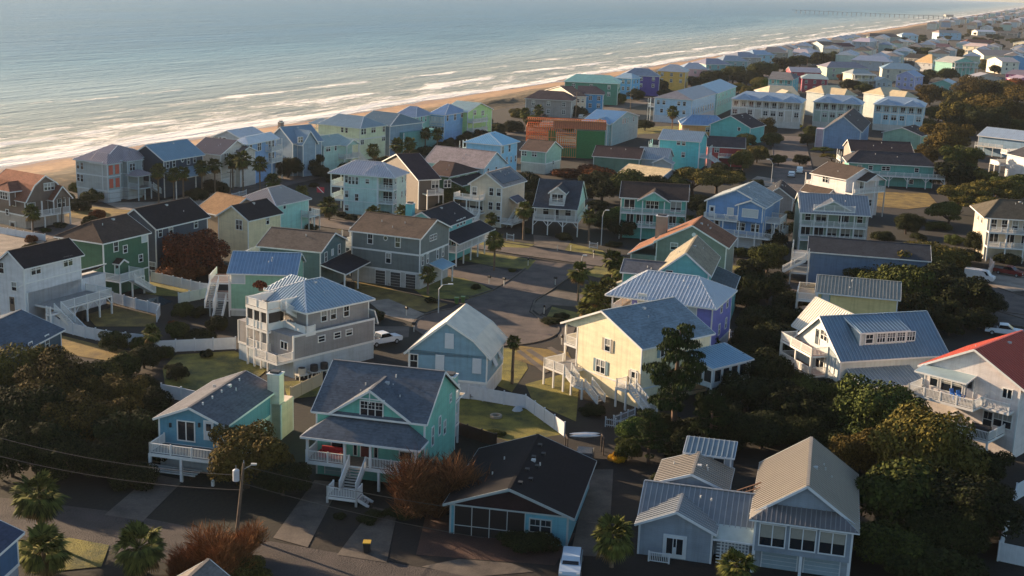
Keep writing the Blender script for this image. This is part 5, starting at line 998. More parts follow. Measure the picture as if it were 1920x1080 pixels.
for a in [
 ('taupe house with dark hipped roof next to the dune grass',(1072,188.5),(986,184),None,6.6,'#8f8a84','#4a4042',2.6,'v',(4,4),12,SH),
 ('cream gabled house with dark roof just behind the taupe dune house',(1078,181),(1022,170),None,6.8,'#b9ae98','#453c3c',2.8,'u',G5,5,SH),
 ('vivid blue house with dark roof and one white window',(1131,177),(1084,175),None,7.5,'#2f8cc0','#4a4146',2.4,'v',(3,0),12,SH),
 ('dark green house with sea green metal roof beyond the vivid blue house',(1159,157),(1085,153),None,9,'#3f7f6c','#7fb0a4',2.6,'v',(4,4),13),
 ('small light blue tower-like house left of the purple house',(1184,147.5),(1162,146),None,9,'#4f9fd0','#8fa9b8',1.8,'v',(2,2),8),
 ('deep purple beachfront house with grey hipped roof',(1237,142.5),(1187,141),(1243,140.5),9.2,'#4b3a8e','#8f949f',2.8,'v',(5,5)),
 ('mustard yellow beachfront house with grey hipped roof',(1286,135),(1247,133),None,9.2,'#cf9f2a','#8f99a3',2.8,'v',(5,5),12),
 ('pink and white house with turret roof right of the mustard one',(1327,130),(1293,129),None,8.5,'#c9a4a8','#8e9aa8',2.6,'v',(4,4),12),
 ('low cream house with arched porch below the pink house',(1347,138),(1325,138),None,5,'#b5b09c','#8d8f8c',1.8,'v',(3,3),10),
 ('teal and white house with mauve roof beyond the pink house',(1370,121),(1336,121),None,8.5,'#5b98a0','#8b8690',2.6,'v',(4,4),12),
 ('grey house with wide slate hipped roof by the surf',(1402,115),(1368,114.5),None,8.5,'#7fa0a0','#8c969c',2.6,'v',(4,4),12),
 ('grey-brown beachfront house with low dormers',(1428,108),(1396,108),None,8.5,'#8f8e8c','#87898f',2.6,'v',(4,4),13),
 ('light blue beachfront house with white gable stripes',(1452,103),(1424,103),None,8,'#86b4c4','#8fa4b4',2.4,'v',(3,3),12),
 ('large taupe house with brown roof on the shoreline',(1478,99),(1444,98),None,9.5,'#a39480','#85796e',2.8,'v',(4,4),14),
 ('pale house with pinkish white roof left of the red beach house',(1516,100),(1494,99),None,7,'#b0a6a0','#c9b9b4',2.2,'v',(3,0),12),
 ('small bright red house with pale roof near the beach',(1538,98),(1516,98),None,7,'#b0303a','#b4b0b0',2.2,'v',(3,0),12),
 ('light grey house with olive-brown roof near the beach',(1576,86),(1552,86),None,9,'#9fb0b0','#5f564e',2.6,'v',(3,0),14,SH),
 ('mauve townhouse with dark maroon roof',(1603,88),(1578,88),None,8,'#a29090','#54373c',2.4,'v',(0,3),12,SH),
 ('tall slate blue house with pinkish white roof',(1630,79),(1606,78),(1646,76.5),11,'#8a9cab','#c4b0b4',2.4,'v',(3,3)),
 ('grey-green house with broad olive hipped roof near the sand',(1690,70),(1646,69),None,8.5,'#7f9896','#56524f',2.8,'v',(5,5),14,SH),
 ('large pale blue house with white roof right of the olive roofed one',(1722,67),(1691,66),None,9.5,'#a4c6d2','#a9bcc4',2.2,'v',(4,4),12),
 ('tiny cream cottage with arched porch openings',(1688,89),(1666,89),None,4,'#c9c4a0','#c4c0a4',1.6,'v',G5,10),
 ('small emerald gabled house with pale roof',(1694,105),(1672,105),None,6.4,'#3f9f90','#9f9a94',2.6,'u',G5,14),
 ('black-roofed house with a white arched dormer',(1731,111),(1696,108),None,5,'#3a3f44','#23262b',3,'v',G5,12,SH),
 ('wide house with long grey-blue metal roof in the middle distance',(1668,116),(1597,112),None,6.5,'#9aa4ac','#8a97ac',2.8,'v',(4,4),14),
 ('sage house with mauve-grey hipped roof below the long metal roof',(1628,128),(1551,126),None,7,'#93ad94','#8f8588',2.8,'v',(5,5),14),
 ('cream house with grey roof and paired windows right of the sage house',(1722,131),(1655,128),None,7,'#b9b8a6','#7f98a4',2.8,'v',(5,5),14),
 ('periwinkle house with a white bay window',(1716,144),(1681,141.5),None,7,'#8d98c8','#7f93b0',2.6,'u',G5,14),
 ('small grey gabled house with a deck in front of the periwinkle house',(1673,153),(1643,152),None,5.2,'#98a2ac','#8f9598',1.8,'u',G5,10),
 ('long crimson house with pale roof, upper of the two crimson houses',(1540,136),(1483,134),None,6.2,'#a12c44','#a8a2a6',2,'v',G5,12),
 ('crimson house with grey-green roof, lower of the two crimson houses',(1552,149),(1508,148),(1567,146),6.8,'#a12c44','#8f9d98',1.8,'v',(3,3)),
 ('blue tower-like cottage between the cone-roofed and the porch house',(1769,115),(1750,114),None,8,'#7f98bc','#8f99a4',2,'u',G5,10),
 ('sunlit white house with balconies beside the sky blue house',(1879,116),(1851,112),None,8,'#d9d2bc','#a49c96',2.4,'u',G5,12),
 ('sky blue house with sunlit white gable roof, right edge',(1932,113),(1880,110),None,8,'#4f9ace','#c4bcb4',2.8,'u',G5,12),
 ('grey low gabled house beside the magenta house',(1876,147),(1826,145),None,5,'#b4a99c','#a39c98',2.2,'u',G5,14),
 ('bright magenta house with mauve roof',(1935,141),(1886,138),None,6.2,'#9f2f80','#8f7f84',2.2,'v',(3,3),12),
 ('pink porch house at the right edge below the magenta one',(1945,150),(1908,149),None,4.5,'#b8628c','#a88f98',1.8,'u',G5,12),
 ('sea green house with crossed pale metal roofs beside the forest',(1790,160),(1745,157),None,6.6,'#5fa9a0','#93a9b0',2.2,'u',G5,14),
 ('cream house with long pinkish white roof',(1850,88),(1806,85),None,9,'#cfc4a4','#cdb6ac',2.2,'v',(3,3),12),
 ('white-gabled house with very long charcoal roof',(1845,104),(1814,98),None,7,'#d6cbb4','#5a6068',3.4,'u',G5,30,SH),
 ('pale blue wide house with tan and grey roof by the dunes',(1803,62),(1761,61),None,8,'#94bad0','#a89284',2.6,'v',(4,4),12),
 ('low white hall with bright white roof',(1867,60),(1833,59),None,5,'#b9b9b0','#d0ced0',1.8,'v',G5,14),
 ('white gabled house with fanlight beyond the low white hall',(1859,52),(1838,51),None,7,'#b4b8ba','#b4aeb0',3,'u',G5,12),
 ('brown house with wide rust-brown roof',(1870,81),(1812,79),None,5,'#7f6458','#68463e',2.6,'v',(4,4),14,SH),
 ('cream porch house at the right edge beyond the charcoal roof',(1932,82),(1900,80),None,6,'#cfc6a8','#8f8880',2.2,'u',G5,12),
 ('dark house with low black roof at the right edge',(1908,63),(1870,61),None,6,'#4f565a','#3c4046',2.2,'v',G5,12,SH),
 ('small pink house with three windows beneath the maroon roofs',(1773,99),(1756,98),None,5,'#b07f88','#7f6f74',1.8,'v',G5,10),
 ('cottage with tan cone-shaped roof',(1748,118),(1716,115),None,6,'#8f9498','#c4a474',5,'v',(6,6),11),
 ('house with purple-brown roof behind the cone-roofed cottage',(1784,89),(1724,86),None,6,'#7d767c','#5c4a54',2.6,'v',(4,4),14,SH),
 ]:
    a=list(a)
    if a[1][0]<1700 and a[1][1]<160 and a[1][0]>1140 and a[1][0]+a[1][1]*4<1990:
        dx=a[1][0]-a[2][0]; a[2]=(a[2][0]-dx*.35,a[2][1]-.6)
        if len(a)>10 and a[10]: a[10]=a[10]*1.3
    F(*a)
F('teal cottage with dark roof and white corner porch left of the crimson houses',(1487,149),(1442,147),(1506,144),8,'#4fb2b8','#66676a',2.4,'v',(3,0),None,SH,porch=1)
F('cream double-porch house beside the dark rust tree',(1640,140),(1599,139),None,8.2,'#c4b898','#9fa39c',2.2,'v',(3,3),12,porch=2)
F('sea green gabled house with two white porches in the distance',(1829,117),(1786,117),None,8.6,'#6fb0a0','#c4beac',3,'u',G5,14,porch=1)
# the farthest houses, a few pixels each
rf=random.Random(11); walls=['#9fb4bc','#b9b2a4','#8fb0a4','#c4c0b4','#7f98b0','#b08f84','#a9b49c','#8c8c90','#c9b48c','#6fa0b4']; rfs=['#7f8894','#5a5250','#9aa0a8','#b4aeb0','#6f6460']
k=0
for s in range(1750,5200,46):
    for row in range(7):
        y=-62-row*46+rf.uniform(-6,6); ss=s+rf.uniform(-9,9)
        if rf.random()<.25: continue
        p=W_(ss,y)
        v=Vector((p.x,p.y,-CAMH)); wz=v.dot(F_); X=960+FPX*v.dot(RT)/wz; Yp=540-FPX*v.dot(UP)/wz
        if X>1945 or (Yp>58 and X<1900) or Yp>84: continue
        if k>=190: break
        wd=rf.uniform(9,14); dp=rf.uniform(10,15); h=rf.choice((6,8,9)); k+=1
        r=empty('distant_house',p,coast_rz,'tiny distant house in the packed rows running up the shore toward the pier','house','distant houses toward the pier')
        m=MB(); m.box(-wd/2,wd/2,-dp/2,dp/2,0,h,siding(rf.choice(walls))); m.build('wall',r)
        m=MB(); a,b,o=wd/2+.5,dp/2+.5,rf.uniform(2,3); mt=shingle(rf.choice(rfs)); 
        m.add([(-a,-b,h),(a,-b,h),(a,b,h),(-a,b,h),(0,-b+4,h+o),(0,b-4,h+o)],[(0,1,4),(1,2,5,4),(2,3,5),(3,0,4,5),(0,3,2,1)],mt); m.build('roof',r)
hs=[o.location.copy() for o in C.objects if o.type=='EMPTY' and o.get('category')=='house']
rc=['#b4b8b8','#c4bca8','#9fb8b0','#8fb0c4','#b8a898','#a4b49c','#c9c4b4','#7fa4b4']
k=0
for s in range(640,1760,22):
    for row in range(9):
        y=-62-row*25+rf.uniform(-3,3); ss=s+rf.uniform(-3,3); p=W_(ss,y); v=Vector((p.x,p.y,-CAMH)); wz=v.dot(F_); X=960+FPX*v.dot(RT)/wz; Yp=540-FPX*v.dot(UP)/wz
        if X>1950 or Yp>165 or (X>1700 and Yp>128) or (Yp>150 and X>1200) or k>85: continue
        if min((h-p).length for h in hs)<19: continue
        k+=1; hs.append(p); wd=rf.uniform(10,13); dp=rf.uniform(11,15); h=rf.choice((6,8.5,8.5)); wl=rf.choice(rc)
        r=empty('row_house',p,coast_rz+math.pi/2,'pale house filling the packed middle rows between the named colourful ones','house','pale houses filling the middle rows')
        m=MB(); m.box(-wd/2,wd/2,-dp/2,dp/2,0,h,siding(wl)); m.build('wall',r)
        m=MB(); a,b,o=wd/2+.6,dp/2+.6,rf.uniform(2,2.8); mt=rf.choice((metal('#9aa6ae'),metal('#b4aca4'),shingle('#6a625c'),metal('#8a98a8'),shingle('#8f8680')))
        m.add([(-a,-b,h),(a,-b,h),(a,b,h),(-a,b,h),(0,-b+rf.choice((.2,4)),h+o),(0,b-4,h+o)],[(0,1,4),(1,2,5,4),(2,3,5),(3,0,4,5),(0,3,2,1)],mt); m.build('roof',r)
        for z in (h-1.7,h-4.5):
            for i in (-.3,0,.3):
                f,g=win_meshes(1.1,1.5,'dh',WHITE); q_=link('window',f,r,(i*wd,-dp/2-.01,z)); link('pane',g,q_)
                q_=link('window',f,r,(-wd/2-.01,i*dp,z),(0,0,-math.pi/2)); link('pane',g,q_)
FAR[0]=False
# ---------------------------------------------------------------- vegetation
def leafmat(n,dark,light,trans=.15):
    k=('leaf',n)
    if k in MC: return MC[k]
    m,t,b=newmat('foliage'); g=nd(t,'ShaderNodeNewGeometry'); oi=nd(t,'ShaderNodeObjectInfo')
    a=nd(t,'ShaderNodeMath',operation='MULTIPLY_ADD'); a.inputs[1].default_value=.75; t.links.new(g.outputs['Random Per Island'],a.inputs[0])
    a2=nd(t,'ShaderNodeMath',operation='MULTIPLY'); a2.inputs[1].default_value=.25; t.links.new(oi.outputs['Random'],a2.inputs[0]); t.links.new(a2.outputs[0],a.inputs[2])
    r=ramp(t,a.outputs[0],[(.1,lin(dark)),(.9,lin(light))]); t.links.new(r.outputs[0],b.inputs['Base Color']); b.inputs['Roughness'].default_value=.65
    b.inputs['Specular IOR Level'].default_value=.08; b.inputs['Roughness'].default_value=.85
    MC[k]=m; return m
LM={'oak':('#1d2410','#4f5526'),'olive':('#2e2c12','#6f6630'),'brown':('#231e0d','#665729'),'rust':('#2e1a0e','#7a4726'),'red':('#2e150e','#8a4a30'),'green':('#1e2c14','#55682e'),'yellow':('#8a6414','#e0b030'),'dark':('#12160b','#353b1d'),'palm':('#1f2510','#686a32'),'pine':('#141d10','#37451f'),'gold':('#38230f','#94623a'),'twig':('#2c1c12','#7c5638'),'lime':('#222c15','#5c652f')}
def crown(kind,shape,seed,nl=6500,ls=.06):
    """unit crown: radius 1, base at z=0, many leaf clumps over uneven lobes"""
    k=('crown',kind,shape,seed)
    if k in SM: return SM[k]
    q=random.Random(seed); m=MB(); mat=leafmat(kind,*LM[kind]); lobes=[]
    if shape=='round':
        lobes=[((0,0,.62),.62,.5)]
        for i in range(13):
            a=q.uniform(0,6.28); r=q.uniform(.35,.72); z=q.uniform(.28,.95); rr_=q.uniform(.22,.38); lobes.append(((math.cos(a)*r,math.sin(a)*r,z),rr_,rr_*.75))
    elif shape=='flat':
        for i in range(18):
            a=q.uniform(0,6.28); r=q.uniform(.1,.8); z=q.uniform(.45,.75)+.2*(1-r); rr_=q.uniform(.2,.36); lobes.append(((math.cos(a)*r,math.sin(a)*r,z),rr_,rr_*.5))
    elif shape=='shrub':
        for i in range(16):
            a=q.uniform(0,6.28); r=q.uniform(0,.7); z=q.uniform(.1,.55)*(1.2-r*.5); rr_=q.uniform(.22,.4); lobes.append(((math.cos(a)*r,math.sin(a)*r,z),rr_,rr_*.85))
    elif shape=='twig':
        for i in range(11):
            a=q.uniform(0,6.28); r=q.uniform(.05,.62); rr_=q.uniform(.22,.42); lobes.append(((math.cos(a)*r,math.sin(a)*r,q.uniform(.3,.75)),rr_,rr_*.8))
    elif shape=='pine':
        for i in range(34):
            z=.28+.72*i/34; R=(.35+.65*math.sin(min(1,(1-z)*1.5)*1.5))*q.uniform(.35,1.0); a=i*2.4+q.uniform(-.6,.6); lobes.append(((math.cos(a)*R*.62,math.sin(a)*R*.62,z+q.uniform(-.02,.03)),q.uniform(.16,.3),q.uniform(.02,.035)))
    V=[];Fc=[]
    wts=[l[1]**2 for l in lobes]; tot=sum(wts)
    for l,wt in zip(lobes,wts):
        c,rx,rz=l
        for j in range(int(nl*wt/tot)):
            th=q.uniform(0,6.283); cz=q.uniform(-.75,1); sz=math.sqrt(1-cz*cz); rad=q.uniform(.72,1.08)
            n=Vector((math.cos(th)*sz,math.sin(th)*sz,cz)); p=Vector((c[0]+n.x*rx*rad,c[1]+n.y*rx*rad,c[2]+n.z*rz*rad))
            if p.z<0.02: continue
            n=(n+Vector((q.uniform(-.9,.9),q.uniform(-.9,.9),q.uniform(-.5,.9)))).normalized()
            if shape=='twig':
                d=Vector((n.x,n.y,abs(n.z)+.4)).normalized(); e=d.cross(Vector((q.uniform(-1,1),q.uniform(-1,1),.2))).normalized(); L=q.uniform(.08,.22); p=p*q.uniform(.6,1.15); a_,b_=d*L,e*.007
            else:
                e=n.orthogonal().normalized(); e.rotate(Matrix.Rotation(q.uniform(0,6.28),3,n)); s_=ls*q.uniform(.45,1.1)*(.55 if shape=='pine' else 1); a_=e*s_; b_=n.cross(e)*s_*q.uniform(.4,.9)
            o=len(V); V+=[p-a_,p+b_*.9,p+a_,p-b_]; Fc.append((o,o+1,o+2,o+3))
    if shape=='twig':
        for i in range(90):
            a=q.uniform(0,6.28); r=q.uniform(.3,.95); e=Vector((math.cos(a)*r,math.sin(a)*r,q.uniform(.4,1.0))); b0=Vector((math.cos(a)*.05,math.sin(a)*.05,0)); sd_=Vector((-math.sin(a),math.cos(a),0))*.012
            o=len(V); V+=[b0-sd_,b0+sd_,e+sd_*.3,e-sd_*.3]; Fc.append((o,o+1,o+2,o+3))
    m.add(V,Fc,mat); SM[k]=m.mesh('crown'); return SM[k]
def trunkmesh(kind,seed):
    k=('trunk',kind,seed)
    if k in SM: return SM[k]
    q=random.Random(seed); m=MB(); mt=plain({'pine':'#5a4638','palm':'#6a5a48'}.get(kind,'#4a3c30'),.9,.3,3)
    if kind=='pine':
        m.cyl((0,0,-.02),(.02,.01,.5),.03,.022,mt,7); m.cyl((.02,.01,.5),(0,0,.97),.022,.006,mt,7)
        for i in range(14): 
            z=.35+.6*i/14; a=i*2.4; m.cyl((.01,0,z),(math.cos(a)*.35*(1.1-z),math.sin(a)*.35*(1.1-z),z+.04),.008,.003,mt,4)
    else:
        m.cyl((0,0,-.05),(.03,.02,.3),.07,.055,mt,7)
        for i in range(7): a=i*.9+q.uniform(-.2,.2); r=q.uniform(.35,.6); e=(math.cos(a)*r,math.sin(a)*r,q.uniform(.5,.8)); mid=(e[0]*.4+.03,e[1]*.4,.42); m.cyl((.03,.02,.28),mid,.045,.03,mt,5); m.cyl(mid,e,.03,.012,mt,5)
    SM[k]=m.mesh('trunk'); return SM[k]
def palm_mesh(seed,dense=64):
    k=('palmcrown',seed)
    if k in SM: return SM[k]
    q=random.Random(seed); m=MB(); mat=leafmat('palm',*LM['palm']); dead=leafmat('deadfrond','#4a3820','#8c7448')
    for i in range(dense):
        el=q.uniform(-.75,1.25) if i>6 else q.uniform(-1.3,-.8); az=i*2.399+q.uniform(-.3,.3); mt=dead if el<-.75 else mat
        d=Vector((math.cos(az)*math.cos(el),math.sin(az)*math.cos(el),math.sin(el))); L=q.uniform(.7,1.0); side=Vector((-math.sin(az),math.cos(az),0)); up=side.cross(d)*-1
        hub=d*L*.5; m.bar((0,0,0),hub,.02,mt,.02)
        for j in range(-6,7):
            an=j*.2; dr=(d*math.cos(an)+side*math.sin(an)).normalized(); ln=L*.62*(1-.04*abs(j)); tip=hub+dr*ln+Vector((0,0,-.22*ln-.12*abs(math.sin(an)))); md=hub+dr*ln*.55+Vector((0,0,-.02)); w_=(side*math.cos(an)-d*math.sin(an))*.05
            o=len(m.v); m.add([hub,md+w_,tip,md-w_],[(0,1,2,3)],mt)
    SM[k]=m.mesh('crown'); return SM[k]
def bootmesh(seed):
    k=('ptrunk',seed)
    if k in SM: return SM[k]
    m=MB(); mt=plain('#6e5c4a',.95,.3,6); q=random.Random(seed); x=y=0; 
    for i in range(6): nx,ny=x+q.uniform(-.03,.03),y+q.uniform(-.03,.03); m.cyl((x,y,i/6),(nx,ny,(i+1)/6+.01),.2-.01*i,.17,mt,8); x,y=nx,ny
    SM[k]=m.mesh('trunk'); return SM[k]
TREES=[]
KN={'oak':'dark green leafy tree','olive':'olive green bushy tree','brown':'brownish oak with sunlit crown','rust':'rust-brown autumn shrub','red':'reddish autumn tree','green':'mid green tree','yellow':'bright yellow shrub','dark':'very dark evergreen tree','gold':'orange-gold twiggy shrub','twig':'bare twiggy brown tree','lime':'light green leafy tree','pine':'tall dark pine'}
TP={}
HS=[(o,o['label']) for o in C.objects if o.type=='EMPTY' and o.get('category')=='house' and o.name.split('.')[0] not in('distant_house','row_house')]
def near(p):
    b=min(HS,key=lambda h:(h[0].location-p).length); w_=b[1].split(','
        )[0].split(' with ')[0].split(' behind ')[0].split(' beside ')[0].split(' in front')[0].split(' above ')[0].split(' between ')[0].split(' right of')[0].split(' left of')[0].split(' next to')[0].split(' beyond')[0].split(' below')[0].split(' near ')[0].split(' by ')[0].split(' showing')[0].split(' under ')[0].split(' squeezed')[0].split(' half ')[0].split()
    return ' '.join(w_[:8])
def ptree(p,kind,R,hh,shape,label=None):
    q=random.Random(int(p.x*13+p.y*7)); sd_=q.randint(1,3)
    nm={'pine':'pine_tree'}.get(kind,'shrub' if shape in('shrub','twig') and hh<4 else 'tree')
    size='small ' if R<2.2 else ('large ' if R>5 else ''); r=empty(nm,p,q.uniform(0,6.28),'x','tree' if nm!='shrub' else 'shrub')
    lb=label or f"{size}{KN[kind]} near the {near(p)}"; lb=' '.join(lb.split()[:16]); r['label']=lb; r['group']='trees: '+lb if not label else None
    if label: del r['group']
    cm=crown(kind,shape,sd_,*((15000,.036) if R>4.2 else (11000,.047)) if shape!='pine' else (12000,.045)) if shape!='twig' else crown(kind,shape,sd_,9000,.05)
    sc_=(R,R,hh) 
    link('crown',cm,r,(0,0,0),None,sc_)
    if shape in('round','flat','pine'): link('trunk',trunkmesh('pine' if kind=='pine' else 'oak',sd_),r,(0,0,0),None,(R*.9,R*.9,hh) if kind!='pine' else (hh,hh,hh))
    TREES.append(r); return r
def T(kind,cx,cy,wpx,hk=1.25,shape='round',label=None):
    R=4; wpx*=1.18 if (wpx>=50 and cy>300) else 1.1
    for _ in range(4):
        hh=R*hk; p=P(cx,cy,hh*.55); d=(p-Vector((0,0,CAMH))).dot(F_); R=wpx/2*d/FPX*.95
    ptree(Vector((p.x,p.y,0)),kind,R,R*hk,shape,label)
def PT(px,py,h=6,R=1.9,label=None):
    """palm: px,py = middle of the crown"""
    p=P(px,py,h); p.z=0; q=random.Random(int(px*3+py)); r=empty('palm_tree',p,q.uniform(0,6.28),label or ('palm tree with ragged crown near the '+near(p)),'palm tree')
    if not label: r['group']='palms: '+r['label']
    link('crown',palm_mesh(q.randint(1,4)),r,(0,0,h-.2),None,(R,R,R)); link('trunk',bootmesh(q.randint(1,3)),r,(0,0,-.1),None,(1.1,1.1,h))
# lower-left thicket
for a in [('olive',30,700,150),('brown',110,715,150),('dark',50,790,170),('brown',150,800,150),('brown',215,745,120),('dark',285,740,80),('dark',230,820,130),('dark',20,850,130),('dark',120,860,110),('olive',180,690,90),('oak',235,675,80),('dark',300,790,90),('olive',60,690,80),('rust',105,682,60),('dark',250,880,90),('oak',265,640,50),('oak',345,575,50),('oak',330,612,55),('dark',375,625,60),('rust',325,605,24),('dark',410,600,50),('dark',375,580,40),('oak',305,655,45),('dark',390,660,30),('dark',260,715,80)]: T(*a,hk=1.15,shape='round' if a[3]>100 else 'shrub')
T('red',368,478,130,1.0,'round',label='big reddish autumn tree in front of the dark navy gabled house'); T('rust',340,500,90,.8,'shrub'); T('rust',400,500,80,.8,'shrub'); T('rust',330,460,70,.9,'round')
# beach side
for a in [('dark',395,345,50),('oak',350,340,50),('dark',370,360,50),('oak',330,350,35),('dark',420,350,40),('dark',550,292,75),('dark',580,308,60),('dark',540,315,60),('dark',450,330,40),('dark',630,328,45),('dark',655,330,35),('oak',770,285,45),('dark',720,300,45),('dark',745,300,40),('dark',700,312,50),('oak',866,240,46),('dark',900,240,50),('dark',935,238,55),('oak',915,222,30),('dark',960,232,50),('olive',970,208,40),('dark',1050,200,45),('dark',1080,205,45),('dark',1030,205,40),('oak',150,345,45),('oak',175,362,50),('dark',145,380,50),('rust',185,398,40),('dark',170,410,40),('olive',130,365,30),('dark',795,262,40),('oak',760,308,30),('dark',820,270,40),('dark',845,262,30),('dark',870,262,40),('brown',60,460,40),('rust',55,445,30)]: T(*a,hk=1.0,shape='shrub' if a[3]<60 else 'round')
for a in [(296,318,7.5,2.2),(325,325,6,2),(343,322,6.5,2),(378,312,7,2.2),(402,308,7,2.2),(455,297,8,2.6),(436,300,7,2.2),(487,305,7.5,2.3),(511,338,3.5,2.4),(745,270,6,2.4),(768,268,6,2.4),(798,248,6,2.2),(820,250,6,2.2),(700,280,6,2.3),(565,358,2.6,2),(617,384,3.2,2.6),(758,396,3,2.2),(700,397,3,2),(37,385,4,1.8),(60,396,4,2),(985,210,6,2.4),(1010,205,6,2.4),(1262,208,8.5,2.7)]: PT(*a)
# street palms
for a in [(928,449,5.6,2.1),(983,392,6.2,2.2),(921,408,4.4,1.6),(1106,404,5.4,1.9),(803,512,3.6,1.7),(1086,508,5,2.2),(1150,485,5.5,2.4),(1115,548,5,2.4),(1140,540,5,2.4),(1168,500,4.5,2.3),(1125,566,3.6,2.2),(1100,575,2.6,1.8),(963,638,5.8,1.2),(285,622,4.2,1.5),(1288,415,4,2.3),(1260,410,3.5,2),(1160,575,3,1.8),(1335,640,2.5,1.6)]: PT(*a)
for a,l in [((70,925,4.6,2.7),'tall full palm beside the foreground street, bottom left'),((80,1025,2.6,2.5),'low spreading palm beneath the tall palm, bottom left'),((262,1022,2.8,2.6),'broad palm across the street in front of the utility pole'),((1150,1000,3.2,2.3),'dark palm beside the white car at the bottom edge'),((1382,1058,2.6,1.9),'small yellow-green palm in front of the garage house')]: PT(*a,label=l)
# centre band
for a in [('oak',850,368,58,1.0,'round'),('dark',830,385,40,.8,'shrub'),('oak',1150,412,60,1.1,'round'),('dark',1165,430,50,1.1,'round'),('dark',1125,420,36,1,'round'),('dark',988,345,60,1.2,'round'),('dark',1000,375,50,1,'round'),('rust',1110,318,110,.5,'shrub'),('rust',1070,322,70,.5,'shrub'),('dark',1130,352,90,1,'round'),('oak',1180,350,100,1,'round'),('dark',1225,355,80,1,'round'),('olive',1300,340,100,.9,'flat'),('olive',1345,338,90,.9,'flat'),('oak',1270,350,60,1,'round'),('brown',1430,242,62,1.1,'round'),('oak',1450,262,45,1,'round'),('olive',1395,300,60,1.1,'round'),('olive',1420,290,50,1.1,'round'),('olive',1385,275,50,1,'round'),('oak',1400,262,40,1,'round'),('oak',1520,248,40,1,'round'),('dark',1515,262,40,1,'round'),('lime',1545,282,50,.5,'flat'),('olive',1560,295,50,.5,'flat'),('dark',1545,250,30,1,'round'),('oak',1590,300,30,.6,'shrub'),
 ('brown',1775,262,105,1.0,'round'),('brown',1740,290,60,1,'round'),('oak',1800,300,90,1,'round'),('dark',1790,330,90,.9,'round'),('olive',1830,335,80,.8,'round'),('olive',1800,372,110,.9,'flat'),('olive',1865,362,110,.9,'flat'),('oak',1780,400,90,.9,'flat'),('olive',1850,390,100,.8,'flat'),('oak',1910,350,90,.9,'flat'),('dark',1830,455,55,1.2,'round'),('lime',1790,445,45,.9,'shrub'),('dark',1815,480,50,.8,'round'),('dark',1890,480,50,.8,'shrub'),
 ('olive',1660,500,120,1,'round'),('olive',1720,490,120,1,'round'),('oak',1700,540,130,1,'round'),('dark',1765,530,120,1,'round'),('oak',1620,520,80,.9,'round'),('dark',1810,560,120,1,'round'),('dark',1760,580,90,.8,'round'),('dark',1830,600,80,.8,'round'),('olive',1790,490,80,1,'round'),('dark',1725,560,80,.7,'round'),
 ('oak',1440,485,80,1.1,'round'),('dark',1410,505,60,1,'round'),('dark',1440,540,90,1,'round'),('dark',1475,570,80,.9,'round'),('dark',1400,560,60,1,'round'),('dark',1425,600,90,.9,'round'),('oak',1390,470,40,1,'shrub'),('rust',1395,638,26,.9,'shrub'),('dark',1460,630,90,.8,'round'),('dark',1410,660,80,.8,'round'),('oak',1400,690,70,1.1,'round'),('rust',1363,712,24,1,'shrub'),('oak',1455,690,80,1,'round'),('green',1400,705,50,1,'round'),
 ('dark',1400,740,120,.9,'round'),('dark',1460,745,120,.9,'round'),('oak',1520,750,120,1,'round'),('dark',1430,810,130,.8,'round'),('dark',1500,810,120,.8,'round'),('dark',1350,780,90,.9,'round'),('dark',1570,740,80,.9,'round'),('oak',1490,715,70,1,'round'),('dark',1300,810,90,.8,'round'),('dark',1350,830,90,.7,'round'),('dark',1570,830,90,.9,'round'),('green',1190,810,70,1.3,'round'),('oak',1175,845,60,1.1,'round'),('dark',1240,800,70,1.2,'round'),('dark',1530,690,50,.8,'shrub')]: T(*a)
for a in [('brown',70,760,150),('brown',190,800,150),('dark',90,830,150),('dark',200,860,120),('dark',10,760,120),('dark',160,730,120),('dark',280,850,70),('dark',330,700,50),('dark',270,670,70),('oak',215,640,60)]: T(*a,hk=1.0)
for a in [('dark',1340,690,60),('dark',1430,700,120),('dark',1480,650,100),('dark',1360,800,120),('dark',1290,850,90),('dark',1490,770,130),('dark',1550,790,110),('dark',1400,640,80),('dark',1465,600,80),('dark',1400,530,70),('dark',1450,450,60),('dark',1395,440,50),('dark',1740,600,70),('dark',1850,570,70),('dark',1780,610,60),('dark',1580,500,60),('oak',1640,540,90),('dark',1700,580,90),('dark',1600,800,100),('dark',1260,900,70),('dark',1700,420,60),('dark',1560,465,40),('dark',1210,400,50),('dark',1310,385,60),('dark',1000,400,40),('dark',1330,400,50),('dark',1480,430,40),('dark',1700,640,60),('dark',1850,950,120),('dark',1780,1010,150)]: T(*a,hk=1.05)
for a in [('dark',520,300,50),('dark',600,325,40),('dark',660,318,50),('dark',690,330,40),('dark',800,285,40),('dark',840,275,40),('dark',880,262,50),('dark',905,255,40),('oak',1000,228,40),('dark',360,335,50),('dark',430,335,40),('dark',465,330,40),('dark',1065,240,30),('dark',1210,235,36),('dark',1075,380,30),('dark',1500,300,36),('dark',1420,345,30),('dark',1380,330,40),('oak',1460,300,34),('dark',1350,320,50)]: T(*a,hk=.95)
for a in [('oak',690,585,50),('dark',655,500,30),('dark',600,505,36),('dark',810,560,30),('oak',960,505,20),('dark',1060,440,40),('dark',985,430,30),('oak',870,430,26),('dark',720,400,40),('dark',640,400,30),('olive',1090,600,36),('dark',1180,560,40),('dark',1150,520,50),('olive',1190,540,40),('dark',1200,430,40),('dark',930,370,36),('dark',1120,380,50),('dark',950,330,30),('oak',1080,350,40),('dark',480,380,30),('dark',330,390,34),('dark',255,395,26),('dark',130,520,26),('dark',110,420,30),('oak',85,430,26),('dark',1545,350,30),('dark',1480,400,40),('oak',1470,380,30),('dark',1660,440,50),('dark',1720,440,40),('oak',1760,420,50),('dark',590,345,26),('dark',430,300,30),('dark',660,405,30)]: T(*a,hk=.75,shape='shrub')
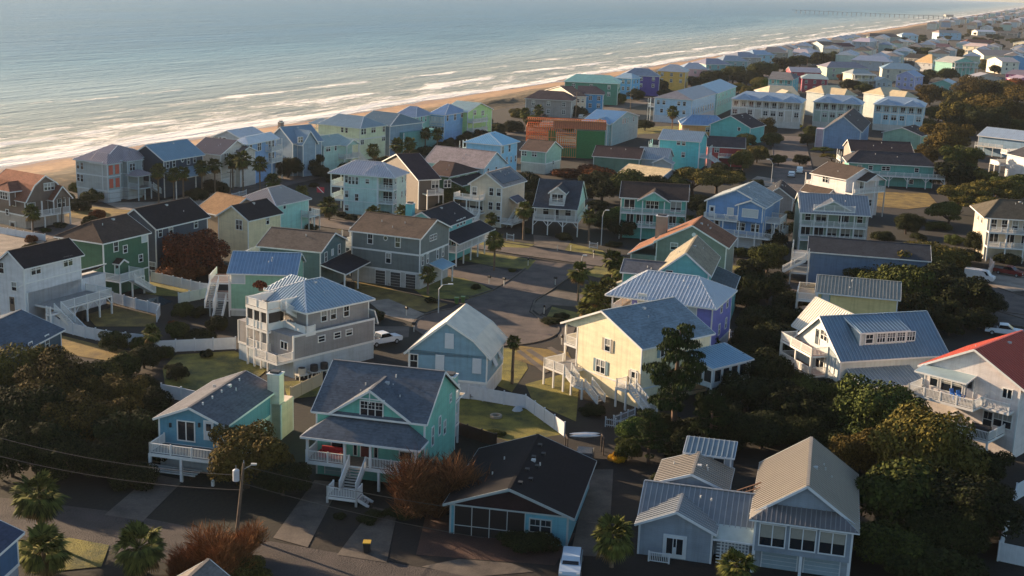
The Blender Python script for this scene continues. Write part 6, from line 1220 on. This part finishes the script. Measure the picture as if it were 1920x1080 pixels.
T('yellow',1158,853,38,1.1,'shrub',label='bright yellow shrub beside the kayak rack')
for a,l in [(('lime',1650,780,190,1.05,'round'),'light green leafy tree in front of the long dormer house'),(('olive',1725,850,220,1.15,'round'),'big olive-brown evergreen left of the red-roofed house'),(('oak',1690,935,200,1.1,'round'),'olive evergreen right of the striped-roof garage house'),(('dark',1790,960,220,.9,'round'),'dark evergreen beside the white fenced yard, lower right'),(('dark',1840,880,120,.9,'round'),'dark tree beneath the decks of the red-roofed house'),(('brown',1620,850,110,1.1,'round'),'brownish tree touching the garage house roof'),(('oak',1660,1020,150,.8,'round'),'low dark tree at the bottom right of the garage house'),(('dark',1760,1050,190,.7,'shrub'),'dark bushes along the bottom edge, lower right'),(('brown',1690,672,62,.55,'flat'),'wind-bent brown-topped tree against the blue-roofed dormer house')]: T(*a,label=l)
T('brown',1705,700,60,.6,'flat')
def pine(px,py,h,R,label): ptree(P(px,py,0),'pine',R,h,'pine',label)
pine(1262,830,13.5,5.2,'tall dark pine in front of the pale yellow house'); pine(1215,870,6,3,'short pine left of the tall pine'); pine(1330,850,7,3.2,'dark pine beside the sunroom')
# foreground
T('brown',462,862,175,1.05,'round',label='large rounded rusty-leaved tree between the chimney cottage and craftsman house'); T('dark',530,900,100,1,'round')
T('twig',822,915,190,1.0,'twig',label='bare twiggy brown tree in front of the black-roofed bungalow'); T('rust',800,900,150,.9,'twig'); T('dark',880,930,80,.9,'shrub')
T('gold',400,1040,140,1.0,'twig',label='orange-gold twiggy shrub around the utility pole'); T('gold',450,1020,110,.9,'twig'); T('olive',455,1060,110,.8,'shrub'); T('rust',340,1060,110,.7,'twig'); T('gold',420,1050,120,.6,'shrub')
T('dark',1010,1010,110,.6,'shrub'); T('dark',960,1000,80,.6,'shrub'); T('dark',1115,765,60,.6,'shrub',label='dark clipped hedge at the foot of the pale yellow house'); T('dark',700,965,60,.6,'shrub'); T('dark',640,965,30,.8,'shrub'); T('dark',750,960,60,.6,'shrub'); T('oak',930,810,40,.5,'shrub')
T('dark',580,424,34,.9,'shrub'); T('dark',551,425,30,.7,'shrub'); T('dark',725,510,80,.5,'shrub'); T('dark',750,520,60,.6,'shrub'); T('dark',891,535,22,1,'shrub'); T('dark',700,590,60,.6,'shrub'); T('dark',1055,590,40,.5,'shrub'); T('dark',1040,600,50,.4,'shrub'); T('olive',560,478,40,.6,'shrub'); T('dark',940,415,30,.5,'shrub'); T('dark',1150,455,36,.6,'shrub'); T('olive',470,560,30,.6,'shrub')
# middle distance and beyond
for a in [('brown',1178,170,46),('olive',1210,165,46),('dark',1235,162,50),('dark',1195,178,40),('oak',1160,185,40),('dark',1335,148,60),('oak',1375,140,60),('dark',1400,148,60),('oak',1430,132,60),('dark',1310,158,50),('oak',1290,150,36),('olive',1425,158,50),('olive',1405,172,40),('olive',1385,165,36),('dark',1470,122,50),('oak',1500,116,46),('dark',1540,112,50),('oak',1565,108,40),('rust',1582,145,26),('dark',1590,160,44),('oak',1620,165,36),('rust',1660,160,22),('dark',1710,98,40),('dark',1690,78,30),('oak',1740,100,40),('olive',1790,100,36),('oak',1745,140,36),('oak',1775,140,46),('dark',1730,150,40),('oak',1850,125,30),('dark',1865,130,30),('brown',1745,178,70),('brown',1830,168,90),('olive',1880,172,80),('brown',1910,180,80),('olive',1800,190,70),('brown',1860,205,110),('olive',1800,215,90),('oak',1760,215,60),('brown',1920,215,90),('olive',1740,235,50),('dark',1860,230,100),('oak',1900,240,60),('dark',1800,235,70),('rust',1905,160,50),('dark',1480,140,30),('dark',1250,178,40),('dark',1080,175,20)]: T(*a,hk=.9,shape='round')
k=0
while k<170:
    s=rf.uniform(700,3200); y=-rf.uniform(90,90+s*.16); p=W_(s,y); v=Vector((p.x,p.y,-CAMH)); wz=v.dot(F_); X=960+FPX*v.dot(RT)/wz; Yp=540-FPX*v.dot(UP)/wz
    if X>1960 or Yp>160 or X<1250: 
        k+=.2; continue
    k+=1; R=rf.uniform(3,6); q=empty('distant_tree',p,rf.uniform(0,6),'small distant tree scattered among the far rows of houses','tree','distant trees among the far houses'); link('crown',crown(rf.choice(('dark','oak','olive','brown')),'round',1,3600,.085),q,(0,0,0),None,(R,R,R*.9))
# ---------------------------------------------------------------- fences, poles, wires, vehicles, small things
def fence(px,label,h=1.7,kind='solid',sp=2.4,col='#c6cbd0',name='vinyl_fence'):
    pts=[P(x,y,0) for x,y in px]; r=empty(name,pts[0],0,label,'fence'); o=pts[0]; mt=plain(col,.5,.06); m=MB()
    for a,b in zip(pts,pts[1:]):
        a=a-o;b=b-o; L=(b-a).length; z=Vector((0,0,1))
        if kind=='solid':
            m.bar(a+z*h*.5,b+z*h*.5,.05,mt,h*.88); m.bar(a+z*h*.95,b+z*h*.95,.09,mt,.1); m.bar(a+z*.12,b+z*.12,.09,mt,.12)
            n=int(L/.5); 
            for i in range(1,n): q=a.lerp(b,i/n); m.bar(q+z*.1,q+z*h*.93,.07,mt,.03)
        else:
            m.bar(a+z*h*.85,b+z*h*.85,.05,mt,.09); m.bar(a+z*h*.25,b+z*h*.25,.05,mt,.09); n=max(2,int(L/.22))
            for i in range(n+1): q=a.lerp(b,i/n); m.bar(q+z*.05,q+z*h,.09,mt,.03)
    m.build('fence_panel',r); pm=MB()
    for a,b in zip(pts,pts[1:]):
        a=a-o;b=b-o; n=max(1,round((b-a).length/sp))
        for i in range(n+(1 if b==pts[-1]-o else 0)):
            q=a.lerp(b,i/n); k=('fpost',h,col)
            if k not in SM:
                f=MB(); f.box(-.07,.07,-.07,.07,-.1,h+.05,mt); f.box(-.09,.09,-.09,.09,h+.05,h+.12,mt); SM[k]=f.mesh('post')
            link('post',SM[k],r,q)
    return r
fence([(88,604),(115,622),(160,634),(200,642),(272,650)],'long white vinyl fence running down from the white stilt house')
fence([(288,662),(330,660),(400,657),(442,655)],'sunlit white fence between the thicket and the rooftop-deck house')
fence([(212,568),(255,580),(300,591)],'white fence in front of the swimming pool'); fence([(284,528),(325,537),(375,549),(400,552)],'white fence behind the pool lawn')
fence([(405,553),(375,562),(335,570)],'short white fence closing the pool yard on the right'); fence([(300,591),(294,604)],'short white return of the pool fence')
fence([(852,744),(905,752),(985,766),(1058,819)],'white vinyl fence stepping down beside the craftsman yard'); fence([(545,752),(604,722)],'slanting tan fence behind the chimney cottage',col='#b9a88c')
fence([(303,745),(340,752),(372,760)],'short white fence left of the chimney cottage roof'); fence([(0,438),(45,446),(85,452)],'low white fence by the sandy parking area, left edge',h=1.3)
fence([(1920,930),(1903,940),(1886,1005),(1870,1052),(1925,1064)],'white fenced enclosure at the right edge',h=1.9)
fence([(1135,800),(1172,806)],'low white picket fence beside the yellow house stair',h=1.1,kind='picket',sp=1.5,name='picket_fence'); fence([(1150,797),(1190,781)],'second low picket fence beside the yellow house stair',h=1.1,kind='picket',sp=1.5,name='picket_fence')
fence([(1345,745),(1388,762)],'white picket fence behind the tall pine',h=1.2,kind='picket',name='picket_fence'); fence([(1368,634),(1392,638)],'short picket fence beside the violet house',h=1.2,kind='picket',name='picket_fence')
fence([(435,372),(462,365)],'little white slatted gate sign by the beach road palms',h=1.1,kind='picket',name='picket_fence'); fence([(500,350),(521,344)],'short white slatted screen beside the beach palms',h=1.2,kind='picket',name='picket_fence')
fence([(1105,465),(1120,467)],'white slatted screen beside the cross street',h=1.2,kind='picket',sp=1.2,name='picket_fence'); fence([(950,450),(963,452)],'white picket screen in front of the beige house',h=1.3,kind='picket',sp=1.5,name='picket_fence')
fence([(700,810),(760,830),(850,812),(930,838)],'weathered brown wood fence behind the craftsman yard',h=1.5,col='#4a3528',name='wood_fence')
fence([(1855,500),(1862,508),(1852,520)],'sunlit pinkish fence panel near the white van',h=1.7,col='#d0b8ac')
# utility poles
def pole(base,top,label,arm=True,xf=False,lamp=False,col='#6a5a4a'):
    b=P(*base,0); d=ray(*top); o=Vector((0,0,CAMH)); t=b.xy.dot(d.xy)/d.xy.dot(d.xy); z=(o+d*t).z; lat=(o+d*t); z=max(6,min(14,z))
    r=empty('utility_pole',b,0,label,'utility pole'); m=MB(); mt=plain(col,.9,.2,4); tx=lat-b; tx.z=0
    if tx.length>2: tx=tx.normalized()*2
    m.cyl((0,0,-.2),(tx.x,tx.y,z),.16,.11,mt,8); m.build('pole',r); tp=Vector((tx.x,tx.y,z))
    if arm: m=MB(); m.bar(tp+Vector((-.9,-.35,-.5)),tp+Vector((.9,.35,-.5)),.1,mt); m.build('crossarm',r)
    for i in(-.8,0,.8) if arm else (0,): m=MB(); m.cyl((0,0,0),(0,0,.25),.05,.04,plain('#8a8f94'),6); m.build('insulator',r).location=tp+Vector((i,i*.39,-.42 if arm else 0))
    if xf: m=MB(); m.cyl((0,0,0),(0,0,1.0),.3,.3,plain('#b9bcc0',.4,.08),14); m.cyl((0,0,1.0),(0,0,1.12),.3,.12,plain('#b9bcc0',.4,.08),14); m.cyl((0,0,1.1),(0,0,1.45),.05,.04,plain('#777777'),6); m.build('transformer',r).location=tp*.76+Vector((-.5,-.1,0))
    if lamp: m=MB(); m.bar(tp-Vector((0,0,.6)),tp+Vector((.9,-.2,.0)),.06,plain('#9a9a96')); m.box(tp.x+.7,tp.x+1.2,tp.y-.35,tp.y-.05,tp.z-.08,tp.z+.06,plain('#a9a9a4')); m.build('lamp_arm',r)
    return r,b+tp
p1,t1=pole((443,1003),(457,868),'weathered utility pole with white transformer and small lamp, foreground street',arm=False,xf=True,lamp=True)
p2,t2=pole((431,368),(433,325),'leaning wooden utility pole behind the tan roof'); p3,t3=pole((115,425),(118,382),'slim utility pole beside the gambrel house')
for b,t,l in [((1079,224),(1082,172),'utility pole on the beach road by the vivid blue house'),((1182,206),(1183,175),'utility pole between the dune house and the townhouses'),((1243,168),(1245,150),'thin pole above the townhouse roof'),((1287,165),(1288,143),'utility pole in front of the mustard house'),((1368,163),(1368,142),'utility pole left of the lit condominium roofs'),((1513,135),(1514,110),'utility pole beside the crimson houses'),((1655,97),(1656,80),'short pole among the far houses'),((1497,110),(1498,92),'utility pole near the small red house')]: pole(b,t,l)
def wire(a,b,sag,name='power_line',label='',r=.018):
    m=MB(); pr=None; mt=plain('#4a4540',.6)
    for i in range(25):
        t=i/24; q=a.lerp(b,t); q.z-=sag*4*t*(1-t)
        if pr is not None: m.bar(pr,q,r*2,mt)
        pr=q
    o=m.build(name); tag(o,label,'cable'); return o
def PD(x,y,dist): d=ray(x,y); return Vector((0,0,CAMH))+d*dist
L0=PD(-40,810,124); wire(L0,t1+Vector((-.2,0,-1.2)),.8,label='upper thin power line crossing the dark thicket, lower left'); L1=PD(-40,845,122); wire(L1,t1*.9+Vector((0,0,0))*0+Vector((t1.x*.1,t1.y*.1,-1.6+0)),.8,label='lower thin power line crossing the dark thicket, lower left') if False else wire(L1,t1+Vector((0,0,-2.6)),.8,label='lower thin power line crossing the dark thicket, lower left')
R0_=PD(1980,1105,118); wire(t1+Vector((0,0,-.3)),PD(1220,985,121),1.1,label='power line from the foreground pole toward the black-roofed bungalow'); wire(t1+Vector((0,0,-2.0)),PD(1220,1045,119),1.1,label='lower power line from the foreground pole across the driveways')
wire(PD(1220,1045,119),PD(1960,1075,116),.9,label='power line above the bottom edge on the right'); wire(t2+Vector((0,0,-.5)),PD(60,372,260),1.2,label='power line from the leaning pole past the gambrel house'); wire(t2+Vector((0,0,-1.3)),PD(60,384,258),1.2,label='second power line from the leaning pole past the gambrel house')
def lamp(base,h,dx,label):
    b=P(*base,0); r=empty('street_lamp',b,0,label,'street lamp'); m=MB(); mt=plain('#b4b6b4',.45,.05); m.cyl((0,0,0),(0,0,h*.82),.1,.07,mt,8); m.cyl((0,0,h*.82),(dx*.4,0,h*.97),.07,.05,mt,8); m.cyl((dx*.4,0,h*.97),(dx,0,h),.05,.05,mt,8); m.build('pole',r)
    m=MB(); m.box(dx-.1,dx+.65,-.14,.14,h-.05,h+.1,plain('#c9cccc',.4)); m.build('lamp_head',r)
lamp((822,587),4.6,1.5,'curved street lamp beside the cul-de-sac'); lamp((1127,460),7,.6,'tall street lamp beside the white stilt house'); lamp((1446,345),6.5,-1.6,'street lamp arching over the far side street'); lamp((1090,512),3.2,.2,'low lamp post at the street corner')
def mailbox(x,y,label,col='#24262a'):
    r=empty('mailbox',P(x,y,0),R_(x*3%90),label,'mailbox'); m=MB(); m.box(-.06,.06,-.06,.06,-.1,1.05,plain('#c9c6bc')); m.build('post',r); m=MB(); m.box(-.16,.16,-.28,.28,1.05,1.3,plain(col,.5)); m.cyl((0,-.28,1.3),(0,.28,1.3),.16,.16,plain(col,.5),10); m.build('box',r)
for x,y,l in [(990,498,'mailbox on the grass at the street corner'),(945,536,'mailbox beside the parking court'),(762,592,'mailbox left of the cul-de-sac by the gravel drive'),(776,622,'mailbox behind the slate blue house'),(1041,534,'dark mailbox on the right side of the cul-de-sac road'),(1020,588,'mailbox on the lawn edge right of the cul-de-sac'),(1053,646,'black mailbox near the pale yellow house porch'),(1113,484,'double black mailbox beside the cross street'),(917,532,'green marker post near the parking court')]: mailbox(x,y,l)
def bin_(x,y,label,col,lid,rz=0):
    r=empty('wheelie_bin',P(x,y,0),rz,label,'bin'); m=MB(); c=plain(col,.5,.08); m.add([(-.25,-.28,.08),(.25,-.28,.08),(.25,.28,.08),(-.25,.28,.08),(-.32,-.36,1.0),(.32,-.36,1.0),(.32,.36,1.0),(-.32,.36,1.0)],[(0,3,2,1),(4,5,6,7),(0,1,5,4),(1,2,6,5),(2,3,7,6),(3,0,4,7)],c); m.build('body',r)
    m=MB(); m.box(-.35,.35,-.4,.36,1.0,1.08,plain(lid,.5,.08)); m.bar((-.3,.42,1.0),(.3,.42,1.0),.05,c); m.build('lid',r)
    for s_ in(-1,1): m=MB(); m.cyl((s_*.22,.28,.12),(s_*.3,.28,.12),.12,.12,plain('#111111'),10); m.build('wheel',r)
bin_(688,1036,'black wheelie bin with yellow lid on the driveway by the foreground street','#1e1f22','#b4942c'); bin_(856,570,'left green wheelie bin beside the cul-de-sac','#4a6a34','#6f8a44'); bin_(868,568,'right green wheelie bin beside the cul-de-sac','#4a6a34','#6f8a44')
# vehicles (local x = forward)
def vehicle(p,rz,kind,col,label,cat):
    r=empty({'pickup':'pickup_truck','sedan':'parked_car','van':'parked_van','suv':'parked_car'}[kind],p,rz,label,cat); c=plain(col,.25,.03); gl=glass('#0e141a'); hw=.92
    L=2.75 if kind=='pickup' else (2.4 if kind in('sedan','suv') else 2.6)
    def ext(prof,w,mat,m): 
        n=len(prof); V=[(x,s*w*(1-.08*(z>1.0)),z) for s in(-1,1) for x,z in prof]; m.add(V,[tuple(range(n-1,-1,-1)),tuple(range(n,2*n))],mat); m.add(V,[(i,(i+1)%n,n+(i+1)%n,n+i) for i in range(n)],mat)
    m=MB()
    if kind=='pickup':
        ext([(-L,.45),(L-.1,.4),(L,.7),(L-.08,1.0),(1.15,1.12),(-L,1.1)],hw,c,m); ext([(-.95,1.1),(-.75,1.72),(.45,1.76),(1.25,1.1)],hw-.06,c,m); m.box(-L+.1,-1.1,-.74,.74,1.0,1.125,plain('#1c1d20'))
    elif kind=='van':
        ext([(-L,.45),(L-.1,.45),(L,.8),(L-.1,1.15),(L-.7,1.3),(L-1.3,2.1),(-L,2.15)],hw,c,m)
    else:
        t=1.45 if kind=='sedan' else 1.72; ext([(-L,.4),(L-.1,.38),(L,.6),(L-.12,.88),(1.2,1.0),(-L+.25,1.02),(-L,.85)],hw,c,m); ext([(-L+.35,1.0),(-L+.8,t),(.35,t),(1.25,1.0)],hw-.08,c,m)
    m.build('body',r); g=MB()
    if kind=='pickup': x0,x1,x2,x3,zb,zt=-.88,-.72,.45,1.1,1.17,1.66
    elif kind=='van': x0,x1,x2,x3,zb,zt=L-2.2,L-2.1,L-1.42,L-.9,1.35,2.0
    else: x0,x1,x2,x3,zb,zt=-L+.5,-L+.85,.3,1.05,1.06,(1.38 if kind=='sedan' else 1.62)
    for s in(-1,1): y=s*(hw*.93); g.prism([(x0,y,zb),(x3,y,zb),(x2,y,zt),(x1,y,zt)],.03,gl,dirn=(0,-s,0))
    g.build('side_window',r); g=MB(); g.prism([(x3+.14,-.72,zb),(x3+.14,.72,zb),(x2+.08,.66,zt+.02),(x2+.08,-.66,zt+.02)],.04,gl,dirn=(-.3,0,-.9)); g.build('windscreen',r)
    if kind!='van': g=MB(); g.prism([(x0-.12,-.68,zb),(x1-.06,-.62,zt),(x1-.06,.62,zt),(x0-.12,.68,zb)],.04,gl,dirn=(.3,0,-.9)); g.build('rear_window',r)
    for sx in(-L*.62,L*.62):
        for s in(-1,1):
            m=MB(); m.cyl((0,-.11,0),(0,.11,0),.36,.36,plain('#0e0e10',.8),14); w_=m.build('wheel',r); w_.location=(sx,s*.85,.36); q=MB(); q.cyl((0,-.125,0),(0,.125,0),.2,.2,plain('#8f9296',.35),10); q.build('rim',w_)
    for s in(-1,1):
        m=MB(); m.box(L-.06,L+.02,s*.75-.14,s*.75+.14,.68,.84,plain('#e0e0dc',.2)); m.build('headlight',r); m=MB(); m.box(-L-.02,-L+.04,s*.78-.1,s*.78+.1,.72,.95,plain('#8a1c18',.3)); m.build('tail_light',r)
    return r
def face(a,b): A=P(*a);B=P(*b); d=B-A; return A,math.atan2(d.y,d.x)
for a,b,k,c_,l,ct in [((1882,628),(1915,632),'pickup','#c9ced4','white pickup truck parked behind the red-roofed house','pickup'),((1070,1068),(1064,1110),'sedan','#a9b9c8','pale blue-white sedan at the bottom edge beside the dark palm','car'),((718,645),(745,640),'pickup','#cfd2d4','white pickup parked at the right end of the rooftop-deck house','pickup'),((1836,527),(1850,529),'van','#d4d6d8','white van beneath the trees on the right','van'),((1892,516),(1925,522),'pickup','#6a1c1c','dark red pickup in front of the double-porch house','pickup'),((1484,331),(1486,325),'sedan','#c4ccd2','white car parked on the far side street, left one','car'),((1499,324),(1500,318),'suv','#d0d6da','white car parked on the far side street, right one','car'),((1497,240),(1507,238),'sedan','#c9a21c','bright yellow car at the end of the far side street','car'),((1408,372),(1420,373),'sedan','#30343a','dark car beside the black-roofed cottage','car'),((1091,223),(1097,221),'suv','#b9b4ac','pale car on the beach road by the vivid blue house','car'),((1096,868),(1098,850),'suv','#16181c','black car in the driveway beside the bungalow','car'),((1018,221),(1026,220),'sedan','#5a4640','dark red-brown car beneath the taupe dune house','car')]:
    p,rz=face(a,b); vehicle(p,rz,k,c_,l,ct)
# kayak rack, air conditioners, fire ring, swing
b=P(1095,850,0); r=empty('rack',b,R_(8),'dark timber rack at the back corner of the bungalow','rack'); m=MB(); mt=plain('#3a3029',.8); 
for x in(-2,2):
    for y in(-.6,.6): m.box(x-.06,x+.06,y-.06,y+.06,0,1.9,mt)
    m.box(x-.06,x+.06,-.7,.7,1.9,2.0,mt)
m.build('frame',r)
for i,y in enumerate((-.4,.3)):
    m=MB(); sec=[(-1.7,.02),(-1.2,.13),(0,.19),(1.2,.13),(1.7,.02)]; c=plain('#d8d8d8',.4,.04)
    for (x0,w0),(x1,w1) in zip(sec,sec[1:]): m.cyl((x0,0,0),(x1,0,0),w0,w1,c,8)
    o=m.build('kayak'); o.location=b+Vector((0,y,2.17)); o.rotation_euler=(0,0,R_(8)); tag(o,['white kayak on the timber rack, nearer one','white kayak on the timber rack, farther one'][i],'kayak')
for i,(x,y) in enumerate(((566,712),(589,706),(608,702))):
    p=P(x,y,0); r=empty('air_conditioner',p,R_(40),['pale air conditioner on a white stand beside the rooftop-deck house','dark round air conditioner, middle of three','dark round air conditioner, right of three'][i],'air conditioner'); m=MB(); m.cyl((0,0,.75),(0,0,1.55),.5,.5,plain(['#b9b4a8','#2e2f31','#2e2f31'][i],.5),14); m.cyl((0,0,1.55),(0,0,1.6),.42,.42,plain('#1a1a1c'),14); m.build('cabinet',r)
    m=MB(); m.box(-.7,.7,-.6,.6,.65,.75,plain('#c9c6ba')); m.build('stand_top',r)
    for sx in(-1,1):
        for sy in(-1,1): m=MB(); m.box(sx*.6-.05,sx*.6+.05,sy*.5-.05,sy*.5+.05,0,.65,plain('#c9c6ba')); m.build('leg',r)
m=MB(); q=20
for i in range(q): a=2*math.pi*i/q;b_=2*math.pi*(i+1)/q; m.bar((math.cos(a)*.6,math.sin(a)*.6,.2),(math.cos(b_)*.6,math.sin(b_)*.6,.2),.22,plain('#9a8f80'),.3)
o=m.build('fire_ring'); o.location=P(930,783,0); tag(o,'round pale stone fire ring in the craftsman back yard','fire ring')
for x,y,l in ((886,748,'grey wooden outdoor chair left of the yard fence'),(903,746,'dark outdoor chair beside the yard fence')): 
    chair(P(x,y,0),x,'#5a564e',l,None)
m=MB(); rr=random.Random(4)
for i in range(7): x,y=rr.uniform(-1.6,1.6),rr.uniform(-.5,.5); m.cyl((x,y,0),(x+rr.uniform(-.3,.3),y,.35),.6,.25,plain('#aeb4b8',.5),7)
o=m.build('tarpaulin'); o.location=P(985,768,0); tag(o,'crumpled pale tarpaulin against the stepping white fence','tarpaulin')
for x,y in ((1070,478),(1045,478)): m=MB(); m.cyl((0,0,0),(0,0,1.1),.06,.06,plain('#c9c4b4'),8); o=m.build('marker_post'); o.location=P(x,y-8,0); tag(o,'short pale marker post along the cross street','post','marker posts along the cross street')
# flag on the mint house porch
m=MB(); m.box(-.9,.9,-.02,.02,-.6,.6,plain('#a8283c')); m.add([(-.9,-.03,.6),(-.6,-.03,.6),(.9,-.03,-.6),(.6,-.03,-.6)],[(0,1,2,3)],plain('#d8d8d8')); o=m.build('dive_flag'); o.location=P(601,356,4.3); o.rotation_euler=(0,0,R_(-20)); tag(o,'red flag with white diagonal on the mint house porch','flag')
# planters on the roof deck
u=P(488,541,8.9); r=empty('planter',P(489,545,8.2)+Vector((0,0,0)),0,'red-leaved potted plant on the rooftop deck','plant'); m=MB(); m.cyl((0,0,0),(0,0,.5),.3,.4,plain('#2c2826'),10); m.build('pot',r); link('foliage',crown('red','shrub',2,1500,.12),r,(0,0,.45),None,(1.1,1.1,1.2))
# the fishing pier
r=empty('fishing_pier',W_(2650,-10,0),0,'long dark fishing pier reaching into the sea on the horizon','pier'); m=MB(); pm=plain('#6f7072',.8); d=SEA
m.bar(d*0+Vector((0,0,6)),d*330+Vector((0,0,6)),7,pm,.6); m.build('deck',r); m=MB()
for i in range(33):
    for s in(-2.5,2.5): q=d*(i*10)+SD*s; m.cyl(q+Vector((0,0,-4)),q+Vector((0,0,6)),.3,.3,pm,5)
tag(m.build('piles',r),kind='stuff') if False else m.build('piling',r); m=MB(); m.box(-8,8,-8,8,5,9.5,siding('#8a8a84')); m.build('pier_house',r)
# haze
hz=MB(); hz.box(-6000,14000,-600,14000,-9,76,plain('#ffffff')); ho=hz.build('haze'); tag(ho,kind='stuff'); hm=bpy.data.materials.new('haze_air'); hm.use_nodes=True; t=hm.node_tree; t.nodes.clear(); ou=t.nodes.new('ShaderNodeOutputMaterial'); pv=t.nodes.new('ShaderNodeVolumePrincipled'); pv.inputs['Color'].default_value=(.8,.88,1,1); pv.inputs['Density'].default_value=HAZE; pv.inputs['Anisotropy'].default_value=.3; t.links.new(pv.outputs[0],ou.inputs['Volume']); ho.data.materials.clear(); ho.data.materials.append(hm)
